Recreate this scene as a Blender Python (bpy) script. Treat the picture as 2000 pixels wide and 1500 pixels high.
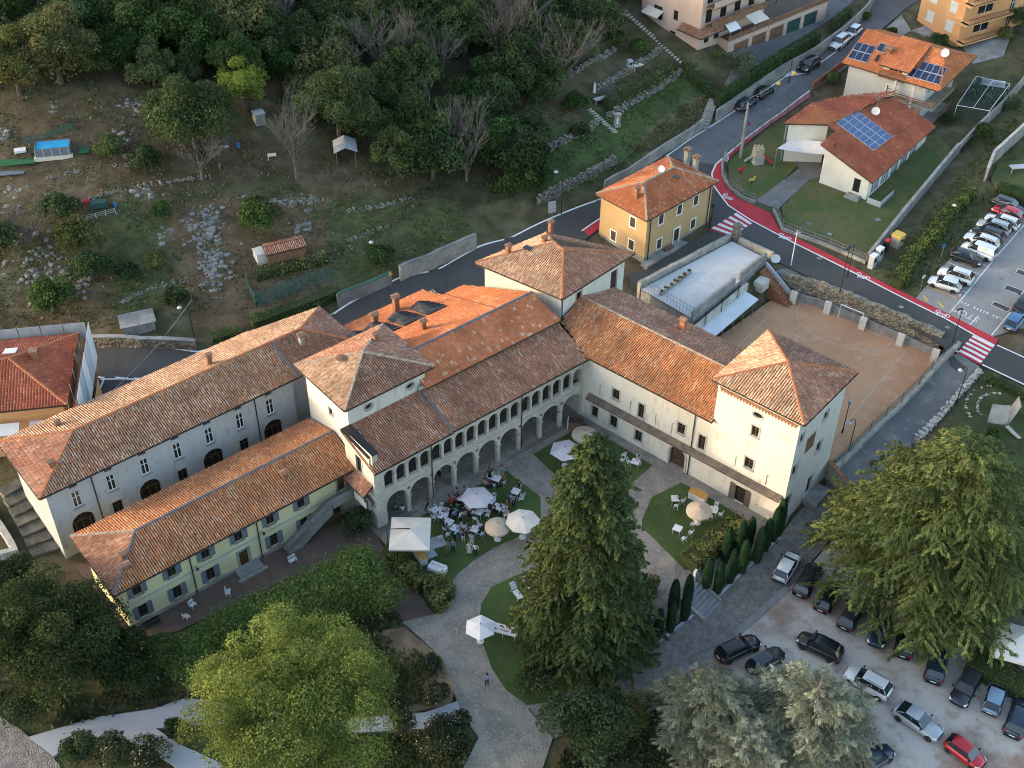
import bpy, math, random
import numpy as np
from mathutils import Vector, Matrix, geometry

for _o in list(bpy.data.objects): bpy.data.objects.remove(_o)
SC = bpy.context.scene
COL = SC.collection
rad = math.radians
rnd = random.Random(11)
nrs = np.random.RandomState(5)

# ------------------------------------------------------------------ camera
CAM_H = 92.0; FPX = 2400.0; PITCH = rad(40.099); ROLL = rad(0.603)
def _axes():
    r = Vector((1, 0, 0)); up = Vector((0, math.sin(PITCH), math.cos(PITCH))); fw = Vector((0, math.cos(PITCH), -math.sin(PITCH)))
    return (r*math.cos(ROLL) + up*math.sin(ROLL)), (up*math.cos(ROLL) - r*math.sin(ROLL)), fw
CR, CU, CF = _axes()
camd = bpy.data.cameras.new('camera'); cam = bpy.data.objects.new('camera', camd); COL.objects.link(cam)
camd.sensor_width = 36; camd.lens = 36*FPX/2000; camd.clip_end = 6000; camd.clip_start = 1
cam.matrix_world = Matrix(((CR.x, CU.x, -CF.x, 0), (CR.y, CU.y, -CF.y, 0), (CR.z, CU.z, -CF.z, CAM_H), (0, 0, 0, 1)))
SC.camera = cam

# ------------------------------------------------------------------ sky, sun, exposure
SUN_EL = 8.5; SUN_AZ = 184.0          # azimuth of the sun, degrees anticlockwise from +X
w = bpy.data.worlds.new('World'); SC.world = w; w.use_nodes = True
_nt = w.node_tree; _bg = _nt.nodes['Background']
_sky = _nt.nodes.new('ShaderNodeTexSky'); _sky.sky_type = 'NISHITA'; _sky.sun_disc = False
_sky.sun_elevation = rad(SUN_EL); _sky.sun_rotation = rad(90 - SUN_AZ)
_sky.air_density = 1.0; _sky.dust_density = 2.0; _sky.ozone_density = 0.9
_nt.links.new(_sky.outputs[0], _bg.inputs[0]); _bg.inputs[1].default_value = 0.15
sund = bpy.data.lights.new('sun', 'SUN'); sun = bpy.data.objects.new('sun', sund); COL.objects.link(sun)
sund.energy = 0.65; sund.angle = rad(1.5); sund.color = (1.0, 0.79, 0.54)
_sd = Vector((math.cos(rad(SUN_AZ))*math.cos(rad(SUN_EL)), math.sin(rad(SUN_AZ))*math.cos(rad(SUN_EL)), math.sin(rad(SUN_EL))))
sun.rotation_euler = _sd.to_track_quat('Z', 'Y').to_euler(); sun.location = (-60, 60, 120)
SC.view_settings.view_transform = 'Standard'; SC.view_settings.look = 'None'
SC.view_settings.exposure = 2.45; SC.view_settings.gamma = 1.0
SC.cycles.max_bounces = 5; SC.cycles.diffuse_bounces = 3; SC.cycles.glossy_bounces = 2; SC.cycles.transmission_bounces = 3; SC.cycles.transparent_max_bounces = 6
SC.cycles.filter_width = 1.05
try: SC.cycles.use_denoising = True
except Exception: pass

# ------------------------------------------------------------------ where a pixel of the 2000 x 1500 photograph lies in the place
def ray(px, py):
    return CR*((px-1000)/FPX) - CU*((py-750)/FPX) + CF
def P(px, py, z=0.0):
    d = ray(px, py); t = (z-CAM_H)/d.z
    return Vector((d.x*t, d.y*t, z))
def uv(a): return Vector((math.cos(rad(a)), math.sin(rad(a))))

# ------------------------------------------------------------------ mesh helpers
OFF = {}
class MB:
    def __init__(s): s.v = []; s.f = []; s.m = []
    def add(s, vs, fs, m=0):
        b = len(s.v); s.v.extend([tuple(p) for p in vs])
        for f in fs: s.f.append(tuple(b+i for i in f)); s.m.append(m)
        return s
    def poly(s, pts, m=0): return s.add(pts, [tuple(range(len(pts)))], m)
    def obox(s, o, a, b, c, m=0):                       # o = corner, a b c = edge vectors
        o = Vector(o); a = Vector(a); b = Vector(b); c = Vector(c)
        vs = [o, o+a, o+a+b, o+b, o+c, o+a+c, o+a+b+c, o+b+c]
        return s.add(vs, [(3, 2, 1, 0), (4, 5, 6, 7), (0, 1, 5, 4), (1, 2, 6, 5), (2, 3, 7, 6), (3, 0, 4, 7)], m)
    def box(s, c, sz, rz=0, m=0):                       # c = centre of the base
        x = Vector((math.cos(rz), math.sin(rz), 0))*sz[0]; y = Vector((-math.sin(rz), math.cos(rz), 0))*sz[1]
        return s.obox(Vector(c)-x/2-y/2, x, y, (0, 0, sz[2]), m)
    def prism(s, pts, z0, z1, m=0):
        n = len(pts); vs = [(p[0], p[1], z0) for p in pts] + [(p[0], p[1], z1) for p in pts]
        return s.add(vs, [tuple(range(n-1, -1, -1)), tuple(range(n, 2*n))] + [(i, (i+1) % n, n+(i+1) % n, n+i) for i in range(n)], m)
    def slab(s, pts, t, m=0):                           # 3D polygon thickened downwards by t
        n = len(pts); vs = [Vector(p) for p in pts] + [Vector(p)-Vector((0, 0, t)) for p in pts]
        return s.add(vs, [tuple(range(n)), tuple(range(2*n-1, n-1, -1))] + [(i, n+i, n+(i+1) % n, (i+1) % n) for i in range(n)], m)
    def tube(s, pts, r, n=6, r2=None, m=0, cap=True):
        pts = [Vector(p) for p in pts]; k = len(pts); r2 = r if r2 is None else r2; vs = []
        for i, p in enumerate(pts):
            d = (pts[min(i+1, k-1)]-pts[max(i-1, 0)]).normalized()
            a = d.cross(Vector((0, 0, 1))) if abs(d.z) < .95 else d.cross(Vector((1, 0, 0)))
            a.normalize(); b = d.cross(a); q = r+(r2-r)*i/max(1, k-1)
            vs += [p+a*(q*math.cos(2*math.pi*j/n))+b*(q*math.sin(2*math.pi*j/n)) for j in range(n)]
        fs = [(i*n+j, i*n+(j+1) % n, (i+1)*n+(j+1) % n, (i+1)*n+j) for i in range(k-1) for j in range(n)]
        if cap: fs += [tuple(range(n-1, -1, -1)), tuple(range((k-1)*n, k*n))]
        return s.add(vs, fs, m)
    def lathe(s, prof, c=(0, 0, 0), n=12, m=0, sx=1, sy=1):
        vs = []; c = Vector(c)
        for r, z in prof: vs += [c+Vector((r*sx*math.cos(2*math.pi*j/n), r*sy*math.sin(2*math.pi*j/n), z)) for j in range(n)]
        k = len(prof)
        fs = [(i*n+j, i*n+(j+1) % n, (i+1)*n+(j+1) % n, (i+1)*n+j) for i in range(k-1) for j in range(n)]
        fs += [tuple(range(n-1, -1, -1)), tuple(range((k-1)*n, k*n))]
        return s.add(vs, fs, m)
    def mesh(s, name, off=Vector((0, 0, 0)), smooth=False):
        me = bpy.data.meshes.new(name)
        me.from_pydata([(a-off.x, b-off.y, c-off.z) for a, b, c in s.v], [], s.f)
        if any(s.m): me.polygons.foreach_set('material_index', s.m)
        if smooth: me.polygons.foreach_set('use_smooth', [True]*len(s.f))
        return me
    def build(s, name, mats, parent=None, smooth=False, **kw):
        if not s.v: return None
        if parent is not None: off = OFF.get(parent.name, Vector((0, 0, 0)))
        else:
            xs = [p[0] for p in s.v]; ys = [p[1] for p in s.v]; zs = [p[2] for p in s.v]
            off = Vector(((min(xs)+max(xs))/2, (min(ys)+max(ys))/2, min(zs)))
        return link(name, s.mesh(name, off, smooth), mats, parent, off, **kw)

def link(name, me, mats, parent=None, off=None, label=None, cat=None, group=None, kind=None):
    if not isinstance(mats, (list, tuple)): mats = [mats]
    if not me.materials:
        for m in mats: me.materials.append(MAT[m] if isinstance(m, str) else m)
    o = bpy.data.objects.new(name, me); COL.objects.link(o)
    if off is not None: OFF[o.name] = off
    if parent is not None: o.parent = parent
    elif off is not None: o.location = off
    tag(o, label, cat, group, kind)
    return o
def tag(o, label=None, cat=None, group=None, kind=None):
    if label: o['label'] = label
    if cat: o['category'] = cat
    if group: o['group'] = group
    if kind: o['kind'] = kind
    return o
def thing(name, label, cat, loc=(0, 0, 0), group=None, rz=0, local=False):
    o = bpy.data.objects.new(name, None); COL.objects.link(o); o.location = loc; o.rotation_euler = (0, 0, rz); o.empty_display_size = .5
    OFF[o.name] = Vector((0, 0, 0)) if local else Vector(loc)
    return tag(o, label, cat, group)
KIDS = {}
def kids(o):
    return [c for c in bpy.data.objects if c.parent == o] if o.name not in KIDS else KIDS[o.name]
def dup(o, loc, rz=0, label=None, group=None, scale=None, deep=True):
    """copy of a thing with copies of its parts and sub-parts"""
    def cp(a, par):
        b = a.copy(); COL.objects.link(b); b.parent = par
        for k in KIDS.setdefault(a.name, kids(a)): cp(k, b)
        return b
    b = o.copy(); COL.objects.link(b)
    if deep:
        for k in KIDS.setdefault(o.name, kids(o)): cp(k, b)
    b.location = loc; b.rotation_euler = (0, 0, rz)
    if scale is not None: b.scale = (scale,)*3 if not isinstance(scale, (tuple, list)) else scale
    return tag(b, label, None, group)
def drop(o):
    for k in kids(o): drop(k)
    bpy.data.objects.remove(o)

def npmesh(name, V, F, col=None, smooth=False):
    me = bpy.data.meshes.new(name); n = len(V); m, k = F.shape
    me.vertices.add(n); me.vertices.foreach_set('co', np.ascontiguousarray(V, dtype=np.float32).ravel())
    me.loops.add(m*k); me.loops.foreach_set('vertex_index', np.ascontiguousarray(F, dtype=np.int32).ravel())
    me.polygons.add(m); me.polygons.foreach_set('loop_start', np.arange(0, m*k, k, dtype=np.int32))
    if smooth: me.polygons.foreach_set('use_smooth', np.ones(m, dtype=bool))
    me.update(calc_edges=True)
    if col is not None:
        a = me.color_attributes.new('Col', 'FLOAT_COLOR', 'POINT')
        c = np.ones((n, 4), dtype=np.float32); c[:, :3] = col; a.data.foreach_set('color', c.ravel())
    return me

# ------------------------------------------------------------------ materials (all procedural)
MAT = {}
def M(name, c, c2=None, scale=1.0, rough=.85, bump=0.0, bscale=8.0, metal=0.0, spec=.3, attr=False, c3=None, rand=0.0, trans=0.0, stretch=None, alpha=1.0, detail=6, vor=0, mixat=(.38, .62), coat=0.0):
    m = bpy.data.materials.new(name); m.use_nodes = True; nt = m.node_tree; N = nt.nodes; L = nt.links
    b = N['Principled BSDF']; b.inputs['Roughness'].default_value = rough; b.inputs['Metallic'].default_value = metal
    b.inputs['Specular IOR Level'].default_value = spec; b.inputs['Coat Weight'].default_value = coat
    g = N.new('ShaderNodeNewGeometry'); pos = g.outputs['Position']
    if stretch:
        mp = N.new('ShaderNodeMapping'); mp.inputs['Scale'].default_value = stretch; L.new(pos, mp.inputs[0]); pos = mp.outputs[0]
    def noise(sc, det=detail, ro=.6):
        t = N.new('ShaderNodeTexNoise'); t.inputs['Scale'].default_value = sc; t.inputs['Detail'].default_value = det; t.inputs['Roughness'].default_value = ro
        L.new(pos, t.inputs['Vector']); return t.outputs[0]
    def ramp(src, lo, hi):
        r = N.new('ShaderNodeMapRange'); r.inputs[1].default_value = lo; r.inputs[2].default_value = hi; r.interpolation_type = 'SMOOTHSTEP'
        L.new(src, r.inputs[0]); return r.outputs[0]
    def mix(fac, a, bb, mode='MIX'):
        x = N.new('ShaderNodeMix'); x.data_type = 'RGBA'; x.blend_type = mode
        if isinstance(fac, float): x.inputs[0].default_value = fac
        else: L.new(fac, x.inputs[0])
        for i, q in ((6, a), (7, bb)):
            if isinstance(q, tuple): x.inputs[i].default_value = q+(1,)
            else: L.new(q, x.inputs[i])
        return x.outputs[2]
    out = c
    if c2: out = mix(ramp(noise(scale), *mixat), c, c2)
    if c3: out = mix(ramp(noise(scale*5.3), .52, .7), out, c3)
    if attr:
        at = N.new('ShaderNodeVertexColor'); at.layer_name = 'Col'
        out = mix(1.0, out, at.outputs[0], 'MULTIPLY')
    if rand:
        oi = N.new('ShaderNodeObjectInfo'); hs = N.new('ShaderNodeHueSaturation')
        mr = N.new('ShaderNodeMapRange'); mr.inputs[3].default_value = 1-rand; mr.inputs[4].default_value = 1+rand; L.new(oi.outputs['Random'], mr.inputs[0])
        L.new(mr.outputs[0], hs.inputs['Value'])
        mr2 = N.new('ShaderNodeMapRange'); mr2.inputs[3].default_value = .5+rand*.09; mr2.inputs[4].default_value = .5-rand*.09; L.new(oi.outputs['Random'], mr2.inputs[0]); L.new(mr2.outputs[0], hs.inputs['Hue'])
        if isinstance(out, tuple): hs.inputs['Color'].default_value = out+(1,)
        else: L.new(out, hs.inputs['Color'])
        out = hs.outputs[0]
    if isinstance(out, tuple): b.inputs['Base Color'].default_value = out+(1,)
    else: L.new(out, b.inputs['Base Color'])
    if bump:
        src = noise(bscale, 8, .65)
        if vor:
            v = N.new('ShaderNodeTexVoronoi'); v.inputs['Scale'].default_value = vor; v.feature = 'DISTANCE_TO_EDGE'; L.new(pos, v.inputs['Vector'])
            mm = N.new('ShaderNodeMath'); mm.operation = 'ADD'; L.new(src, mm.inputs[0]); L.new(ramp(v.outputs[0], 0.0, .18), mm.inputs[1]); src = mm.outputs[0]
        bp = N.new('ShaderNodeBump'); bp.inputs['Strength'].default_value = 1.0; bp.inputs['Distance'].default_value = bump; L.new(src, bp.inputs['Height']); L.new(bp.outputs[0], b.inputs['Normal'])
    if vor and not bump: pass
    if trans:
        tr = N.new('ShaderNodeBsdfTranslucent'); ms = N.new('ShaderNodeMixShader'); ms.inputs[0].default_value = trans
        if isinstance(out, tuple): tr.inputs[0].default_value = out+(1,)
        else: L.new(out, tr.inputs[0])
        L.new(b.outputs[0], ms.inputs[1]); L.new(tr.outputs[0], ms.inputs[2]); L.new(ms.outputs[0], N['Material Output'].inputs[0])
    if alpha < 1: b.inputs['Alpha'].default_value = alpha
    MAT[name] = m; return m

M('plaster_cream', (.60, .575, .525), (.53, .505, .455), .3, .9, .01, 3, c3=(.47, .43, .365), mixat=(.35, .8), stretch=(1, 1, .35))
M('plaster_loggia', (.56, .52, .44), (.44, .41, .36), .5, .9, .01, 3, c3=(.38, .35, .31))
M('plaster_grey', (.41, .42, .435), (.345, .355, .37), .35, .92, .02, 2, c3=(.32, .325, .335), mixat=(.3, .75), stretch=(1, 1, .4))
M('plaster_yellow', (.60, .57, .36), (.53, .50, .31), .3, .9, .01, 3)
M('plaster_ochre', (.43, .295, .155), (.39, .265, .135), .3, .9, .01, 3)
M('plaster_white', (.66, .64, .58), (.58, .56, .51), .3, .9, .01, 3)
M('plaster_house', (.52, .51, .49), (.46, .45, .44), .3, .9, .01, 3)
M('plaster_pink', (.52, .39, .33), (.47, .35, .30), .3, .9)
M('plaster_orange', (.66, .36, .17), (.60, .32, .15), .3, .9)
M('stone', (.34, .32, .28), (.22, .21, .19), 1.2, .95, .05, 2.5, c3=(.42, .40, .35))
M('stone_pale', (.46, .44, .40), (.33, .32, .30), .8, .9, .02, 4)
M('stone_rubble', (.26, .225, .175), (.13, .115, .092), 1.4, .95, .12, 1.8, c3=(.32, .285, .23), vor=1.6)
M('concrete', (.30, .29, .275), (.20, .195, .185), .5, .92, .02, 3, c3=(.18, .175, .165))
M('concrete_dark', (.21, .21, .21), (.14, .14, .145), .5, .92, .02, 3)
M('concrete_blue', (.38, .41, .44), (.29, .32, .35), .5, .9, .01, 3)
M('terrace_white', (.50, .50, .51), (.44, .44, .45), .12, .75, c3=(.41, .41, .42))
M('wood_dark', (.075, .05, .035), (.045, .03, .022), 3, .7, .01, 20)
M('wood_door', (.12, .065, .03), (.07, .04, .02), 3, .65)
M('wood_roof', (.16, .12, .095), (.10, .08, .07), 1.2, .85, .01, 6)
M('timber', (.45, .25, .06), (.38, .2, .05), 2, .55)
M('timber_brown', (.22, .12, .07), (.15, .08, .05), 2, .7)
M('shutter_grey', (.15, .17, .21), (.12, .14, .175), 3, .6)
M('shutter_brown', (.13, .10, .085), (.09, .07, .06), 3, .7)
M('shutter_white', (.62, .62, .60), (.55, .55, .54), 1, .6)
M('frame_white', (.70, .70, .68), None, 1, .5)
M('glass', (.015, .018, .022), None, 1, .06, spec=.6)
M('glass_car', (.012, .016, .022), None, 1, .04, spec=.8)
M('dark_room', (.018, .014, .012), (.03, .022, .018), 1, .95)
M('gutter', (.035, .032, .032), None, 1, .5, metal=.3)
M('metal_grey', (.30, .31, .32), (.24, .25, .26), 1, .45, metal=.4)
M('metal_dark', (.03, .032, .035), None, 1, .5, metal=.3)
M('metal_light', (.55, .57, .6), (.5, .52, .55), .5, .4, metal=.3)
M('iron_green', (.03, .075, .07), None, 1, .6)
M('white', (.64, .64, .66), None, 1, .55)
M('white_plastic', (.58, .59, .62), None, 1, .4)
M('cloth_white', (.66, .64, .64), (.61, .59, .59), .8, .85)
M('cloth_lilac', (.50, .46, .50), (.46, .42, .46), .8, .85)
M('cloth_cream', (.60, .54, .48), (.55, .49, .43), .8, .85)
M('cloth_beige', (.46, .37, .28), (.41, .33, .25), .8, .85)
M('roof_base', (.11, .058, .038), (.065, .04, .028), 1.1, .95, c3=(.16, .09, .06))
M('roof_base_new', (.32, .105, .04), (.26, .085, .035), .6, .9)
M('tile', (1, 1, 1), (.80, .78, .77), .5, .9, attr=True, detail=8, stretch=(1, 1, 1))
M('ridge_orange', (.42, .16, .07), (.30, .12, .06), 2.5, .85)
M('ridge_pale', (.42, .34, .26), (.27, .2, .15), 2.5, .9)
M('ridge_blue', (.13, .14, .17), (.10, .10, .12), 2, .7)
M('brick', (.30, .13, .07), (.20, .09, .05), 3, .9, .02, 12)
M('asphalt', (.072, .070, .071), (.056, .055, .057), .12, .9, .004, 30, c3=(.052, .052, .055))
M('asphalt_old', (.125, .125, .132), (.098, .098, .105), .10, .92, .004, 25, c3=(.088, .088, .092))
M('asphalt_lane', (.155, .15, .15), (.115, .112, .115), .16, .92, .01, 12, c3=(.19, .185, .18))
M('paving', (.27, .235, .20), (.19, .168, .145), .55, .92, .03, 3.2, c3=(.33, .30, .265), vor=2.6)
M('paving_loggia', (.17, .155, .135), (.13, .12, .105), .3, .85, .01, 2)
M('paving_lot', (.27, .25, .24), (.235, .22, .215), .3, .92, .004, 12, c3=(.21, .2, .195))
M('cobble', (.235, .215, .20), (.15, .138, .13), 1.7, .95, .06, 3.5, c3=(.31, .285, .265), vor=3.4)
M('brick_paving', (.125, .085, .07), (.10, .07, .06), .6, .9, .01, 10)
M('gravel_blue', (.34, .35, .38), (.31, .32, .35), .5, .95, .006, 30)
M('carpark', (.44, .40, .365), (.25, .18, .14), .16, .95, .02, 6, c3=(.31, .25, .215), mixat=(.45, .62))
M('clay', (.45, .25, .14), (.39, .21, .118), .16, .9, .004, 12, c3=(.46, .285, .195))
M('lawn', (.064, .098, .027), (.044, .072, .02), .3, .95, .03, 14, c3=(.082, .088, .032))
M('lawn_yard', (.062, .092, .026), (.105, .10, .042), .2, .95, .03, 12, c3=(.05, .08, .022))
M('soil', (.24, .165, .10), (.15, .10, .065), .5, .95, .05, 5)
M('paint_white', (.68, .68, .68), (.58, .58, .58), 2, .7)
M('paint_red', (.46, .035, .045), (.38, .03, .04), .5, .75, c3=(.42, .05, .055))
M('paint_pink', (.44, .15, .18), (.38, .12, .15), .5, .8)
M('paint_yellow', (.55, .36, .08), None, 1, .7)
M('paint_blue', (.03, .14, .36), None, 1, .6)
M('bark', (.10, .08, .065), (.06, .048, .04), 3, .95, .03, 8)
M('bark_grey', (.15, .135, .125), (.09, .08, .075), 2, .95, .02, 8)
M('twig', (.20, .175, .155), (.14, .12, .105), .5, .95)
def leafmat(n, c, c2, tr=.3, rand=.18): return M(n, c, c2, .35, .75, attr=True, rand=rand, trans=tr, spec=.15, detail=3)
leafmat('leaf_wood', (.098, .135, .05), (.068, .102, .04), rand=.3)
leafmat('leaf_wood_warm', (.135, .14, .055), (.098, .108, .043), rand=.3)
leafmat('leaf_bright', (.21, .27, .045), (.15, .21, .04))
leafmat('leaf_lime', (.25, .285, .068), (.165, .21, .05))
leafmat('leaf_wisteria', (.10, .155, .042), (.066, .122, .033))
leafmat('leaf_dark', (.062, .092, .038), (.045, .07, .03))
leafmat('leaf_yew', (.068, .09, .03), (.046, .068, .025))
leafmat('leaf_cedar', (.145, .168, .052), (.088, .118, .04))
leafmat('leaf_blue', (.30, .30, .205), (.22, .23, .165))
leafmat('leaf_cypress', (.034, .080, .036), (.024, .060, .027), rand=.1)
leafmat('leaf_hedge', (.155, .165, .052), (.115, .125, .04))
leafmat('leaf_hedge_green', (.06, .11, .03), (.045, .085, .024))
leafmat('leaf_yellow', (.145, .165, .042), (.10, .125, .034))
leafmat('leaf_rose', (.075, .085, .04), (.055, .07, .035))
leafmat('leaf_olive', (.13, .155, .105), (.10, .125, .085))
leafmat('petal', (.55, .45, .42), (.62, .58, .56), tr=.2, rand=0)
leafmat('grass_dry', (.20, .17, .085), (.15, .14, .065), rand=0)
leafmat('grass_green', (.07, .105, .03), (.055, .085, .025), rand=0)
M('earth_step', (.17, .155, .13), (.09, .085, .07), .8, .95, .06, 4, c3=(.07, .08, .04))
M('paint_faint', (.50, .43, .37), (.42, .33, .26), 1.5, .8)
M('steel_step', (.25, .25, .26), (.19, .19, .195), .8, .9, .02, 4)
M('stone_dry', (.24, .225, .195), (.13, .12, .10), 1.6, .95, .05, 3, c3=(.29, .275, .24))
# ================================================================== terrain
CTRL = [  # photograph pixel, height: yard, car park, lane
 (131, 1092, 0), (266, 1220, 0), (577, 1062, 0), (735, 1010, 0), (850, 1050, 0), (1000, 900, 0), (1119, 798, 0), (1304, 908, 0), (1519, 1027, 0), (1150, 1000, 0),
 (1330, 1106, 0), (1200, 1180, -.2), (950, 1200, -.1), (880, 1300, -.2), (1017, 1374, -.6), (700, 1300, 0), (400, 1200, 0), (450, 1400, 0), (100, 1300, -.2), (60, 1440, -.3), (0, 1500, -.4), (400, 1500, -.2),
 (750, 1500, -.5), (1000, 1500, -1.0), (1087, 1385, -1.1), (1300, 1250, -1.3), (1401, 1172, -1.3), (1524, 1055, -1.0), (1300, 1480, -1.4), (1545, 1146, -1.2), (1700, 1300, -1.4), (1950, 1450, -1.6), (1600, 1490, -1.5), (1990, 1300, -1.2), (1850, 1250, -1.2),
 (1600, 1000, -.5), (1640, 940, .1), (1720, 880, .7), (1793, 775, 1.6), (1863, 720, 2.4), (1890, 700, 2.8), (1950, 950, 1.2), (1990, 800, 2.0), (1990, 1100, 0),
 # street
 (1910, 685, 3.0), (2000, 720, 2.8), (1846, 640, 3.1), (1685, 562, 3.4), (1559, 500, 3.7), (1460, 440, 4.0), (1410, 400, 4.2), (1400, 345, 4.4), (1440, 285, 4.9), (1520, 215, 5.7), (1600, 150, 6.6), (1660, 90, 7.6), (1720, 20, 8.8), (1650, 40, 8.5),
 (1320, 310, 4.9), (1230, 355, 4.6), (1175, 395, 4.4), (1000, 470, 4.2), (856, 535, 4.0), (650, 622, 3.6), (500, 675, 3.4), (385, 695, 3.3), (170, 690, 3.2), (0, 690, 3.2), (250, 760, 3.2),
 (1260, 540, 3.0), (1380, 455, 3.8), (20, 1000, 1.0), (0, 1100, .3), (40, 930, 2.6),
 # right: parking lot, strip, school yard, houses
 (1854, 614, 3.2), (1789, 582, 3.3), (1900, 454, 3.9), (1994, 416, 4.1), (1999, 560, 3.5), (1740, 540, 3.4), (1820, 420, 4.2), (1900, 320, 5.0), (1980, 230, 6.0), (1520, 400, 4.2), (1480, 300, 4.6), (1560, 330, 4.5), (1640, 460, 4.0), (1690, 500, 3.8), (1720, 400, 4.3), (1800, 320, 4.8), (1850, 260, 5.4), (1620, 200, 5.8), (1840, 130, 6.5), (1920, 130, 7.0), (1780, 50, 8.4), (1990, 20, 8.8), (1990, 120, 7.2),
 # foot of the hill
 (660, 560, 5.8), (780, 530, 5.8), (930, 470, 5.6), (1080, 410, 5.2), (1180, 360, 5.4), (1340, 262, 6.2),
 # upper apartments and garages
 (1363, 97, 11.6), (1430, 130, 9.6), (1520, 70, 9.2), (1480, 110, 9.0), (1600, 20, 9.4), (1450, 150, 8.4)]
# the hill climbs away from the far edge of the back street
_edge = sorted((P(a, b, z).x*math.cos(rad(40))+P(a, b, z).y*math.sin(rad(40)), -P(a, b, z).x*math.sin(rad(40))+P(a, b, z).y*math.cos(rad(40)), z) for a, b, z in
   ((-60, 676, 3.2), (170, 672, 3.2), (385, 676, 3.3), (500, 655, 3.4), (650, 600, 3.6), (856, 512, 4.0), (1000, 450, 4.2), (1175, 376, 4.4), (1300, 292, 4.9), (1394, 230, 5.3), (1531, 135, 6.0)))
_hill = []
for _u in np.arange(-40, 141, 13.0):
    _v0 = float(np.interp(_u, [e[0] for e in _edge], [e[1] for e in _edge])); _z0 = float(np.interp(_u, [e[0] for e in _edge], [e[2] for e in _edge]))
    if _u < _edge[0][0]: _v0 += (_edge[0][0]-_u)*.5
    for _dv in (2.5, 9, 18, 30, 45, 62, 82, 105):
        _x = math.cos(rad(40))*_u-math.sin(rad(40))*(_v0+_dv); _y = math.sin(rad(40))*_u+math.cos(rad(40))*(_v0+_dv)
        _hill.append((_x, _y, _z0+1.4+.33*_dv+(0 if _dv < 62 else (_dv-62)*.12)))
_far = [(-140, 40, 4), (-190, 60, 8), (-300, 60, 26), (-450, 0, 40), (-400, 250, 90), (-900, 100, 90), (-900, 700, 260), (-250, 330, 130), (110, 260, 14), (160, 200, 10), (150, 120, 4), (150, 50, -2), (0, 30, -2), (-60, 30, -1), (60, 30, -2.5), (0, -100, -6), (300, 100, 4), (300, 300, 18), (60, 330, 60), (0, 600, 190), (900, 0, 20), (900, 900, 160), (0, -900, -20), (-900, -900, 20), (900, -900, 0), (0, 1200, 300), (1500, 100, 60), (-1500, 100, 150), (0, -1500, 0)]
_cp = np.array([tuple(P(a, b, z)) for a, b, z in CTRL] + _hill + _far)
_d = np.hypot(_cp[:, None, 0]-_cp[None, :, 0], _cp[:, None, 1]-_cp[None, :, 1])
_n = len(_cp); _A = np.zeros((_n+1, _n+1)); _A[:_n, :_n] = -_d + np.eye(_n)*.6; _A[:_n, _n] = 1; _A[_n, :_n] = 1
_w = np.linalg.solve(_A, np.append(_cp[:, 2], 0))
def HH(X, Y):
    X = np.asarray(X, float); Y = np.asarray(Y, float); out = np.zeros(X.shape) + _w[_n]
    for i in range(_n): out -= _w[i]*np.hypot(X-_cp[i, 0], Y-_cp[i, 1])
    return out
def h1(x, y): return float(_w[_n] - (_w[:_n]*np.hypot(x-_cp[:, 0], y-_cp[:, 1])).sum())
def G(px, py, dz=0.0):
    """point of the ground seen at a pixel"""
    z = 0.0; lo, hi = -4.0, 60.0
    for _ in range(40):
        m = (lo+hi)/2; p = P(px, py, m)
        if h1(p.x, p.y) > m: lo = m
        else: hi = m
    p = P(px, py, (lo+hi)/2); return Vector((p.x, p.y, p.z+dz))
def gz(p): return h1(p[0], p[1])

def inpoly(X, Y, poly):
    X = np.asarray(X); Y = np.asarray(Y); r = np.zeros(X.shape, bool); n = len(poly)
    for i in range(n):
        x1, y1 = poly[i][0], poly[i][1]; x2, y2 = poly[(i+1) % n][0], poly[(i+1) % n][1]
        c = ((y1 > Y) != (y2 > Y)) & (X < (x2-x1)*(Y-y1)/((y2-y1) or 1e-12)+x1); r ^= c
    return r
def dens(poly, step=2.0):
    o = []
    for i in range(len(poly)):
        a = Vector(poly[i][:2]); b = Vector(poly[(i+1) % len(poly)][:2]); k = max(1, int((b-a).length/step))
        o += [a+(b-a)*(j/k) for j in range(k)]
    return o
SHEETS = []   # (polygon, fixed height or None) : the terrain dips under each
def sheet(name, poly, mat, lift=.03, z=None, step=1.6, skirt=.35, parent=None, cut=True, kind='structure', **kw):
    """ground cover over a polygon (world points), following the terrain or level at z"""
    poly = [Vector((p[0], p[1])) for p in poly]
    b = dens(poly, step)
    xs = [p.x for p in b]; ys = [p.y for p in b]
    gx, gy = np.meshgrid(np.arange(min(xs)+step/2, max(xs), step), np.arange(min(ys)+step/2, max(ys), step))
    gx = gx.ravel(); gy = gy.ravel(); ins = inpoly(gx, gy, poly)
    pts = list(b); bx = np.array(xs); by = np.array(ys)
    for x, y in zip(gx[ins], gy[ins]):
        if np.min((bx-x)**2+(by-y)**2) > (step*.45)**2: pts.append(Vector((x, y)))
    nb = len(b)
    vs, _, fs, *_r = geometry.delaunay_2d_cdt(pts, [], [list(range(nb))], 1, 1e-5)
    X = np.array([v.x for v in vs]); Y = np.array([v.y for v in vs])
    Z = (HH(X, Y) if z is None else np.full(len(X), float(z)))+lift
    V = [(X[i], Y[i], Z[i]) for i in range(len(X))]
    mb = MB(); mb.add(V, [tuple(f) for f in fs])
    if skirt:
        zb = (HH(np.array(xs), np.array(ys)) if z is None else np.full(nb, float(z)))+lift
        vv = [(xs[i], ys[i], zb[i]) for i in range(nb)]+[(xs[i], ys[i], zb[i]-skirt) for i in range(nb)]
        mb.add(vv, [(i, (i+1) % nb, nb+(i+1) % nb, nb+i) for i in range(nb)])
    if cut: SHEETS.append((poly, z))
    return mb.build(name, mat, parent, kind=None if parent else kind, **kw)
def gpoly(px): return [G(a, b) for a, b in px]
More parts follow.
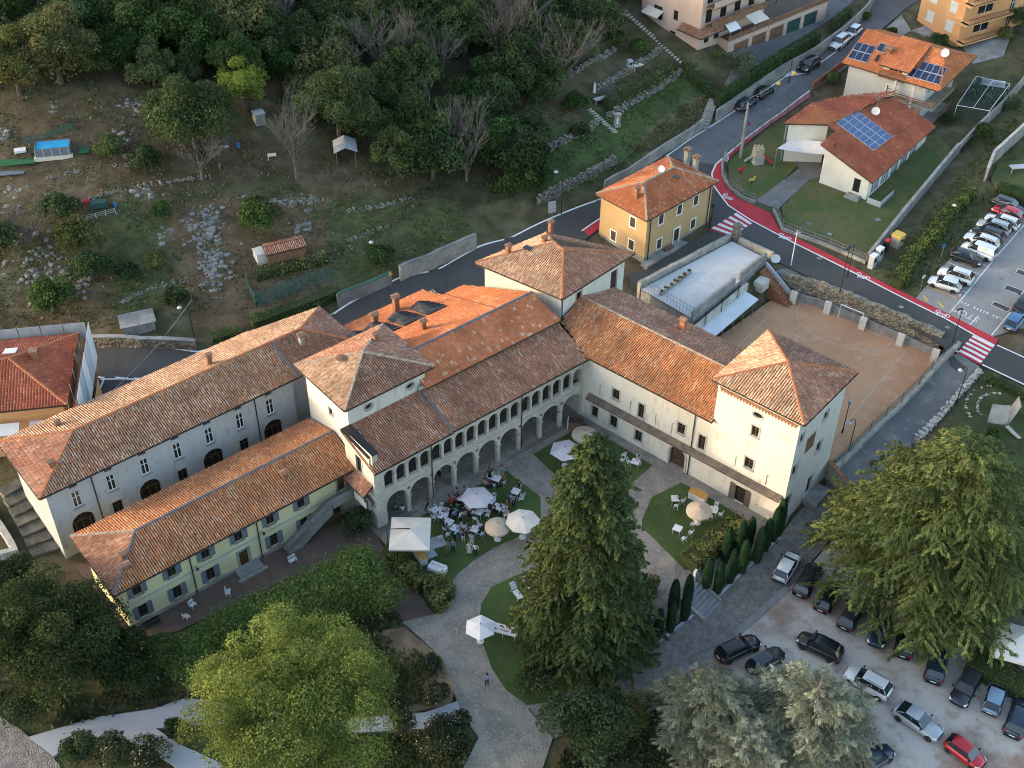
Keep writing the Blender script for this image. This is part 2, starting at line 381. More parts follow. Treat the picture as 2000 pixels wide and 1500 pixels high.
def zpoly(px, z): return [P(a, b, z) for a, b in px]
def strip(name, px, width, mat, lift=.05, parent=None, closed=False, world=False, kind='structure', zf=None):
    """painted line or kerb along a polyline of ground pixels"""
    pts = [Vector((p[0], p[1])) for p in (px if world else [G(*q) for q in px])]
    q = []
    for i in range(len(pts)-1):
        k = max(1, int((pts[i+1]-pts[i]).length/1.0)); q += [pts[i]+(pts[i+1]-pts[i])*(j/k) for j in range(k)]
    q.append(pts[-1]); mb = MB(); vs = []
    for i, p in enumerate(q):
        d = (q[min(i+1, len(q)-1)]-q[max(i-1, 0)]).normalized(); n = Vector((-d.y, d.x))*width/2
        for s in (-1, 1):
            c = p+n*s; vs.append((c.x, c.y, (h1(c.x, c.y) if zf is None else zf)+lift))
    mb.add(vs, [(2*i, 2*i+1, 2*i+3, 2*i+2) for i in range(len(q)-1)])
    return mb.build(name, mat, parent, kind=None if parent else kind)

# ------------------------------------------------------------------ yard, garden, lane, car park
B40 = uv(40); BN = uv(130)                    # along and behind the long wings
PAVE = [(-12.5, 84), (-16.5, 89), (8, 110), (13, 106), (30.5, 92), (27.6, 86.2), (25.5, 84.8), (17.5, 77.2), (15, 74)] + [tuple(G(*q)[:2]) for q in ((1250, 1290), (1100, 1370), (1031, 1385), (1080, 1440), (1060, 1500), (1050, 1560), (880, 1560), (905, 1500), (935, 1440), (900, 1390), (862, 1285), (820, 1245), (785, 1215), (850, 1200), (875, 1165), (760, 1090))]
sheet('courtyard_paving', PAVE, 'paving', .03)
TRK = gpoly([(250, 1245), (180, 1140), (140, 1100), (330, 1110), (450, 1100), (580, 1050), (640, 1030), (720, 1015), (760, 1090), (850, 1200), (790, 1215), (700, 1160), (640, 1110), (560, 1130), (460, 1180), (330, 1240)])
sheet('house_terrace', TRK, 'brick_paving', .02)
def lawn(name, px): return sheet(name, gpoly(px), 'lawn', .075, step=1.2, cut=False)
lawn('lawn', [(989, 920), (1055, 971), (1056, 1013), (1017, 1046), (965, 1070), (922, 1097), (895, 1120), (879, 1140), (840, 1135), (780, 1105), (745, 1080), (770, 1040), (828, 1006)])
lawn('lawn', [(1042, 888), (1140, 828), (1273, 909), (1200, 975), (1120, 960)])
lawn('lawn', [(1330, 943), (1423, 994), (1470, 1030), (1440, 1075), (1335, 1112), (1254, 1030), (1254, 1016), (1273, 972)])
lawn('lawn', [(1050, 1108), (1000, 1128), (960, 1147), (940, 1180), (936, 1215), (942, 1255), (961, 1307), (990, 1350), (1030, 1378), (1085, 1368), (1235, 1285), (1255, 1240), (1230, 1120)])
sheet('flower_bed', gpoly([(728, 1235), (790, 1225), (863, 1285), (888, 1350), (880, 1375), (790, 1395), (640, 1410), (560, 1340), (620, 1250)]), 'soil', .05)
sheet('gravel_path', gpoly([(56, 1440), (185, 1402), (300, 1385), (364, 1363), (420, 1372), (640, 1410), (750, 1398), (830, 1392), (893, 1370), (904, 1396), (842, 1423), (700, 1432), (500, 1420), (372, 1416), (304, 1423), (350, 1454), (430, 1490), (470, 1530), (360, 1510), (300, 1470), (240, 1440), (150, 1440), (105, 1478)]), 'gravel_blue', .06)
sheet('cobbled_drive', gpoly([(-60, 1380), (0, 1400), (40, 1425), (105, 1480), (140, 1530), (-60, 1560)]), 'cobble', .04)
LANE = [(1872, 690), (1913, 716), (1913, 728), (1862, 785), (1800, 850), (1700, 950), (1640, 1030), (1545, 1146), (1405, 1265), (1300, 1345), (1200, 1400), (1085, 1440), (1031, 1381), (1087, 1377), (1190, 1318), (1300, 1243), (1401, 1166), (1524, 1047), (1560, 1000), (1612, 950), (1625, 905), (1664, 872), (1793, 762), (1858, 694)]
sheet('lane', gpoly([(1872, 690), (1913, 716), (1913, 728), (1862, 785), (1800, 850), (1700, 950), (1612, 950), (1625, 905), (1664, 872), (1793, 762), (1858, 694)]), 'asphalt_lane', .04)
sheet('cobbled_lane', gpoly([(1700, 950), (1640, 1030), (1545, 1146), (1405, 1265), (1300, 1345), (1200, 1400), (1085, 1440), (1031, 1381), (1087, 1377), (1190, 1318), (1300, 1243), (1401, 1166), (1524, 1047), (1560, 1000), (1612, 950)]), 'cobble', .04)
sheet('car_park', gpoly([(1545, 1146), (1405, 1265), (1330, 1325), (1380, 1420), (1480, 1560), (2080, 1600), (2080, 1390), (1890, 1290), (1860, 1215), (1700, 1100), (1640, 1040)]), 'carpark', .05)
strip('lane_kerb', [(1087, 1379), (1190, 1320), (1300, 1245), (1401, 1168), (1524, 1049)], .3, 'concrete_blue', .16)
strip('car_park_kerb', [(1540, 1148), (1405, 1267), (1335, 1322)], .7, 'concrete_dark', .12)

# ------------------------------------------------------------------ streets
ST_BACK = [(-60, 690), (0, 684), (170, 679), (385, 686), (500, 665), (650, 613), (856, 525), (1000, 462), (1175, 387), (1240, 350), (1300, 303), (1396, 322), (1390, 340), (1394, 364), (1422, 402), (1468, 432), (1517, 458), (1559, 480), (1664, 532), (1846, 623), (1902, 655), (1947, 675), (2000, 697), (2080, 735),
           (2080, 790), (2000, 753), (1918, 713), (1863, 686), (1769, 630), (1643, 571), (1517, 510), (1490, 487), (1425, 462), (1386, 452), (1395, 400), (1300, 372), (1180, 440), (1140, 470), (1000, 560), (700, 660), (500, 735), (330, 790), (180, 790), (-60, 790)]
sheet('street', gpoly(ST_BACK), 'asphalt', .05)
sheet('uphill_street', gpoly([(1300, 303), (1394, 241), (1460, 197), (1531, 150), (1590, 118), (1640, 80), (1690, 35), (1712, 0), (1740, -40), (1840, -30), (1765, 20), (1700, 75), (1640, 130), (1582, 180), (1510, 231), (1454, 273), (1419, 304), (1396, 322)]), 'asphalt_old', .05)
sheet('side_street', gpoly([(1386, 452), (1425, 462), (1440, 478), (1420, 492), (1330, 540), (1262, 575), (1235, 565), (1228, 535), (1255, 530)]), 'asphalt', .045)
RED_IN = [(1582, 178), (1510, 231), (1454, 273), (1419, 304), (1398, 322), (1390, 340), (1394, 364), (1422, 402), (1468, 432), (1517, 458), (1559, 480), (1664, 532), (1700, 550), (1846, 623), (1902, 655), (1942, 676)]
RED_OUT = [(1583, 189), (1520, 233), (1470, 270), (1428, 305), (1412, 322), (1408, 340), (1416, 364), (1440, 388), (1478, 405), (1506, 418), (1522, 450), (1559, 467), (1667, 522), (1700, 540), (1852, 614), (1910, 644), (1950, 664)]
sheet('cycle_lane', gpoly(RED_IN[2:]+RED_OUT[:1:-1]), 'paint_red', .08, step=1.0, cut=False, skirt=.05)
sheet('cycle_lane', gpoly(RED_IN[:3]+RED_OUT[2::-1]), 'paint_pink', .08, step=1.0, cut=False, skirt=.05)
strip('white_line', RED_IN, .22, 'paint_white', .10)
strip('white_line', [(170, 681), (385, 688), (500, 667), (650, 615), (856, 527), (1000, 464), (1175, 389)], .2, 'paint_white', .075)
strip('white_line', [(1300, 306), (1394, 244), (1460, 200), (1531, 153)], .15, 'paint_white', .085)
strip('white_line', [(1947, 675), (2000, 699), (2060, 727)], .2, 'paint_white', .085)
strip('white_line', [(1863, 684), (1872, 689)], .2, 'paint_white', .085)
strip('white_line', [(1918, 713), (2000, 752), (2060, 782)], .2, 'paint_white', .085)
strip('white_line', [(1531, 151), (1553, 147), (1574, 144), (1600, 125), (1640, 97), (1655, 84)], .16, 'paint_white', .09)
for a, b in (((180, 736), (204, 739)), ((196, 742), (330, 748)), ((225, 738), (250, 740)), ((262, 740), (300, 742)), ((204, 739), (190, 775))): strip('white_line', [a, b], .22, 'paint_white', .09)
sheet('paint_triangle', gpoly([(1532, 150), (1548, 137), (1556, 145), (1572, 144), (1553, 147)]), 'paint_white', .09, skirt=0, cut=False, step=.8)
sheet('cycle_patch', gpoly([(1140, 452), (1170, 430), (1180, 440), (1150, 462)]), 'paint_red', .075, skirt=0, cut=False)
strip('white_line', [(1136, 452), (1173, 427)], .2, 'paint_white', .095)
def zebra(c, n, name='zebra_crossing'):
    """crossing: red field with white bars parallel to edge c0-c1"""
    c = [G(*q) for q in c]
    o = sheet(name, c, 'paint_red', .085, step=1.0, cut=False, skirt=.02)
    for i in range(n):
        t0 = (i+.42)/(n+.25); t1 = (i+.92)/(n+.25)
        q = [c[0].lerp(c[3], t0), c[1].lerp(c[2], t0), c[1].lerp(c[2], t1), c[0].lerp(c[3], t1)]
        s = sheet('white_bar', q, 'paint_white', .097, step=1.0, cut=False, skirt=0, kind=None); s.parent = o; s.matrix_parent_inverse = Matrix.Translation(-o.location)
zebra([(1903, 653), (1944, 674), (1914, 713), (1870, 690)], 5)
zebra([(1442, 414), (1472, 435), (1429, 464), (1386, 449)], 5)
# sports court, level, below the street
COURT_Z = .5
CT = zpoly([(1398, 662), (1527, 571), (1600, 592), (1845, 698), (1790, 762), (1632, 900), (1560, 890), (1500, 800)], COURT_Z)
ct = sheet('sports_court', CT, 'clay', 0.0, z=COURT_Z)
def cline(px, wd=.09): strip('court_line', [P(a, b, COURT_Z) for a, b in px], wd, 'paint_faint', .02, world=True, zf=COURT_Z)
cline([(1436, 681), (1538, 581), (1775, 679), (1631, 851)])
cline([(1659, 763), (1692, 778)]); cline([(1692, 686), (1672, 707)], .06); cline([(1562, 634), (1543, 654)], .06)
cline([(1563, 592), (1557, 605), (1558, 622), (1568, 638), (1590, 655), (1620, 668), (1655, 680), (1685, 685), (1712, 683), (1732, 676), (1745, 668)])
# parking lot by the street
LOT = [(1789, 582), (1852, 510), (1900, 454), (1960, 405), (2080, 460), (2080, 640), (1985, 640), (1938, 658), (1892, 638), (1854, 614)]
sheet('parking_lot', gpoly(LOT), 'paving_lot', .05)
strip('bay_line', [(1854, 612), (1878, 585), (1916, 538), (1945, 503), (2000, 440), (2030, 405)], .16, 'paint_white', .075)
strip('bay_line', [(1936, 656), (1960, 627), (1990, 590), (2030, 540)], .16, 'paint_white', .075)
for a, b in (((1850, 513), (1916, 538)), ((1820, 561), (1890, 572)), ((1838, 542), (1904, 554)), ((1874, 485), (1930, 524)), ((1888, 468), (1941, 508)), ((1898, 452), (1953, 495)), ((1911, 437), (1966, 480)), ((1925, 424), (1978, 466)), ((1940, 412), (1990, 453))): strip('bay_line', [a, b], .12, 'paint_white', .075)
for a, b in (((1810, 560), (1868, 583)), ((1868, 598), (1855, 612))): strip('bay_line', [a, b], .14, 'paint_yellow', .078)
strip('bay_line', [(1804, 578), (1812, 590)], .3, 'paint_yellow', .078); strip('bay_line', [(1832, 590), (1843, 602)], .3, 'paint_yellow', .078)
for i in range(12):
    if i in (3, 9): continue
    a = (1877+i*6.2, 591+i*2.6); strip('stop_dash', [a, (a[0]+2.6, a[1]+1.1)], .45, 'paint_white', .078)
strip('stop_dash', [(1948, 620), (1960, 625)], .1, 'paint_white', .078); strip('stop_dash', [(1892, 637), (1911, 618)], .14, 'paint_white', .078)
for q in ([(1988, 526), (2010, 534), (2005, 542), (1983, 534)], [(1966, 557), (1999, 569), (1992, 577), (1960, 565)], [(1942, 589), (1974, 603), (1967, 610), (1936, 596)]):
    sheet('grass_grid', gpoly(q), 'asphalt', .07, skirt=0, cut=False, step=.8)
    pp = q+[q[0]]; strip('white_line', pp, .1, 'paint_white', .076)
# writing on the tarmac: STOP (each letter a flat mark)
def ground_text(txt, px, rz, size, mat='paint_white', lift=.085):
    p = G(*px); c = bpy.data.curves.new('t', 'FONT'); c.body = txt; c.size = size; c.align_x = 'CENTER'; c.align_y = 'CENTER'
    t = bpy.data.objects.new('t', c); COL.objects.link(t); dg = bpy.context.evaluated_depsgraph_get(); dg.update()
    me = bpy.data.meshes.new_from_object(t.evaluated_get(dg)); bpy.data.objects.remove(t)
    ca, sa = math.cos(rz), math.sin(rz)
    for v in me.vertices:
        x = v.co.x*ca-v.co.y*sa+p.x; y = v.co.x*sa+v.co.y*ca+p.y; v.co = (x-p.x, y-p.y, h1(x, y)-p.z)
    me.materials.clear()
    o = link('stop_marking', me, mat, kind='structure'); o.location = (p.x, p.y, p.z+lift); return o
_a = G(1868, 606); _b = G(1902, 623); ground_text('STOP', (1886, 615), math.atan2(_a.y-_b.y, _a.x-_b.x), 1.45)
# cycle marks on the red lane: small white two-wheeler
def cycle_mark(px, rz, s=1.1):
    p = G(*px); mb = MB()
    def T(x, y): 
        X = p.x+(x*math.cos(rz)-y*math.sin(rz))*s; Y = p.y+(x*math.sin(rz)+y*math.cos(rz))*s; return (X, Y, h1(X, Y)+.105)
    for cx in (-.55, .55):
        for k in range(10):
            a0 = 2*math.pi*k/10; a1 = 2*math.pi*(k+1)/10
            mb.poly([T(cx+.3*math.cos(a0), .3*math.sin(a0)), T(cx+.3*math.cos(a1), .3*math.sin(a1)), T(cx+.2*math.cos(a1), .2*math.sin(a1)), T(cx+.2*math.cos(a0), .2*math.sin(a0))])
    for (a, b), (c, d) in (((-.55, 0), (-.2, .5)), ((-.2, .5), (.4, .5)), ((.4, .5), (.55, 0)), ((-.2, .5), (0, 0)), ((0, 0), (.4, .5)), ((-.55, 0), (0, 0)), ((.4, .5), (.35, .72))):
        n = Vector((-(d-b), c-a)).normalized()*.05; mb.poly([T(a+n.x, b+n.y), T(c+n.x, d+n.y), T(c-n.x, d-n.y), T(a-n.x, b-n.y)])
    mb.build('cycle_mark', 'paint_white', kind='structure')
for px, t in (((1422, 385), (1445, 405)), ((1533, 463), (1560, 476)), ((1686, 540), (1700, 547)), ((1841, 614), (1860, 623)), ((1415, 310), (1430, 298))):
    a = G(*px); b = G(*t); cycle_mark(px, math.atan2(b.y-a.y, b.x-a.x)+math.pi)
# grounds of school, houses
sheet('school_lawn', gpoly([(1422, 320), (1440, 300), (1490, 262), (1540, 235), (1620, 240), (1560, 320), (1500, 385), (1474, 392), (1440, 372), (1424, 350)]), 'lawn_yard', .04)
sheet('school_lawn', gpoly([(1527, 405), (1580, 350), (1700, 300), (1830, 260), (1865, 300), (1697, 497), (1560, 445), (1530, 432)]), 'lawn_yard', .04)
sheet('school_path', gpoly([(1498, 402), (1475, 393), (1560, 330), (1545, 300), (1600, 300), (1605, 345), (1580, 352), (1520, 408)]), 'asphalt_lane', .075, cut=False)
sheet('forecourt', gpoly([(1440, 120), (1500, 120), (1545, 85), (1620, 40), (1670, 0), (1700, -40), (1580, -40), (1500, 60), (1430, 105)]), 'asphalt_old', .05)
sheet('forecourt', gpoly([(1415, 165), (1440, 120), (1500, 122), (1480, 150), (1440, 175)]), 'cobble', .07, cut=False)
sheet('house_yard', gpoly([(1580, 180), (1640, 140), (1700, 100), (1780, 60), (1760, 30), (1700, 80)]), 'concrete', .04)
sheet('house_yard', gpoly([(1780, 60), (1880, 90), (1900, 125), (1960, 110), (1985, 40), (1900, 20)]), 'concrete', .045)
# manholes and tarmac repairs
for k, (x, y, r) in enumerate(((1500, 215, .3), (1480, 240, .3), (1660, 570, .35), (1760, 600, .3), (1600, 505, .35), (1560, 160, .3), (1850, 640, .3), (1955, 545, .25), (1935, 520, .25), (1916, 580, .25), (1000, 480, .3), (300, 730, .35), (1620, 458, .35), (1715, 430, .4), (1580, 437, .35), (1340, 700-190, .3))):
    p = G(x, y); mb = MB(); mb.lathe([(r, 0), (r, .012), (r*.8, .014), (r*.78, .008)], (p.x, p.y, gz(p)+.055), 14); mb.build('manhole', 'concrete_dark' if k % 3 else 'concrete', kind='structure')
sheet('tarmac_repair', gpoly([(1853, 700), (1862, 696), (1885, 718), (1884, 726), (1868, 725), (1855, 716)]), 'asphalt', .062, cut=False, skirt=0, step=.8)
sheet('tarmac_repair', gpoly([(1500, 190), (1560, 150), (1566, 154), (1508, 196)]), 'asphalt_lane', .062, cut=False, skirt=0, step=.8)
# ================================================================== building kit
class Fac:
    """a facade: u runs from A to B (left to right as seen from outside), d is outwards"""
    def __init__(s, A, B):
        s.A = Vector((A[0], A[1])); s.B = Vector((B[0], B[1])); s.L = (s.B-s.A).length; s.u = (s.B-s.A)/s.L; s.n = Vector((s.u.y, -s.u.x))
    def pt(s, u, z, d=0.0):
        p = s.A+s.u*u+s.n*d; return Vector((p.x, p.y, z))
    @property
    def U(s): return Vector((s.u.x, s.u.y, 0))
    @property
    def N(s): return Vector((s.n.x, s.n.y, 0))
def outline(h):
    u0, u1, z0, z1 = h[:4]; a = h[4] if len(h) > 4 else None
    if a == 'round':
        c = ((u0+u1)/2, (z0+z1)/2); return [(c[0]+(u1-u0)/2*math.cos(t), c[1]+(z1-z0)/2*math.sin(t)) for t in [2*math.pi*k/14 for k in range(14)]]
    o = [(u0, z0), (u1, z0)]
    if a:
        r = (u1-u0)/2; rh = r if a is True else a; n = 10
        o += [((u0+u1)/2+r*math.cos(math.pi*k/n), z1-rh+rh*math.sin(math.pi*k/n)) for k in range(n+1)]
    else: o += [(u1, z1), (u0, z1)]
    return o
def wallface(mb, f, z0, z1, holes=(), depth=.25, m=0, top=None, mr=None):
    """wall skin with real openings and their reveals"""
    outer = [(0, z0), (f.L, z0)] + (top if top else [(f.L, z1), (0, z1)])
    loops = [[Vector((a, b, 0)) for a, b in outer]] + [[Vector((a, b, 0)) for a, b in outline(h)] for h in holes]
    flat = [p for lp in loops for p in lp]
    tris = geometry.tessellate_polygon(loops)
    mb.add([f.pt(p.x, p.y) for p in flat], [tuple(t) for t in tris], m)
    for h in holes:
        o = outline(h); n = len(o); d = h[5] if len(h) > 5 else depth
        mb.add([f.pt(a, b) for a, b in o]+[f.pt(a, b, -d) for a, b in o], [(i, n+i, n+(i+1) % n, (i+1) % n) for i in range(n)], m if mr is None else mr)
def fbox(mb, f, u0, u1, z0, z1, d0, d1, m=0):
    return mb.obox(f.pt(u0, z0, d0), f.U*(u1-u0), f.N*(d1-d0), (0, 0, z1-z0), m)
def window(par, f, h, depth=.2, frame='wood_dark', pane='glass', sur=None, shut=None, sill=None, bars=1, sw=None, closed=False, thick=.05, name='window'):
    u0, u1, z0, z1 = h[:4]; mb = MB(); t = .07; a = h[4] if len(h) > 4 else None
    zi = z1 if not a else (z1-(u1-u0)/2 if a is True else ((z0+z1)/2 if a == 'round' else z1-a))
    if a != 'round':
        fbox(mb, f, u0, u0+t, z0, zi, -depth+.02, -depth+.09); fbox(mb, f, u1-t, u1, z0, zi, -depth+.02, -depth+.09)
        fbox(mb, f, u0+t, u1-t, z0, z0+t, -depth+.02, -depth+.09); fbox(mb, f, u0+t, u1-t, zi-t, zi, -depth+.02, -depth+.09)
        for k in range(bars):
            c = u0+(u1-u0)*(k+1)/(bars+1); fbox(mb, f, c-.04, c+.04, z0+t, zi-t, -depth+.02, -depth+.085)
        if z1-z0 > 1.2: fbox(mb, f, u0+t, u1-t, z0+(zi-z0)*.62, z0+(zi-z0)*.62+.05, -depth+.022, -depth+.08)
    else:
        o = outline(h); c = ((u0+u1)/2, (z0+z1)/2); q = [(c[0]+(x-c[0])*.85, c[1]+(y-c[1])*.85) for x, y in o]; n = len(o)
        mb.add([f.pt(x, y, -depth+.06) for x, y in o]+[f.pt(x, y, -depth+.06) for x, y in q], [(i, (i+1) % n, n+(i+1) % n, n+i) for i in range(n)])
    w_ = mb.build(name, frame, par)
    MB().poly([f.pt(x, y, -depth+.015) for x, y in outline(h)]).build('pane', pane, w_)
    if sur:
        s = MB(); e = .16; wd = .045
        if a == 'round':
            o = outline((u0-e, u1+e, z0-e, z1+e, 'round')); i_ = outline(h); n = len(o)
            s.add([f.pt(x, y, wd) for x, y in o]+[f.pt(x, y, wd) for x, y in i_]+[f.pt(x, y, 0) for x, y in o], [(i, (i+1) % n, n+(i+1) % n, n+i) for i in range(n)]+[(i, 2*n+i, 2*n+(i+1) % n, (i+1) % n) for i in range(n)])
        elif a:
            o = outline((u0-e, u1+e, z0, z1+e, (a+e if a is not True else True))); i_ = outline(h); n = len(o)
            s.add([f.pt(x, y, wd) for x, y in o]+[f.pt(x, y, wd) for x, y in i_]+[f.pt(x, y, 0) for x, y in o], [(i, i+1, n+i+1, n+i) for i in range(1, n-1)]+[(n-1, 0, n, 2*n-1)]+[(i, 2*n+i, 2*n+i+1, i+1) for i in range(1, n-1)])
        else:
            for q in ((u0-e, u0, z0-e, z1+e), (u1, u1+e, z0-e, z1+e), (u0, u1, z1, z1+e), (u0, u1, z0-e, z0)): fbox(s, f, *q, 0.001, wd)
        s.build('surround', sur, w_)
    if sill: fbox(MB(), f, u0-.15, u1+.15, z0-.1, z0-.002, 0.001, .16).build('sill', sill, w_)
    if shut:
        sw = sw or (u1-u0)/2
        for sg in (-1, 1):
            s = MB(); b = (u0-sw-.02 if sg < 0 else u1+.02) if not closed else (u0 if sg < 0 else (u0+u1)/2+.01)
            dd = .02 if not closed else -depth+.1
            n = max(4, int((z1-z0)/.18))
            for a0, a1 in ((b, b+.07), (b+sw-.07-(.01 if closed else 0), b+sw-(.01 if closed else 0))): fbox(s, f, a0, a1, z0, z1, dd, dd+thick)
            for k in range(n+1):
                zz = z0+(z1-z0-.06)*k/n; s.obox(f.pt(b+.07, zz, dd+.005), f.U*(sw-.14-(.01 if closed else 0)), f.N*.035+Vector((0, 0, .0)), Vector((0, 0, (z1-z0)/n*.8))-f.N*.02)
            s.build('shutter', shut, w_)
    return w_
def door(par, f, h, mat='wood_door', depth=.3, sur=None, name='door'):
    u0, u1, z0, z1 = h[:4]; o = outline(h); mb = MB()
    mb.poly([f.pt(x, y, -depth+.02) for x, y in o])
    c = (u0+u1)/2; a = h[4] if len(h) > 4 else None; zt = z1 if not a else z1-(u1-u0)/2
    for k in range(2):
        b0 = u0+.03 if k == 0 else c+.02; b1 = c-.02 if k == 0 else u1-.03; n = 4
        for j in range(n):
            q0 = b0+(b1-b0)*j/n; q1 = b0+(b1-b0)*(j+1)/n-.02; fbox(mb, f, q0, q1, z0+.02, zt-.02, -depth+.03, -depth+.07)
    d = mb.build(name, mat, par)
    if sur:
        s = MB(); e = .22; wd = .07; oo = outline((u0-e, u1+e, z0, z1+e, a)); i_ = outline(h); n = len(oo)
        s.add([f.pt(x, y, wd) for x, y in oo]+[f.pt(x, y, wd) for x, y in i_]+[f.pt(x, y, 0) for x, y in oo], [(i, i+1, n+i+1, n+i) for i in range(1, n-1)]+[(n-1, 0, n, 2*n-1)]+[(i, 2*n+i, 2*n+i+1, i+1) for i in range(1, n-1)])
        s.build('surround', sur, d)
    return d
PAL = {  # weathered clay tiles: colour, share
 'old': (((.40, .16, .075), 3), ((.47, .22, .11), 3), ((.30, .13, .075), 2.5), ((.50, .38, .28), 3.2), ((.56, .47, .38), 2), ((.22, .13, .09), 2.2), ((.36, .27, .21), 2)),
 'pale': (((.46, .31, .21), 3), ((.54, .42, .31), 3.5), ((.40, .20, .11), 2.5), ((.32, .21, .15), 2), ((.58, .48, .38), 2), ((.24, .16, .12), 1.6)),
 'orange': (((.50, .20, .08), 4), ((.55, .26, .11), 3), ((.42, .16, .07), 3), ((.52, .40, .29), 2.4), ((.30, .16, .10), 1.6)),
 'red': (((.30, .085, .05), 5), ((.36, .11, .06), 4), ((.23, .07, .045), 2), ((.42, .20, .13), .6)),
 'new': (((.46, .16, .065), 6), ((.43, .145, .06), 5), ((.50, .19, .08), 4), ((.48, .34, .24), .5), ((.34, .25, .2), .4)),
 'flat': (((.42, .14, .06), 6), ((.38, .125, .055), 5), ((.45, .17, .075), 3), ((.58, .46, .36), 1.0), ((.30, .24, .22), .7)),
 'rosy': (((.37, .155, .09), 4), ((.43, .21, .13), 3), ((.30, .16, .115), 3), ((.44, .32, .255), 2.6), ((.50, .41, .34), 1.2), ((.21, .125, .095), 2)),
 'brown': (((.27, .13, .085), 4), ((.32, .17, .115), 3), ((.21, .12, .09), 3), ((.36, .27, .22), 1.6), ((.42, .35, .29), .8))}
class Tiles:
    def __init__(s): s.V = []; s.C = []
    def plane(s, poly, pal='old', w=.24, ln=.38, r=.085, hgt=.09, lift=.035, gap=.0, jit=1.0):
        p = [Vector(q) for q in poly]; e = (p[1]-p[0]).normalized()
        nrm = Vector((0, 0, 0))
        for i in range(1, len(p)-1): nrm += (p[i]-p[0]).cross(p[i+1]-p[0])
        nrm.normalize()
        if nrm.z < 0: nrm = -nrm
        t = nrm.cross(e)
        if t.z < 0: t = -t
        P2 = [((q-p[0]).dot(e), (q-p[0]).dot(t)) for q in p]
        s0, s1 = min(a for a, b in P2), max(a for a, b in P2); t0, t1 = min(b for a, b in P2), max(b for a, b in P2)
        S, T = np.meshgrid(np.arange(s0+w/2, s1, w), np.arange(t0-.06, t1, ln)); S = S.ravel(); T = T.ravel()
        ok = inpoly(S, T+ln*.45, P2); S = S[ok]; T = T[ok]; n = len(S)
        if not n: return
        S = S+nrs.uniform(-.018, .018, n)*jit; T = T+nrs.uniform(-.035, .035, n)*jit
        L = np.full(n, ln*1.2); lw = r*(1+nrs.uniform(-.06, .06, n)); up = lw*.86
        prof = [(-1, 0), (-.55, .85), (.55, .85), (1, 0)]
        E = np.array(e); TT = np.array(t); NN = np.array(nrm); O = np.array(p[0])
        vs = np.zeros((n, 8, 3)); lo = lift+nrs.uniform(-.012, .022, n)*jit; yaw = nrs.uniform(-.05, .05, n)*jit
        for k, (a, b) in enumerate(prof):
            for j, (rr, dt, dz) in enumerate(((lw, 0*L, lo), (up, L, 0*L+.004))):
                vs[:, j*4+k, :] = O + (S+a*rr+yaw*dt)[:, None]*E + (T+dt)[:, None]*TT + (dz+b*hgt)[:, None]*NN
        pal_ = PAL[pal]; wts = np.array([q[1] for q in pal_], float); wts /= wts.sum()
        ci = nrs.choice(len(pal_), n, p=wts); colv = 1+.06*np.sin(np.round(S/w)*12.9898)+.10*np.sin(S*.7+T*.45+p[0].x)*np.sin(T*.9-S*.3); cp_ = np.array([q[0] for q in pal_]); mean = (cp_*wts[:, None]).sum(0); cols = (cp_*.5+mean*.5)[ci]*nrs.uniform(.92, 1.16, n)[:, None]*np.array([1.10, 1.01, .97])*colv[:, None]
        s.V.append(vs); s.C.append(np.repeat(cols, 8, axis=0))
    def build(s, parent, name='roof_tiles', mat='tile'):
        if not s.V: return
        V = np.concatenate(s.V).reshape(-1, 3) - np.array(OFF.get(parent.name, Vector((0, 0, 0)))); n = len(V)//8
        b = (np.arange(n)*8)[:, None]
        F = np.concatenate([b+np.array(q) for q in ([0, 1, 5, 4], [1, 2, 6, 5], [2, 3, 7, 6], [0, 3, 2, 1])])
        return link(name, npmesh(name, V, F, np.concatenate(s.C)), mat, parent, OFF.get(parent.name), kind='stuff')
def ridge(par, a, b, mat='ridge_orange', r=.15, name='ridge'):
    a = Vector(a); b = Vector(b); n = max(1, int((b-a).length/.42)); mb = MB(); d = (b-a)/n; dn = d.normalized()
    sd = dn.cross(Vector((0, 0, 1))).normalized(); up = sd.cross(dn)
    for i in range(n):
        p = a+d*i; q = p+d*1.08; k = 1+rnd.uniform(-.1, .1)
        prof = [(-r, -.02), (-r*.6, r*.75), (r*.6, r*.75), (r, -.02)]
        vs = [p+sd*x*k+up*(y+.075) for x, y in prof]+[q+sd*x*k*.88+up*(y*.9+.05) for x, y in prof]
        mb.add(vs, [(0, 1, 5, 4), (1, 2, 6, 5), (2, 3, 7, 6), (0, 3, 2, 1)])
    return mb.build(name, mat, par)
def roof(par, planes, ridges=(), base='roof_base', th=.16, eaves=True, rmat='ridge_orange', name='roof'):
    """planes: (points with the eave edge first, palette, options)"""
    mb = MB()
    for q in planes: mb.slab(q[0], th)
    o = mb.build(name, base, par); t = Tiles()
    for q in planes:
        kw = q[2] if len(q) > 2 else {}
        t.plane(q[0], q[1], **kw)
        if eaves and not kw.get('nog'):
            a, b = Vector(q[0][0]), Vector(q[0][1]); d = (b-a).normalized(); out = Vector((d.y, -d.x, 0)); c = sum((Vector(x) for x in q[0]), Vector((0, 0, 0)))/len(q[0])
            if out.dot(c-a) > 0: out = -out
            MB().tube([a+out*.07-Vector((0, 0, .12)), b+out*.07-Vector((0, 0, .12))], .07, 6).build('gutter', 'gutter', o)
    t.build(o)
    for r_ in ridges: ridge(o, r_[0], r_[1], r_[2] if len(r_) > 2 else rmat)
    return o
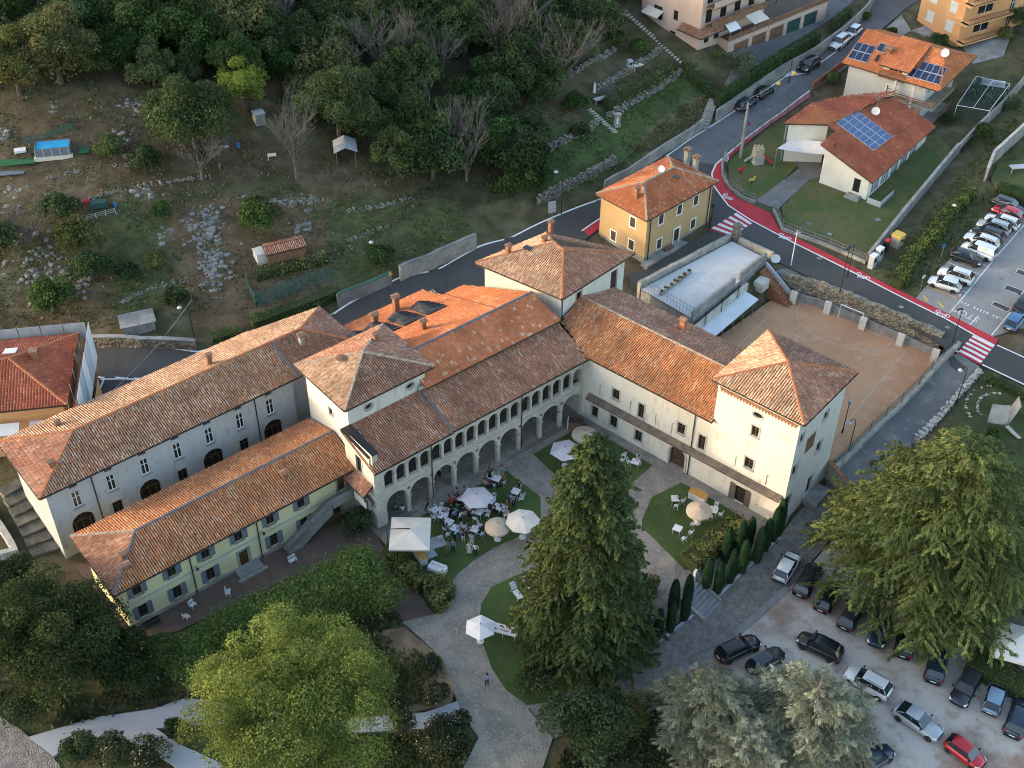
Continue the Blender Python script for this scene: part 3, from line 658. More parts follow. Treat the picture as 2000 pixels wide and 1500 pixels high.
def hip(par, c, z, apex, pal, rmat, base='roof_base', opts=None):
    """pyramid roof over four eave corners (2D) with an apex point"""
    c = [Vector((q[0], q[1], z)) for q in c]; a = Vector(apex)
    pals = pal if isinstance(pal, (list, tuple)) else [pal]*4
    return roof(par, [([c[i], c[(i+1) % 4], a], pals[i], dict(opts or {})) for i in range(4)], [(c[i], a, rmat) for i in range(4)], base)
def hip2(par, c, z, r0, r1, pal, rmat, base='roof_base', opts=None):
    """hip roof: c0-c1 and c2-c3 are the long eaves, ridge r0 (near c0/c3) to r1 (near c1/c2)"""
    c = [Vector((q[0], q[1], z)) for q in c]; a, b = Vector(r0), Vector(r1); o = opts or {}
    pals = pal if isinstance(pal, (list, tuple)) else [pal]*4
    return roof(par, [([c[0], c[1], b, a], pals[0], dict(o)), ([c[1], c[2], b], pals[1], dict(o)), ([c[2], c[3], a, b], pals[2], dict(o)), ([c[3], c[0], a], pals[3], dict(o))],
         [(a, b, rmat), (c[0], a, rmat), (c[1], b, rmat), (c[2], b, rmat), (c[3], a, rmat)], base)
def chimney(par, p, h=1.2, s=.55, mat='brick', rz=rad(40), name='chimney', cap=True):
    p = Vector(p); h *= .82; s *= .85; mb = MB(); mb.box(p-Vector((0, 0, .5)), (s, s, h+.5), rz); o = mb.build(name, mat, par)
    if cap:
        c = MB(); c.box(p+Vector((0, 0, h)), (s*1.3, s*1.3, .08), rz)
        for dx in (-1, 1):
            for dy in (-1, 1):
                x = Vector((math.cos(rz), math.sin(rz), 0))*dx*s*.42; y = Vector((-math.sin(rz), math.cos(rz), 0))*dy*s*.42; c.box(p+x+y+Vector((0, 0, h+.08)), (.12, .12, .22), rz)
        z = h+.3; e = s*.75; X = Vector((math.cos(rz), math.sin(rz), 0))*e; Y = Vector((-math.sin(rz), math.cos(rz), 0))*e; q = p+Vector((0, 0, z))
        c.slab([q-X-Y, q+X-Y, q+X*1+Vector((0, 0, .16)), q-X+Vector((0, 0, .16))], .05); c.slab([q+X+Y, q-X+Y, q-X+Vector((0, 0, .16)), q+X+Vector((0, 0, .16))], .05)
        c.build('chimney_cap', 'cap_clay', o)
    return o
M('cap_clay', (.30, .16, .10), (.22, .12, .08), 2.5, .9)
def pipe(par, f, u, z0, z1, r=.06): return MB().tube([f.pt(u, z0, .1), f.pt(u, z1, .1)], r, 6).build('downpipe', 'gutter', par)
def dish(par, p, r=.45, to=(-.3, -1, .35), mat='white', name='satellite_dish'):
    p = Vector(p); d = Vector(to).normalized(); a = d.cross(Vector((0, 0, 1))).normalized(); b = a.cross(d); mb = MB(); n = 12; vs = [p]
    for k, q in ((1, .5), (2, 1.0)): vs += [p+(a*math.cos(2*math.pi*j/n)+b*math.sin(2*math.pi*j/n))*r*q+d*(.12*q*q*r*2) for j in range(n)]
    mb.add(vs, [(0, 1+j, 1+(j+1) % n) for j in range(n)]+[(1+j, 1+n+j, 1+n+(j+1) % n, 1+(j+1) % n) for j in range(n)])
    mb.tube([p, p-d*.25, p-d*.25-Vector((0, 0, r+.3))], .03, 5); mb.tube([p, p+d*r*.9], .015, 4)
    return mb.build(name, mat, par)
def bx(u, v): return Vector((B40.x*u+BN.x*v, B40.y*u+BN.y*v))            # long-wing frame
A_U = uv(-40); A_N = uv(50)
def ax(a, n): return Vector((A_U.x*a+A_N.x*n, A_U.y*a+A_N.y*n))          # entrance-wing frame
def V3(p, z): return Vector((p[0], p[1], z))

# ------------------------------------------------------------------ grey wing
gw = thing('grey_wing', 'long grey plastered wing with hipped clay tile roof, beside the yellow house', 'building', V3(bx(32, 95), 0))
f = Fac(bx(18.8, 90.7), bx(45.9, 90.7)); mb = MB()
hw = []; ha = []; hbig = []; hsm = []
for k in range(7):
    c = 2.65+3.585*k; hw.append((c-.42, c+.42, 5.75, 7.75)); ha.append((c-.4, c+.4, 8.35, 9.0))
    if k % 2 == 0: hbig.append((c-1.15, c+1.15, .02, 4.85, True, .5))
    else: hsm.append((c-.5, c+.5, 2.6, 4.2))
wallface(mb, f, -.5, 9.5, hw+ha+hbig+hsm, .22)
for A_, B_ in ((bx(18.8, 99.4), bx(18.8, 90.7)), (bx(45.9, 99.4), bx(18.8, 99.4)), (bx(54, 91.5), bx(54, 98.2)), (bx(54, 98.2), bx(45.9, 98.2)), (bx(45.9, 91.5), bx(54, 91.5))): wallface(mb, Fac(A_, B_), -.5, 9.5)
mb.build('wall', 'plaster_grey', gw)
for h in hw: window(gw, f, h, .18, 'frame_white', sill='concrete', bars=1)
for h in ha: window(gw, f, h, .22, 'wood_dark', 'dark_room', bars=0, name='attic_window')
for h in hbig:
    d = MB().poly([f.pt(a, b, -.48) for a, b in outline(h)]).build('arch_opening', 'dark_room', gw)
    m2 = MB(); c = (h[0]+h[1])/2
    for t in (-.75, 0, .75): fbox(m2, f, c+t-.05, c+t+.05, .05, 3.6, -.46, -.38)
    fbox(m2, f, h[0]+.02, h[1]-.02, 3.6, 3.75, -.46, -.36); fbox(m2, f, h[0]+.02, h[1]-.02, .05, 1.1, -.465, -.4)
    for t in (45, 90, 135): m2.tube([f.pt(c, 3.7, -.42), f.pt(c+1.05*math.cos(rad(t)), 3.7+1.05*math.sin(rad(t)), -.42)], .04, 4)
    m2.build('timber_screen', 'wood_door', d)
for h in hsm:
    c = (h[0]+h[1])/2; oo = outline((c-1.15, c+1.15, .05, 4.8, True)); ii = [(h[0], .05), (h[1], .05)]
    lp = [[Vector((a, b, 0)) for a, b in oo], [Vector((a, b, 0)) for a, b in outline(h)]]; q = MB(); fl = lp[0]+lp[1]
    q.add([f.pt(p.x, p.y, .012) for p in fl], [tuple(t) for t in geometry.tessellate_polygon(lp)]); q.build('arch_infill', 'stone_pale', gw)
    window(gw, f, h, .2, 'wood_dark')
for u in (4.48, 22.48): pipe(gw, f, u, 0, 9.4)
fbox(MB(), f, .02, f.L-.4, 0, 1.9, .02, .05).build('plinth', 'stone_pale', gw)
E0, E1, E2, E3 = bx(18.1, 90.05), bx(46.3, 90.05), bx(46.3, 100.1), bx(18.1, 100.1); zr, ze = 11.1, 9.5
R0, R1 = V3(bx(24.0, 95.05), zr), V3(bx(49.9, 95.05), zr)
roof(gw, [([V3(E0, ze), V3(E1, ze), R1-V3((B40*3.6), 0), R0], 'old'), ([V3(E3, ze), V3(E0, ze), R0], 'rosy'), ([V3(E2, ze), V3(E3, ze), R0, R1], 'pale'),
          ([V3(bx(54.7, 99.0), ze), V3(bx(45.0, 100.1), ze), R1], 'pale'), ([V3(bx(54.7, 90.9), ze), V3(bx(54.7, 99.0), ze), R1], 'rosy'), ([V3(E1, ze), V3(bx(54.7, 90.9), ze), R1, R1-V3(B40*3.6, 0)], 'brown')],
     [(R0, R1), (V3(E0, ze), R0), (V3(E3, ze), R0), (V3(bx(54.7, 99), ze), R1), (V3(bx(54.7, 90.9), ze), R1), (V3(E1, ze), R1-V3(B40*3.6, 0), 'ridge_blue')])
chimney(gw, V3(bx(20.6, 92.6), 10.0), .9, .6); chimney(gw, V3(bx(39.6, 96.3), 10.8), 1.2); chimney(gw, V3(bx(49.0, 93.4), 10.8), .9, .6, 'stone'); chimney(gw, V3(bx(23.5, 97.8), 10.1), .5, .5)

# ------------------------------------------------------------------ yellow house
yh = thing('yellow_house', 'pale yellow two-storey house with grey shutters and hipped tile roof', 'house', V3(bx(33, 83), 0))
f = Fac(bx(19.8, 78.7), bx(45.7, 78.7)); mb = MB(); up = []; lo = []
for k in range(7): c = 1.5+3.53*k; up.append((c-.42, c+.42, 3.85, 5.35))
for k in (0, 1, 2, 4, 5): c = 1.55+3.53*k; lo.append((c-.43, c+.43, .75, 2.35))
d1 = (11.75, 12.75, .02, 2.35); d2 = (22.5, 23.5, .02, 2.1); up = up[:6]; d3 = (23.4, 24.3, 3.3, 5.3)
wallface(mb, f, -.4, 6.0, up+lo+[d1, d2, d3], .2)
for A_, B_ in ((bx(19.8, 86.6), bx(19.8, 78.7)), (bx(45.7, 86.6), bx(19.8, 86.6)), (bx(45.7, 78.7), bx(45.7, 86.6))): wallface(mb, Fac(A_, B_), -.4, 6.0)
mb.build('wall', 'plaster_yellow', yh)
for h in up+lo: window(yh, f, h, .18, 'wood_dark', 'glass', shut='shutter_grey', sw=.5, sill='concrete')
for d_ in (d1, d2, d3): door(yh, f, d_, 'wood_door', .2, 'concrete')
fbox(MB(), f, 0, f.L, 3.02, 3.2, .002, .04).build('string_course', 'concrete_blue', yh); fbox(MB(), f, 0, f.L, 0, .45, .003, .05).build('plinth', 'concrete', yh)
m2 = MB(); fbox(m2, f, 11.0, 13.6, 0, .3, .05, 1.2); fbox(m2, f, 10.7, 13.9, 0, .15, 1.2, 1.6); m2.build('door_step', 'concrete', yh)
for u in (6.9, 14.1): pipe(yh, f, u, 0, 5.9)
for u in (7.3, 14.5): 
    l = MB(); l.tube([f.pt(u, 3.6, .02), f.pt(u, 3.75, .45)], .03, 5); l.lathe([(.05, -.3), (.13, -.2), (.16, 0), (.04, .1)], f.pt(u, 3.7, .5), 6); l.build('wall_lamp', 'metal_dark', yh)
c4 = [bx(19.0, 78.05), bx(45.6, 78.05), bx(45.6, 87.3), bx(19.1, 87.3)]
R0, R1 = V3(bx(23.7, 82.7), 7.4), V3(bx(45.6, 82.7), 7.4); z = 6.0
roof(yh, [([V3(c4[0], z), V3(c4[1], z), R1, R0], 'orange'), ([V3(c4[3], z), V3(c4[0], z), R0], 'rosy'), ([V3(c4[2], z), V3(c4[3], z), R0, R1], 'orange')], [(R0, R1, 'ridge_blue'), (V3(c4[0], z), R0, 'ridge_blue'), (V3(c4[3], z), R0, 'ridge_pale')])
chimney(yh, V3(bx(21.6, 81.0), 6.5), .8, .6); chimney(yh, V3(bx(21.3, 79.8), 6.35), .6, .55); chimney(yh, V3(bx(38.5, 80.6), 6.8), .6, .6)
# outside stair of the yellow house
st = thing('outside_stair', 'grey stone stair climbing the wall of the yellow house to an upper door', 'stairs', f.pt(20, 0, .7))
n = 20
for k in range(n):
    u = 16.4+k*.27; s = MB(); fbox(s, f, u, u+.29, max(0, 3.2*(k+1)/n-1.0), 3.2*(k+1)/n, .06, 1.35); s.build('step', 'concrete', st)
m2 = MB(); m2.obox(f.pt(16.2, .5, 1.35), f.U*5.6+Vector((0, 0, 3.15)), f.N*.2, (0, 0, .75)); m2.obox(f.pt(21.8, 3.1, 1.35), f.U*3.2, f.N*.2, (0, 0, 1.2)); m2.build('parapet', 'concrete_dark', st)
m2 = MB(); fbox(m2, f, 21.8, 25.2, 2.95, 3.22, .06, 1.34); m2.build('landing', 'concrete', st)
m2 = MB(); fbox(m2, f, 24.6, 25.2, 2.95, 3.25, 1.36, 3.9); fbox(m2, f, 24.55, 24.75, 3.25, 4.2, 1.56, 3.9); m2.build('gallery', 'concrete', st)

# ------------------------------------------------------------------ left tower
lt = thing('square_tower', 'cream square tower with pyramid roof and two oculus windows, between grey wing and loggia', 'tower', V3(bx(50.5, 83.5), 0))
LTc = [bx(45.8, 79.7), bx(55.2, 79.7), bx(55.2, 87.4), bx(45.8, 87.4)]; mb = MB()
f1 = Fac(LTc[0], LTc[1]); f2 = Fac(LTc[3], LTc[0]); oc = [(2.0, 2.9, 10.95, 11.65, 'round'), (7.1, 8.0, 10.95, 11.65, 'round')]; sw_ = [(4.1, 4.75, 9.3, 10.3)]
wallface(mb, f1, -.3, 13.1, oc, .25); wallface(mb, f2, -.3, 13.1, sw_, .25); wallface(mb, Fac(LTc[1], LTc[2]), -.3, 13.1); wallface(mb, Fac(LTc[2], LTc[3]), -.3, 13.1)
mb.build('wall', 'plaster_cream', lt)
for h in oc: window(lt, f1, h, .22, 'stone', sur='stone')
for h in sw_: window(lt, f2, h, .2, 'wood_dark', sur='stone_pale')
hip(lt, [bx(45.1, 79.0), bx(55.95, 79.0), bx(55.95, 88.1), bx(45.1, 88.1)], 13.0, V3(bx(50.5, 83.6), 14.7), ['brown', 'rosy', 'rosy', 'pale'], 'ridge_pale')
chimney(lt, V3(bx(53.2, 85.3), 13.7), 1.0, .55)
m2 = MB(); m2.lathe([(.02, .62), (.55, .5), (.62, .42), (.55, .38)], V3(bx(48.6, 84.6), 13.9), 12); m2.tube([V3(bx(48.6, 84.6), 13.9), V3(bx(48.6, 84.6), 14.4)], .18, 8); m2.build('round_vent', 'timber_brown', lt)
# lean-to roof beside the tower, above the stair gallery
l2 = thing('stair_porch', 'small tiled porch over the gallery door beside the square tower', 'porch', V3(bx(45, 78), 3))
roof(l2, [([V3(bx(43.9, 74.9), 5.1), V3(bx(43.9, 78.6), 5.1), V3(bx(45.0, 78.6), 5.9), V3(bx(45.0, 74.9), 5.9)], 'rosy')], [])
MB().obox(V3(bx(44.05, 75.0), 3.25), V3(B40*.12, 0), V3(BN*2.0, 0), (0, 0, 1.0)).build('parapet', 'plaster_cream', l2)
MB().obox(V3(bx(44.0, 74.95), 4.2), V3(B40*.14, 0), V3(BN*.14, 0), (0, 0, .9)).build('post', 'wood_dark', l2)

# ------------------------------------------------------------------ loggia
lg = thing('loggia_wing', 'two-storey loggia with nine wide arches below and eighteen small arches above', 'building', V3(bx(59, 77), 0))
f = Fac(bx(45.05, 74.63), bx(72.75, 74.63)); mb = MB(); c0 = 4.0; bay = 2.955
low = [(c0-bay+.2, c0-.2, .02, 3.75, True, .45)]+[(c0+bay*k+.2, c0+bay*(k+1)-.2, .02, 3.75, True, .45) for k in range(7)]+[(c0+bay*7+.2, f.L-.12, .02, 3.72, True, .45)]
uph = []
for k in range(-1, 8):
    for j in (0, 1):
        a = c0+bay*k+bay/2*j; uph.append((a+.14, a+bay/2-.14, 4.85, 7.15, True, .4))
uph[-1] = (uph[-1][0], f.L-.12, 4.85, 7.1, True, .4)
wallface(mb, f, -.3, 8.3, low+uph, .4)
wallface(mb, Fac(bx(45.05, 79.6), bx(45.05, 74.63)), -.3, 10.2, [(1.9, 2.9, 6.0, 8.6, True, .3)], .3)
wallface(mb, Fac(bx(45.05, 79.3), bx(72.75, 79.3)), -.3, 8.3, [(2+bay*k, 3.1+bay*k, .05, 2.3) for k in range(8)]+[(2.2+bay*k, 3.2+bay*k, 4.5, 6.7) for k in range(8)], .3)
# inner face of the arcades
wallface(mb, Fac(bx(72.75, 75.05), bx(45.05, 75.05)), -.3, 8.3, [(f.L-h[1], f.L-h[0])+h[2:5]+(.02,) for h in low+uph], .02)
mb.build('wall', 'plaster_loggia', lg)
m2 = MB(); m2.obox(V3(bx(45.1, 75.06), 4.2), V3(B40*27.6, 0), V3(BN*4.2, 0), (0, 0, .3)); m2.build('upper_floor', 'wood_roof', lg)
m2 = MB()
for a, b, c, d in ((4.22, 4.34, .0, .06), (7.72, 7.82, 0, .05), (8.1, 8.3, 0, .18), (4.66, 4.72, 0, .05)): fbox(m2, f, .0, f.L, a, b, .002, d+.002)
m2.build('cornice', 'stone_pale', lg)
for k in range(8):                                  # columns with base and capital
    u = c0+bay*k; p = f.pt(u, 0, -.22); m2 = MB()
    m2.box(p, (.55, .55, .16), rad(40)); m2.lathe([(.25, .16), (.27, .24), (.2, .3), (.185, 1.9), (.17, 1.95), (.22, 2.05), (.27, 2.15)], p, 12); m2.box(p+Vector((0, 0, 2.15)), (.56, .56, .2), rad(40)); m2.build('column', 'stone_pale', lg)
for k in range(17):
    u = c0-bay+bay/2*(k+1); p = f.pt(u, 4.72, -.2); m2 = MB(); m2.box(p+Vector((0, 0, .12)), (.26, .3, .1), rad(40)); m2.lathe([(.1, .2), (.12, .28), (.09, .34), (.085, 1.25), (.12, 1.35)], p, 8); m2.box(p+Vector((0, 0, 1.35)), (.28, .32, .12), rad(40)); m2.build('small_column', 'stone_pale', lg)
for k in range(8):
    u = c0+bay*k; p = f.pt(u, 3.35, .01); m2 = MB(); n = 12
    m2.add([f.pt(u+.2*math.cos(2*math.pi*j/n), 3.4+.2*math.sin(2*math.pi*j/n), .03) for j in range(n)]+[f.pt(u, 3.4, .07)], [(j, (j+1) % n, n) for j in range(n)]); m2.build('roundel', 'brick', lg)
fb = Fac(bx(45.05, 79.3), bx(72.75, 79.3))
for k in range(8):
    door(lg, fb, (2+bay*k, 3.1+bay*k, .05, 2.3), 'wood_door', .28, None); door(lg, fb, (2.2+bay*k, 3.2+bay*k, 4.5, 6.7), 'wood_door', .28, None)
for u in (6.95, 18.9): pipe(lg, f, u, 0, 8.2)
z0, z1 = 8.45, 10.15
roof(lg, [([V3(bx(44.75, 73.95), z0), V3(bx(54.4, 73.95), z0), V3(bx(54.4, 79.65), z1), V3(bx(44.75, 79.65), z1)], 'rosy')], [])
roof(lg, [([V3(bx(54.4, 73.95), z0+.12), V3(bx(73.0, 73.95), z0+.12), V3(bx(72.9, 79.3), z1+.25), V3(bx(54.4, 79.3), z1+.25)], 'rosy')], [(V3(bx(54.4, 73.95), z0+.1), V3(bx(54.4, 79.5), z1+.2), 'ridge_blue')], eaves=True)
m2 = MB(); m2.obox(V3(bx(44.9, 75.0), 8.5), V3(B40*1.0, 0), V3(BN*4.6, 0), (0, 0, 1.3)); m2.build('parapet', 'plaster_loggia', lg)
m2 = MB(); m2.slab([V3(bx(44.75, 74.9), 9.85), V3(bx(46.0, 74.9), 9.85), V3(bx(46.0, 79.7), 10.3), V3(bx(44.75, 79.7), 10.3)], .08); m2.build('lead_cap', 'gutter', lg)
fs_ = Fac(bx(45.05, 79.6), bx(45.05, 74.63)); window(lg, fs_, (1.9, 2.9, 6.0, 8.6, True), .25, 'wood_dark', sur='stone_pale')
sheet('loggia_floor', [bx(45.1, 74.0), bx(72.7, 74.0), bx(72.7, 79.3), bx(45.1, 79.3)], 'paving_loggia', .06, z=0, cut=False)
M('slate', (.055, .055, .06), (.035, .035, .04), 2, .8)
# ------------------------------------------------------------------ church hall behind the loggia
hl = thing('hall', 'broad hall with smooth orange tile roof and dark roof dormers behind the loggia', 'building', V3(bx(64, 87), 0)); mb = MB()
HLp = [bx(54.2, 79.35), bx(72.4, 79.35), bx(69.9, 92), bx(67.2, 92), bx(67.2, 94.6), bx(54.8, 94.6), bx(54.2, 88)]
for i in range(len(HLp)): wallface(mb, Fac(HLp[i], HLp[(i+1) % len(HLp)]), -.3, 10.9 if i == 0 else 8.8)
mb.build('wall', 'plaster_cream', hl)
zr = 12.8; ro = {'w': .31, 'ln': .38, 'r': .15, 'hgt': .03, 'lift': .022, 'jit': .25}
rh = roof(hl, [([V3(bx(54.6, 78.7), 11.0), V3(bx(72.9, 78.7), 11.0), V3(bx(72.1, 82.7), zr), V3(bx(54.6, 82.7), zr)], 'flat', ro),
          ([V3(bx(67.3, 92.4), 9.3), V3(bx(54.6, 92.4), 9.3), V3(bx(54.6, 82.7), zr), V3(bx(67.3, 82.7), zr)], 'new', dict(ro)), ([V3(bx(70.2, 92.4), 9.3), V3(bx(67.3, 92.4), 9.3), V3(bx(67.3, 82.7), zr), V3(bx(72.1, 82.7), zr)], 'new', dict(ro)),
          ([V3(bx(66.3, 95.2), 8.8), V3(bx(54.6, 95.2), 8.8), V3(bx(54.6, 92.41), 9.32), V3(bx(67.0, 92.41), 9.32)], 'new', dict(ro))], [(V3(bx(54.6, 82.7), zr), V3(bx(72.0, 82.7), zr), 'ridge_blue')], 'roof_base_new')
for u in (63.7, 60.6, 57.4, 54.9):                    # dark skylight dormers
    m2 = MB(); zt = zr-(91-82.7)*.36
    def rp(uu, vv, dz=0): return V3(bx(uu, vv), zr-(vv-82.7)*.36+dz)
    a, b, c, d = rp(u-1.25, 92.6, .1), rp(u+1.25, 92.6, .1), rp(u+1.45, 89.0, .12), rp(u-1.45, 89.0, .12); ap = rp(u-.3, 92.2, .9); ap2 = rp(u, 89.3, .3)
    m2.add([a, b, c, d, ap, ap2], [(0, 1, 4), (1, 2, 5, 4), (3, 0, 4, 5), (2, 3, 5)])
    for k in range(5):
        t = .15+.17*k; p0 = a.lerp(d, t); p1 = ap.lerp(ap2, t); m2.tube([p0+Vector((0, 0, .04)), p1+Vector((0, 0, .05))], .05, 4); p0 = b.lerp(c, t); m2.tube([p0+Vector((0, 0, .04)), p1+Vector((0, 0, .05))], .05, 4)
    m2.build('roof_dormer', 'slate', rh)
chimney(hl, V3(bx(61.4, 93.6), 9.3), 1.8, .7); chimney(hl, V3(bx(57.8, 92.6), 9.5), 1.3, .7); chimney(hl, V3(bx(59.9, 86.3), 11.5), 1.1, .6)
# ------------------------------------------------------------------ back tower house
bt = thing('hipped_house', 'cream square house with low hipped tile roof behind the entrance wing', 'house', V3(ax(-70, 91), 0)); mb = MB()
EV = [P(928, 513, 13).xy, P(1098, 584, 13).xy, P(1240, 494, 13).xy, P(1066, 455, 13).xy]; cB = sum(EV, Vector((0, 0)))/4; BTc = [cB+(q-cB)*.88 for q in EV]
f1 = Fac(BTc[0], BTc[1]); f2 = Fac(BTc[1], BTc[2]); w2 = [(2.6, 3.5, 10.6, 11.8)]; dr = (8.6, 9.8, 8.6, 11.6)
wallface(mb, f1, -.3, 13.1); wallface(mb, f2, -.3, 13.1, w2+[dr], .25); wallface(mb, Fac(BTc[2], BTc[3]), -.3, 13.1); wallface(mb, Fac(BTc[3], BTc[0]), -.3, 13.1); mb.build('wall', 'plaster_cream', bt)
for h in w2: window(bt, f2, h, .2, 'wood_dark', sur='stone_pale')
door(bt, f2, dr, 'wood_dark', .25)
hip2(bt, EV, 13.0, P(1082, 474, 14.7), P(1100, 489, 14.7), ['pale', 'rosy', 'rosy', 'pale'], 'ridge_orange')
for q in ((-75, 88.5), (-73, 92.5), (-74.5, 95.5)): chimney(bt, V3(ax(*q), 13.7), 1.0, .55)
m2 = MB(); m2.box(V3(ax(-73.4, 90), 14.3), (.9, .7, .12), rad(-40)); m2.build('skylight', 'glass', bt)
for u in (.05,): pipe(bt, f2, u+.1, 9, 13)
# ------------------------------------------------------------------ entrance wing
ew = thing('entrance_wing', 'cream wing with arched door and a long dark canopy facing the courtyard', 'building', V3(ax(-52, 90), 0)); mb = MB()
f = Fac(ax(-59.6, 84.6), ax(-44.25, 84.6)); T_ = 59.6
up = [(2.85, 3.75, 4.95, 6.35), (6.3, 7.05, 4.2, 6.2), (11.35, 12.25, 4.95, 6.4), (14.0, 14.8, 4.3, 6.3)]; lo = [(-.0+.25, 1.1, .85, 2.4), (2.8, 3.75, .9, 2.5), (6.2, 7.1, .8, 2.3)]
ad = (10.75, 12.75, .02, 2.95, True, .45)
wallface(mb, f, -.3, 9.2, up+lo+[ad], .25)
for A_, B_ in ((ax(-44.25, 84.6), ax(-44.25, 95.6)), (ax(-44.25, 95.6), ax(-66, 95.6)), (ax(-66, 95.6), ax(-66, 85)), (ax(-66, 85), ax(-59.6, 84.6))): wallface(mb, Fac(A_, B_), -.3, 9.2)
mb.build('wall', 'plaster_cream', ew)
for h in up: window(ew, f, h, .22, 'wood_door', sur='stone_pale', sill='stone_pale')
for h in lo: window(ew, f, h, .22, 'wood_dark', sur='stone_pale')
door(ew, f, ad, 'wood_dark', .42, 'stone_pale', 'arched_door')
pipe(ew, f, 13.3, 0, 9.1)
def iron_bracket(par, f, u, z):
    MB().tube([f.pt(u, z-1.2, .03), f.pt(u, z+.2, .06), f.pt(u+.45, z+.75, .5)], .02, 4).build('iron_hook', 'metal_dark', par)
for u in (1.2, 5.3, 8.6, 10.7): iron_bracket(ew, f, u, 5.6)
fA = Fac(ax(-59.6, 84.6), ax(-35.0, 84.6))
cy = thing('wall_canopy', 'long sloping dark timber canopy running along the cream courtyard wall', 'canopy', fA.pt(12, 3.2, .5))
m2 = MB(); m2.slab([fA.pt(-.2, 3.6, .72), fA.pt(24.3, 3.6, .72), fA.pt(24.3, 4.0, .02), fA.pt(-.2, 4.0, .02)], .07); m2.build('canopy_roof', 'wood_roof', cy)
m2 = MB(); fbox(m2, fA, -.2, 24.3, 3.43, 3.53, .62, .7); m2.build('canopy_beam', 'wood_dark', cy)
for k in range(13): m2 = MB(); u = .2+k*1.98; m2.tube([fA.pt(u, 2.9, .03), fA.pt(u, 3.45, .62)], .05, 4); m2.build('bracket', 'wood_dark', cy)
er0, er1 = V3(ax(-66, 90.4), 10.9), V3(ax(-44.1, 90.4), 10.9)
roof(ew, [([V3(ax(-60.4, 84.2), 9.05), V3(ax(-44.1, 84.2), 9.05), er1, er0, V3(ax(-65.6, 86.5), 9.75)], 'orange'), ([V3(ax(-43.9, 96.4), 9.0), V3(ax(-66, 96.4), 9.0), er0, er1], 'rosy')], [(er0, er1, 'ridge_pale')])
chimney(ew, V3(ax(-54.7, 94.3), 9.6), 1.5, .7, 'ridge_orange', rad(-40)); chimney(ew, V3(ax(-62.5, 88.5), 10.3), .4, .5)
# ------------------------------------------------------------------ right tower
rt = thing('corner_tower', 'tall cream corner tower with pyramid roof and zigzag brick frieze, nearest the car park', 'tower', V3(ax(-39.6, 89.5), 0)); mb = MB()
RTc = [ax(-44.25, 84.6), ax(-35.0, 84.6), ax(-35.0, 93.9), ax(-44.25, 93.9)]; f1 = Fac(RTc[0], RTc[1]); f2 = Fac(RTc[1], RTc[2]); o1 = 59.6-44.25
hs = [(4.2, 5.3, 12.0, 12.7, 'round'), (4.35, 5.15, 9.6, 10.9), (4.2, 5.2, 5.15, 6.55)]; dd = (3.7, 4.9, .02, 2.2)
sd_ = [(.55, 1.35, 10.8, 12.0), (5.3, 6.2, 10.6, 11.7), (5.2, 6.2, 6.2, 7.7), (.3, 1.25, 6.5, 7.9), (.25, 1.3, 2.2, 3.7)]; sdoor = (4.9, 6.1, .3, 3.0); pan = (2.4, 4.3, 8.0, 10.2)
wallface(mb, f1, -.8, 14.5, hs+[dd], .25); wallface(mb, f2, -1.2, 14.5, sd_+[sdoor, pan], .25); wallface(mb, Fac(RTc[2], RTc[3]), -.8, 14.5); wallface(mb, Fac(RTc[3], RTc[0]), -.8, 14.5); mb.build('wall', 'plaster_cream', rt)
for h in hs: window(rt, f1, h, .22, 'wood_door', sur='stone_pale', sill=None if len(h) > 4 else 'stone_pale')
window(rt, f1, dd, .22, 'wood_dark', 'dark_room', shut='shutter_brown', sw=.62, name='door')
for h in sd_: window(rt, f2, h, .22, 'wood_dark', sur='stone_pale')
door(rt, f2, sdoor, 'wood_dark', .3); 
m2 = MB(); m2.poly([f2.pt(a, b, -.08) for a, b in outline(pan)])
for k in range(5): fbox(m2, f2, 2.45+k*.37, 2.78+k*.37, 8.05, 10.15, -.075, -.04)
m2.build('wood_panel', 'timber_brown', rt)
m2 = MB(); n = 24
for k in range(n):
    u = .3+k*(f1.L-.6)/n; w_ = (f1.L-.6)/n
    m2.add([f1.pt(u, 13.5, .01), f1.pt(u+w_, 13.5, .01), f1.pt(u+w_/2, 13.05, .01), f1.pt(u, 13.5, .08), f1.pt(u+w_, 13.5, .08), f1.pt(u+w_/2, 13.05, .08)], [(3, 4, 5), (0, 2, 5, 3), (1, 4, 5, 2), (0, 3, 4, 1)])
fbox(m2, f1, .2, f1.L-.2, 13.5, 13.6, .002, .09); m2.build('zigzag_frieze', 'brick', rt)
hip(rt, [ax(-44.7, 84.05), ax(-34.4, 84.05), ax(-34.4, 94.5), ax(-44.7, 94.5)], 14.45, V3(ax(-39.55, 89.25), 16.15), ['pale', 'rosy', 'brown', 'pale'], 'ridge_orange', opts={'w': .27, 'hgt': .11, 'r': .11})
iron_bracket(rt, f1, 3.2, 5.8); iron_bracket(rt, f1, 6.9, 5.4)
m2 = MB(); m2.obox(f2.pt(4.5, -1.2, .02), f2.U*3.2, f2.N*1.6, (0, 0, 1.5)); m2.build('door_terrace', 'concrete', rt)
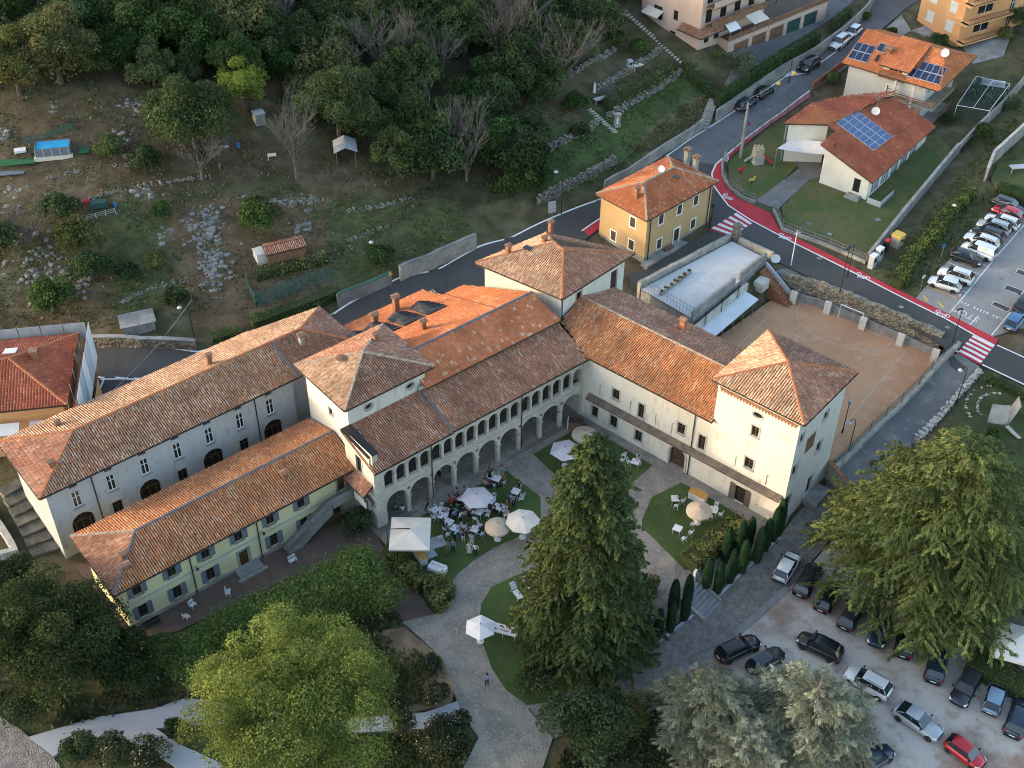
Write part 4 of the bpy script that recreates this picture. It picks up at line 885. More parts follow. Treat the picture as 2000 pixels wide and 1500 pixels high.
# ================================================================== the other houses
def onfac(f, px, py):
    d = ray(px, py); n = f.N; t = (n.dot(f.pt(0, 0))-n.z*0 - n.dot(Vector((0, 0, CAM_H))))/n.dot(d); q = Vector((0, 0, CAM_H))+d*t
    return (Vector((q.x, q.y))-f.A).dot(f.u), q.z
def wpx(f, px, py, w_, h_, lo=None):
    u, z = onfac(f, px, py); u = min(max(u, w_/2+.15), f.L-w_/2-.15); return (u-w_/2, u+w_/2, z-h_/2, z+h_/2)
class Incl:
    """inclined plane: eave through o along e (2D unit), rising to its left by slope"""
    def __init__(s, o, e, slope):
        s.o = Vector(o); e = Vector((e[0], e[1])).normalized(); s.e = Vector((e.x, e.y, 0)); s.l = Vector((-e.y, e.x, 0)); s.t = (s.l+Vector((0, 0, slope))).normalized(); s.n = s.e.cross(s.t)
    def px(s, x, y, d=0.0):
        r = ray(x, y); c = Vector((0, 0, CAM_H)); k = s.n.dot(s.o-c)/s.n.dot(r); return c+r*k+s.n*d
    def st(s, a, b, d=0.0): return s.o+s.e*a+s.t*b+s.n*d
def solar(par, corners, nc, nr, skip=(), mat='solar'):
    """array of panels on four corner points (order: around), each panel a part"""
    a, b, c, d = corners
    nn = (b-a).cross(d-a).normalized()
    if nn.z < 0: nn = -nn
    for i in range(nc):
        for j in range(nr):
            if (i, j) in skip: continue
            def q(u, v): return (a.lerp(b, u)).lerp(d.lerp(c, u), v)+nn*.14
            g = .04/nc; e = .05/nr; p = [q((i+g)/nc+.004, (j+e)/nr+.006), q((i+1)/nc-.004, (j+e)/nr+.006), q((i+1)/nc-.004, (j+1)/nr-.006), q((i)/nc+.004, (j+1)/nr-.006)]
            m_ = MB(); m_.slab(p, .05, 0)
            ctr = sum(p, Vector((0, 0, 0)))/4; p2 = [ctr+(x-ctr)*.93+nn*.012 for x in p]; m_.poly(p2, 1); m_.build('solar_panel', ['metal_light', mat], par)
M('solar', (.012, .02, .055), (.018, .03, .075), 2, .15, spec=.6); M('solar_blue', (.022, .055, .17), (.03, .07, .2), 2, .18, spec=.6)

# ------------------------------------------------------------------ ochre house at the junction
oh = thing('ochre_house', 'ochre two-storey house with hipped orange roof at the street junction', 'house', (18.4, 136.7, 3.2))
e4 = [Vector(q) for q in ((16.4, 128.9), (26.4, 138.5), (20.45, 144.7), (10.45, 135.1))]; ctr = sum(e4, Vector((0, 0)))/4
w4 = [ctr+(q-ctr)*.915 for q in e4]; mb = MB(); fR = Fac(w4[0], w4[1]); fL = Fac(w4[3], w4[0])
hr = [wpx(fR, 1291, 428, .85, 1.4), wpx(fR, 1327, 409, .85, 1.4), wpx(fR, 1359, 391, .85, 1.4), wpx(fR, 1287, 476, .85, 1.4), wpx(fR, 1353, 437, .85, 1.4)]; hd = wpx(fR, 1320, 461, 1.0, 2.3)
hd = (hd[0], hd[1], 3.55, 5.75); hl_ = [wpx(fL, 1236, 434, .85, 1.4), wpx(fL, 1198, 460, .85, 1.4), wpx(fL, 1233, 478, .85, 1.4)]
wallface(mb, fR, 2.2, 10, hr+[hd], .15); wallface(mb, fL, 2.2, 10, hl_, .15); wallface(mb, Fac(w4[1], w4[2]), 2.2, 10); wallface(mb, Fac(w4[2], w4[3]), 2.2, 10); mb.build('wall', 'plaster_ochre', oh)
for h in hr: window(oh, fR, h, .12, 'wood_dark', 'glass', sur='frame_white', shut='wood_dark', sw=(h[1]-h[0])/2, closed=True)
for h in hl_: window(oh, fL, h, .12, 'wood_dark', 'glass', sur='frame_white', shut='wood_dark', sw=(h[1]-h[0])/2, closed=True)
door(oh, fR, hd, 'wood_dark', .12, 'frame_white')
for ff in (fR, fL): fbox(MB(), ff, 0, ff.L, 2.3, 4.0, .002, .03).build('plinth', 'concrete', oh)
hip2(oh, e4, 10, (16.4, 135.0, 11.8), (20.4, 138.7, 11.8), 'flat', 'ridge_pale', 'roof_base_new', {'jit': .5})
d_ = uv(44); p_ = uv(134)
for q, s in (((17.0, 131.6), 'brick'), ((18.0, 132.4), 'concrete')): chimney(oh, (q[0]-1.7, q[1]+1.2, 10.9), 1.5, .55, s, rad(44))
chimney(oh, (22.6, 142.4, 10.6), 2.0, .7, 'stone', rad(44)); chimney(oh, (23.6, 141.0, 10.6), 1.6, .7, 'stone', rad(44))
dish(oh, (18.7, 137.2, 12.5), .45); pipe(oh, fR, .6, 3, 9.8); pipe(oh, fR, fR.L-.5, 3, 9.8)
m2 = MB(); m2.box((20.6, 136.6, 11.62), (.5, .8, .1), rad(44)); m2.build('skylight', 'glass', oh)
m2 = MB(); m2.obox(fR.pt(-.6, 2.6, .03), fR.U*(fR.L+1), fR.N*1.1, (0, 0, .95)); m2.build('footway', 'concrete', oh)
m2 = MB(); m2.obox(fR.pt(3.6, 3.55, .2), fR.U*1.5, fR.N*.4, (0, 0, .35)); m2.build('planter', 'timber_brown', oh)

# ------------------------------------------------------------------ school with the solar roof
sc_ = thing('school', 'low white school with brown tile roof, blue solar array and sail awning', 'school', (52, 153, 4.3))
F_ = P(1704, 357, 7.6); R_ = P(1827, 247, 7.6); I1 = Incl(F_, (R_-F_).xy, .34)
rf = [F_, R_, I1.px(1748, 191), I1.px(1617, 243), I1.px(1634, 257), I1.px(1604, 282)]
rd = (rf[2]-rf[3]); I2 = Incl(rf[2], (-rd).xy, -.22)
q2 = [I2.px(1531, 241), I2.px(1587, 200), I2.px(1653, 191)]
ro2 = {'w': .33, 'ln': .4, 'r': .14, 'hgt': .05, 'jit': .2}
rs = roof(sc_, [(rf, 'red', dict(ro2)), ([q2[0], q2[1], q2[2], rf[2], rf[3]], 'red', dict(ro2, nog=1) if 0 else dict(ro2))], [(rf[3], rf[2], 'brick')], 'roof_base_new', .22, eaves=False)
for a, b in ((rf[0], rf[1]), (rf[0], rf[5]), (rf[5], rf[4]), (rf[4], rf[3]), (q2[0], rf[3]), (q2[0], q2[1]), (q2[2]+Vector((0, 0, .22)), rf[2]+Vector((0, 0, .2))), (q2[1]+Vector((0, 0, .2)), q2[2]+Vector((0, 0, .22)))): MB().tube([a-Vector((0, 0, .1)), b-Vector((0, 0, .1))], .1, 6).build('gutter', 'gutter', rs)
e_ = I1.e.xy; l_ = I1.l.xy; o_ = F_.xy
def sp(a, b): return o_+e_*a+l_*b
Ls = (R_-F_).length; wd = (rf[5]-F_).dot(I1.l)
fS = Fac(sp(.7, wd-.5), sp(.7, .7)); fE = Fac(sp(.7, .7), sp(Ls-.7, .7)); mb = MB()
topS = [(fS.L, 7.65), (0, 7.5+.34*(wd-.7))]
dS = wpx(fS, 1672, 366, 1.0, 2.3); dS = (dS[0], dS[1], 4.95, 7.0)
wallface(mb, fS, 3.2, 8, [dS], .2, top=topS)
wE = [(1.2+k*3.0, 3.6+k*3.0, 4.6, 7.0) for k in range(int((fE.L-1.2)/3.0))]
wallface(mb, fE, 3.2, 7.6, wE, .25)
wb = (rf[2]-F_).dot(I1.l)
wallface(mb, Fac(sp(Ls-.7, .7), sp(Ls-.7, wb)), 3.2, 7.5, top=[(wb-.7, 7.6+.34*wb-.3), (0, 7.6)])
nA = sp(2.2, wd-.5); nB = sp(2.2, wd+1.2)
iw = [sp(.7, wd-.5), sp(5.5, wd-.5)]; wallface(mb, Fac(iw[1], iw[0]), 3.2, 7.5+.34*(wd-.6))
a1 = (q2[0].xy*.93+rf[3].xy*.07); a2 = rf[3].xy-e_*.0-l_*.4
fW = Fac(q2[0].xy+(rf[3].xy-q2[0].xy)*.06+e_*.8, rf[3].xy-(rf[3].xy-q2[0].xy)*.04+e_*.8)
wallface(mb, fW, 3.2, 8, top=[(fW.L, rf[3].z-.3), (0, q2[0].z-.3)])
fb2 = Fac(q2[1].xy+e_*-.6, q2[0].xy+e_*.8); wallface(mb, fb2, 3.2, q2[0].z-.3)
mb.build('wall', 'plaster_white', sc_)
for h in wE: window(sc_, fE, h, .2, 'metal_grey', 'concrete_blue', bars=2)
door(sc_, fS, dS, 'metal_dark', .18)
for q in range(3): fbox(MB(), fS, dS[0]-.4-.15*q, dS[1]+.4+.15*q, 3.6, 4.95-.25*(q+1)+.02, .02, .9+.35*q).build('door_step', 'concrete', sc_)
m2 = MB(); m2.obox(V3(sp(.2, -1.6), 4.0), I1.e*4, I1.l*-.12, (0, 0, 1.1)); m2.obox(V3(sp(.2, -1.6), 4.0), I1.e*.12, I1.l*1.9, (0, 0, 1.1)); m2.build('stair_parapet', 'concrete_blue', sc_)
solar(rs, [I1.px(1632.5, 241.5), I1.px(1670, 214), I1.px(1743, 268), I1.px(1706, 296)], 3, 7, mat='solar_blue')
dish(sc_, I1.px(1709, 223)+Vector((0, 0, .5)), .6); m2 = MB(); a = I1.px(1712, 215); m2.tube([a, a+Vector((0, 0, 2.2))], .03, 5)
for k in range(5): m2.tube([a+Vector((-.4, 0, 1.4+.18*k)), a+Vector((.4, .1, 1.4+.18*k))], .012, 4)
m2.build('aerial', 'metal_grey', sc_)
m2 = MB(); a = I1.px(1631, 288); m2.tube([a, a+Vector((0, 0, .6))], .09, 6); m2.build('vent_pipe', 'metal_dark', rs); a = I2.px(1643, 203); m2 = MB(); m2.box(a, (.5, .5, .4)); m2.build('vent', 'brick', rs)
m2 = MB(); a = I2.px(1580, 218); m2.box(a, (1.6, .8, .14), rad(10)); m2.build('skylight', 'glass', rs)
sl = thing('sail_awning', 'white fabric sail stretched over the school porch', 'awning', G(1575, 300)); mb = MB()
c_ = [P(1518, 290, 7.7), P(1551, 268, 8.0), P(1618, 277, 8.6), P(1614, 302, 7.8)]; n = 8; vs = []
for i in range(n+1):
    for j in range(n+1):
        u, v = i/n, j/n; p = (c_[0].lerp(c_[3], u)).lerp(c_[1].lerp(c_[2], u), v); p = p+Vector((0, 0, -.5*math.sin(math.pi*u)*math.sin(math.pi*v)-.15*math.sin(math.pi*u))); vs.append(p)
mb.add(vs, [(i*(n+1)+j, (i+1)*(n+1)+j, (i+1)*(n+1)+j+1, i*(n+1)+j+1) for i in range(n) for j in range(n)]); mb.build('sail', 'cloth_white', sl, smooth=True)
for c in c_[:2]: MB().tube([V3(c, 4), c], .07, 6).build('pole', 'metal_grey', sl)
# ------------------------------------------------------------------ grey house with solar panels
gh = thing('grey_house', 'grey house with orange roof, dormer balcony and two dark solar arrays', 'house', (57, 170, 5.8))
a = P(1645, 122, 11.6); b = P(1835, 178, 11.6); I3 = Incl(a, (b-a).xy, .36)
r0 = I3.px(1704, 62); r1 = I3.px(1846, 100); hw_ = ((r0-a).dot(I3.l)+(r1-a).dot(I3.l))/2
r0 = a+I3.e*(r0-a).dot(I3.e)*.18+I3.l*hw_+Vector((0, 0, .36*hw_)); r1 = a+I3.e*((b-a).length-2.6)+I3.l*hw_+Vector((0, 0, .36*hw_))
Lg = (b-a).length; bb = b+I3.l*hw_*2; aa = a+I3.l*hw_*2; r0 = a+I3.l*hw_+Vector((0, 0, .36*hw_))
ro3 = {'w': .33, 'ln': .4, 'r': .14, 'hgt': .04, 'jit': .15}
rg = roof(gh, [([a, b, r1, r0], 'new', dict(ro3)), ([b, bb, r1], 'new', dict(ro3)), ([bb, aa, r0, r1], 'new', dict(ro3))], [(r0, r1), (b, r1), (bb, r1)], 'roof_base_new')
o_ = a.xy; e_ = I3.e.xy; l_ = I3.l.xy
fF = Fac(sp(.8, .9), sp(Lg-2.2, .9)); fQ = Fac(sp(Lg-2.2, .9), sp(Lg-2.2, 2*hw_-.9)); mb = MB()
dw = wpx(fF, 1741, 178, 1.6, 1.7); rec = (fF.L-4.2, fF.L-.3, 5.9, 8.2, None, 1.6)
wallface(mb, fF, 4.8, 11.8, [dw, rec], .2); wallface(mb, fQ, 4.8, 11.6, [(1, 2, 9.6, 10.8), (4, 5, 9.6, 10.8)], .2); wallface(mb, Fac(sp(.8, 2*hw_-.9), sp(.8, .9)), 4.8, 11.7, top=[(2*hw_-1.8, 11.8), (hw_-.9, 11.6+.36*hw_-.2), (0, 11.8)]); wallface(mb, Fac(sp(Lg-2.2, 2*hw_-.9), sp(.8, 2*hw_-.9)), 4.8, 11.7); mb.build('wall', 'plaster_house', gh)
window(gh, fF, dw, .15, 'wood_door', 'shutter_white', sur='frame_white', bars=0)
for h in ((1, 2, 9.6, 10.8), (4, 5, 9.6, 10.8)): window(gh, fQ, h, .18, 'frame_white')
MB().poly([fF.pt(x, z, -1.58) for x, z in outline(rec)]).build('porch_wall', 'plaster_house', gh)
for z in (5.9, 8.6):                                   # wrap-round timber balconies
    m2 = MB(); fbox(m2, fF, fF.L-4.6, fF.L+2.0, z-.18, z, .02, 1.3); fbox(m2, fQ, .02, 7.5, z-.18, z, .02, 1.9); k_ = m2.build('balcony', 'cloth_beige' if 0 else 'concrete', gh)
    for r in range(3):
        m2 = MB(); zz = z+.3+.3*r; fbox(m2, fF, fF.L-4.6, fF.L+2.0, zz, zz+.14, 1.28, 1.33); fbox(m2, fQ, -1.3, 7.5, zz, zz+.14, 1.92, 1.98); m2.build('rail', 'timber_brown', k_)
for u in (fF.L-4.4, fF.L-1.6): fbox(MB(), fF, u, u+.35, 4.8, 11.3, .9, 1.25).build('pillar', 'plaster_house', gh)
# dormer
D0 = (I3.px(1731, 133)-a).dot(I3.e); m2 = MB(); fD = Fac(sp(D0-.3, 1.0), sp(D0+3.4, 1.0)); wallface(m2, fD, 10.8, 13.0, [(.8, 2.9, 11.5, 12.8)], .3); wallface(m2, Fac(sp(D0-.3, hw_), sp(D0-.3, 1.0)), 10.8, 13.0); wallface(m2, Fac(sp(D0+3.4, 1.0), sp(D0+3.4, hw_)), 10.8, 13.0); dm = m2.build('dormer', 'plaster_house', gh)
window(gh, fD, (.8, 2.9, 11.5, 12.8), .2, 'frame_white', 'glass', bars=2)
roof(gh, [([V3(sp(D0-.8, .2), 12.9), V3(sp(D0+3.9, .2), 12.9), V3(sp(D0+3.9, hw_+.3), 11.6+.36*hw_+.35), V3(sp(D0-.8, hw_+.3), 11.6+.36*hw_+.35)], 'new', dict(ro3))], [], 'roof_base_new', name='dormer_roof')
m2 = MB(); fbox(m2, fD, -.2, 3.6, 11.1, 11.25, .02, 1.0); fbox(m2, fD, -.2, 3.6, 11.3, 12.1, .94, 1.0); m2.build('balcony', 'timber_brown', gh)
c_ = lambda *p: [I3.px(*q) for q in p]
solar(rg, c_((1655, 114), (1674, 83), (1711, 92), (1692, 124)), 2, 3); solar(rg, c_((1710, 100), (1719, 85), (1755, 94), (1747, 111)), 1, 3)
solar(rg, c_((1769, 149), (1790, 118), (1851, 134), (1834, 167)), 2, 5, skip=((1, 0),))
chimney(gh, I3.px(1733, 112), 1.5, 1.0, 'brick', math.atan2(e_.y, e_.x)); dish(gh, I3.px(1843, 113)+Vector((0, 0, .8)), .62)
m2 = MB(); m2.slab([q+I3.n*.16 for q in c_((1708, 120), (1714, 108), (1719, 109), (1713, 121))], .1); m2.build('skylight', 'glass', rg)
# ------------------------------------------------------------------ orange apartment block
oa = thing('orange_apartments', 'orange apartment block with white roller shutters and corner balconies', 'building', (72, 192, 7.2))
c0_ = P(1788, 52, 7.4).xy; c1_ = P(1878, 98, 7.4).xy; dv = (c1_-c0_).normalized(); fO = Fac(c0_, c0_+dv*9.0); sd2 = Vector((-dv.y, dv.x)); fO2 = Fac(fO.B, fO.B+sd2*15); mb = MB()
hs = [(1.6+4.2*i, 3.2+4.2*i, 9.2+3.1*k, 11.0+3.1*k) for i in range(2) for k in range(3)]; h2 = [(10.5, 11.6, 8.0+3.1*k, 10.3+3.1*k) for k in range(4)]+[(3.0, 6.5, 9.0+3.1*k, 11.2+3.1*k) for k in range(3)]
wallface(mb, fO, 6, 20, hs, .12); wallface(mb, fO2, 6, 20, h2, .2); wallface(mb, Fac(fO2.B, fO.A+sd2*15), 6, 20); wallface(mb, Fac(fO.A+sd2*15, fO.A), 6, 20); mb.build('wall', 'plaster_orange', oa)
for h in hs: window(oa, fO, h, .1, 'shutter_white', 'shutter_white', bars=0)
for h in h2: window(oa, fO2, h, .18, 'frame_white')
for k in range(3):
    z = 8.6+3.1*k; m2 = MB(); fbox(m2, fO2, -.5, 9.5, z-.2, z, .02, 1.7); fbox(m2, fO, fO.L-1.4, fO.L+1.7, z-.2, z, .02, 1.0); bl = m2.build('balcony', 'plaster_orange', oa)
    m2 = MB(); fbox(m2, fO2, -.5, 9.5, z, z+.12, 1.55, 1.7); fbox(m2, fO2, -.5, 9.5, z+.85, z+.95, 1.58, 1.64)
    for j in range(34): fbox(m2, fO2, -.5+j*.3, -.46+j*.3, z+.1, z+.9, 1.6, 1.63)
    m2.build('railing', 'timber_brown', bl)
m2 = MB(); m2.prism([fO.pt(-.5, 0, .5).xy, fO.pt(9.5, 0, .5).xy, fO2.pt(15.5, 0, .5).xy, (fO.A+sd2*15.5-dv*.5)], 20, 20.3); m2.build('roof', 'roof_base_new', oa)
# ------------------------------------------------------------------ pink apartments, terrace, garages (top of the photograph)
pa = thing('pink_apartments', 'pink plastered apartment house with brown canopies and balconies at the upper edge', 'building', (27, 182, 11))
C_ = P(1363, 97, 11.4).xy; dl = uv(132); dr_ = uv(42); fP = Fac(C_+dl*12, C_); fP2 = Fac(C_, C_+dr_*15); mb = MB()
hp = [wpx(fP, 1320, 30, .9, 1.5), wpx(fP, 1313, 73, 1.1, 2.0), wpx(fP, 1285, 24, 1.8, 2.1)]; hq = [(1.2, 2.3, 12.0, 14.0), (3.4, 4.6, 12.0, 14.1)]+[(1.0+3.3*i, 2.4+3.3*i, 15.2+3*k, 17.3+3*k) for i in range(4) for k in range(2)]
wallface(mb, fP, 9.5, 22, hp, .2); wallface(mb, fP2, 9.5, 22, hq, .2); wallface(mb, Fac(fP2.B, fP2.B+dl*12), 9.5, 22); wallface(mb, Fac(fP2.B+dl*12, fP.A), 9.5, 22); mb.build('wall', 'plaster_pink', pa)
for h in hp: window(pa, fP, h, .15, 'wood_dark')
for h in hq: window(pa, fP2, h, .15, 'wood_dark')
roof(pa, [([fP.pt(8.5, 13.9, 1.2), fP.pt(13.3, 13.9, 1.2), fP.pt(12.2, 14.6, .02), fP.pt(8.5, 14.6, .02)], 'brown'), ([fP2.pt(-1.2, 13.9, 1.3), fP2.pt(7, 13.9, 1.3), fP2.pt(7, 14.6, .02), fP2.pt(-.1, 14.6, .02)], 'brown')], [], name='canopy')
for k in (0, 1):
    z = 14.9+3*k; m2 = MB(); fbox(m2, fP2, 1, 13.5, z-.18, z, .02, 1.5); bl = m2.build('balcony', 'timber_brown', pa); m2 = MB(); fbox(m2, fP2, 1, 13.5, z, z+.95, 1.42, 1.5); m2.build('balcony_front', 'plaster_pink' if k else 'timber_brown', bl)
m2 = MB(); m2.slab([fP.pt(1.3, 14.3, 1.5), fP.pt(4.6, 14.3, 1.5), fP.pt(4.6, 15.0, .05), fP.pt(1.3, 15.0, .05)], .05); m2.build('awning', 'cloth_cream', pa)
gb = thing('garage_block', 'flat-roofed garage row with brown doors below the pink apartments', 'garage', (38, 180, 9))
g0 = P(1418, 118, 9.0).xy; fG = Fac(g0, g0+uv(41)*24); mb = MB(); hg = [(1.5+4.2*k, 4.9+4.2*k, 8.85, 11.2) for k in range(5)]
wallface(mb, fG, 8, 12.1, hg, .25); wallface(mb, Fac(g0+uv(131)*6, g0), 8, 12.1); mb.prism([g0, fG.B, fG.B+uv(131)*6, g0+uv(131)*6], 11.9, 12.0); mb.build('wall', 'plaster_pink', gb)
for k, h in enumerate(hg): door(gb, fG, h, ('timber_brown', 'iron_green')[k > 2], .2, name='garage_door')
m2 = MB()
for a, b in ((g0, fG.B),): m2.obox(V3(a, 12.0), V3(b-a, 0), V3(uv(131)*.25, 0), (0, 0, .7))
m2.build('parapet', 'timber_brown', gb); m2 = MB(); m2.prism([g0+uv(41)*.3+uv(131)*.4, fG.B+uv(131)*.4, fG.B+uv(131)*5.9, g0+uv(41)*.3+uv(131)*5.9], 12.0, 12.04); m2.build('deck', 'brick_paving', gb)
def awn(px, z, mat, label, w_=3.4, d_=2.6):
    p = P(*px, z); t = thing('awning', label, 'awning', p); q = uv(41); r = uv(-49); m_ = MB(); a = V3(p.xy-q*w_/2, z); b = V3(p.xy+q*w_/2, z); m_.slab([a+V3(r*d_, -.9), b+V3(r*d_, -.9), b, a], .04); m_.build('cloth', mat, t)
    for s in (a, b): MB().tube([s+V3(r*d_, -.9), V3(s.xy+r*d_, 12.0)], .04, 5).build('post', 'metal_grey', t)
awn((1465, 20), 15.0, 'cloth_cream', 'cream awning shading a roof terrace at the top of the photograph'); awn((1425, 42), 14.6, 'white', 'white sheet awning hanging over the terrace wall', 2.4, 1.4)
# ------------------------------------------------------------------ house under scaffolding, left edge
rh2 = thing('red_roofed_house', 'house with new red tile roof wrapped in scaffolding at the left edge', 'house', (-54, 101, 3))
u_ = uv(10); v_ = uv(100); BR = P(130, 790, 9).xy
def hp_(a, b): return BR+u_*a+v_*b
mb = MB(); w4 = [hp_(-14, .6), hp_(-.6, .6), hp_(-.6, 11.4), hp_(-14, 11.4)]
for i in range(4): wallface(mb, Fac(w4[i], w4[(i+1) % 4]), 1.5, 9)
mb.build('wall', 'plaster_orange', rh2)
rr = {'w': .3, 'ln': .38, 'r': .135, 'hgt': .07, 'jit': .2}
rr_ = hip2(rh2, [hp_(-14.6, 0), hp_(0, 0), hp_(0, 12), hp_(-14.6, 12)], 9, V3(hp_(-8.6, 6), 11.0), V3(hp_(-6, 6), 11.0), 'red', 'ridge_orange', 'roof_base_new', rr)
chimney(rh2, V3(hp_(-3.6, 6.6), 10.3), 1.0, .7, 'brick', rad(10)); m2 = MB(); m2.slab([V3(hp_(-6.9, 7.3), 10.75), V3(hp_(-5.6, 7.3), 10.75), V3(hp_(-5.6, 8.7), 10.35), V3(hp_(-6.9, 8.7), 10.35)], .12); m2.build('skylight', 'frame_white', rr_)
sf = thing('scaffolding', 'steel scaffolding hung with pale dust sheets around the red-roofed house', 'scaffold', V3(hp_(.6, 5), 3))
for k in range(6):
    for d_ in (.4, 1.3): MB().tube([V3(hp_(d_, -1+k*2.6), 2.2), V3(hp_(d_, -1+k*2.6), 10.3)], .04, 5).build('standard', 'metal_grey', sf)
for z in (4.2, 6.2, 8.2): m2 = MB(); m2.obox(V3(hp_(.4, -1), z), V3(u_*.9, 0), V3(v_*13, 0), (0, 0, .06)); m2.build('deck_board', 'timber_brown', sf)
for k in range(5): m2 = MB(); m2.obox(V3(hp_(1.35, -1+k*2.6), 5.4+.3*rnd.random()), V3(u_*.03, 0), V3(v_*2.5, 0), Vector((.15*rnd.random(), 0, 4.9))); m2.build('dust_sheet', ('cloth_white', 'concrete_blue', 'cloth_white', 'cloth_lilac', 'cloth_white')[k], sf)
for k in range(6): m2 = MB(); m2.obox(V3(hp_(-13.5+k*2.4, 12.6), 7.6), V3(u_*2.3, 0), V3(v_*.03, 0), (0, 0, 2.4)); m2.build('dust_sheet', 'concrete_blue', sf)
for k in range(3): m2 = MB(); m2.obox(V3(hp_(-12+k*4, -1.6), 7.0), V3(u_*3.0, 0), V3(v_*1.4, 0)+Vector((0, 0, .4)), (0, 0, .05)); m2.build('tarpaulin', ('metal_light', 'cloth_white', 'cloth_lilac')[k], sf)
m2 = MB(); m2.obox(V3(hp_(1.6, -.5), 2.6), V3(u_*.05, 0), V3(v_*9, 0), (0, 0, 2.6)); m2.build('hoarding', 'plaster_orange', sf)
# ------------------------------------------------------------------ terrace building beside the court
tb = thing('roof_terrace', 'pale flat roof terrace with parapet and steel canopy above the sports court', 'building', (24, 125, .5))
T0, T1, T2, T3 = Vector((15.7, 122.6)), Vector((28.2, 133.4)), Vector((32.1, 129.4)), Vector((21.4, 116.6)); mb = MB(); TZ = 4.15
for a, b in ((T0, T3), (T3, T2), (T2, T1), (T1, T0)): wallface(mb, Fac(a, b), .2, TZ)
mb.build('wall', 'concrete', tb); MB().prism([T0, T3, T2, T1], TZ-.2, TZ+.02).build('terrace_floor', 'terrace_white', tb)
fT = Fac(T3, T2); m2 = MB(); fbox(m2, fT, 0, fT.L*.56, TZ, TZ+.9, -.35, -.05); fbox(m2, fT, fT.L*.62, fT.L, TZ, TZ+.9, -.35, -.05); m2.build('parapet', 'concrete', tb)
m2 = MB(); fbox(m2, fT, -1.0, fT.L*.66, 2.55, 3.9, .6, .9); m2.build('fascia', 'stone_pale', tb)
m2 = MB(); m2.slab([fT.pt(-1.2, 2.75, 2.9), fT.pt(fT.L*.62, 2.75, 2.9), fT.pt(fT.L*.62, 3.1, .92), fT.pt(-1.2, 3.1, .92)], .08); m2.build('canopy', 'metal_light', tb)
m2 = MB()
for k in range(5): u = .3+k*2.3; fbox(m2, fT, u, u+.08, .5, 2.75, 2.7, 2.78)
m2.build('canopy_post', 'metal_grey', tb)
for k in range(3):
    u = 1.2+k*3.6; m2 = MB(); m2.tube([fT.pt(u, 2.9, 1.0), fT.pt(u, 4.7, 1.0)], .05, 6); m2.lathe([(.06, 0), (.16, .1), (.18, .3), (.05, .42)], fT.pt(u, 4.7, 1.0), 8); m2.build('terrace_lamp', 'metal_dark', tb)
for k in range(3): door(tb, fT, (1.5+k*3.2, 3.2+k*3.2, .55, 2.4), 'iron_green', -.05)
mg = MB(); fG2 = Fac(T0, T3)                          # railings and planter row
for ff, l0, l1 in ((fT, 0, fT.L*.56), (fT, fT.L*.62, fT.L), (fG2, 0, fG2.L)):
    for z in (.95, 1.5): fbox(mg, ff, l0, l1, TZ+z-.02, TZ+z+.02, -.14, -.1)
    k = l0
    while k < l1: fbox(mg, ff, k, k+.03, TZ+.0, TZ+1.5, -.14, -.11); k += .5
mg.build('railing', 'metal_grey', tb)
kb = MB(); kb.box(V3(fT.pt(fT.L*.78, 0, 1.6).xy, 2.3), (1.7, 1.3, 1.3), rad(50)); kb.build('kiosk', 'stone_pale', tb)
m2 = MB(); m2.obox(fT.pt(fT.L*.98, .5, .6), fT.U*3.2, fT.N*3.2, (0, 0, 2.6)); m2.build('store_room', 'stone_pale', tb); m2 = MB(); m2.obox(fT.pt(fT.L*.97, 3.1, .5), fT.U*3.5, fT.N*3.4, (0, 0, .12)); m2.build('store_roof', 'concrete_dark', tb)
dish(tb, fT.pt(fT.L*1.05, 4.2, .8), .6)
stp = thing('court_stair', 'brick stair with grey side wall climbing from the sports court to the terrace', 'stairs', fT.pt(fT.L*.92, .5, 3)); n = 13
for k in range(n): m2 = MB(); fbox(m2, fT, fT.L*.84, fT.L*.84+1.4, .5, .5+3.4*(k+1)/n, 5.2-.35*k-.36, 5.2-.35*k); m2.build('step', 'brick', stp)
m2 = MB(); m2.obox(fT.pt(fT.L*.84+1.42, .5, .6), fT.U*.22, fT.N*4.7, (0, 0, .9)); m2.add([fT.pt(fT.L*.84+1.42, .5, .6), fT.pt(fT.L*.84+1.42, 4.6, .6), fT.pt(fT.L*.84+1.42, 1.4, 5.3), fT.pt(fT.L*.84+1.42, .5, 5.3), fT.pt(fT.L*.84+1.64, .5, .6), fT.pt(fT.L*.84+1.64, 4.6, .6), fT.pt(fT.L*.84+1.64, 1.4, 5.3), fT.pt(fT.L*.84+1.64, .5, 5.3)], [(0, 1, 2, 3), (4, 5, 6, 7), (1, 2, 6, 5), (2, 3, 7, 6)]); m2.build('side_wall', 'concrete_blue', stp)
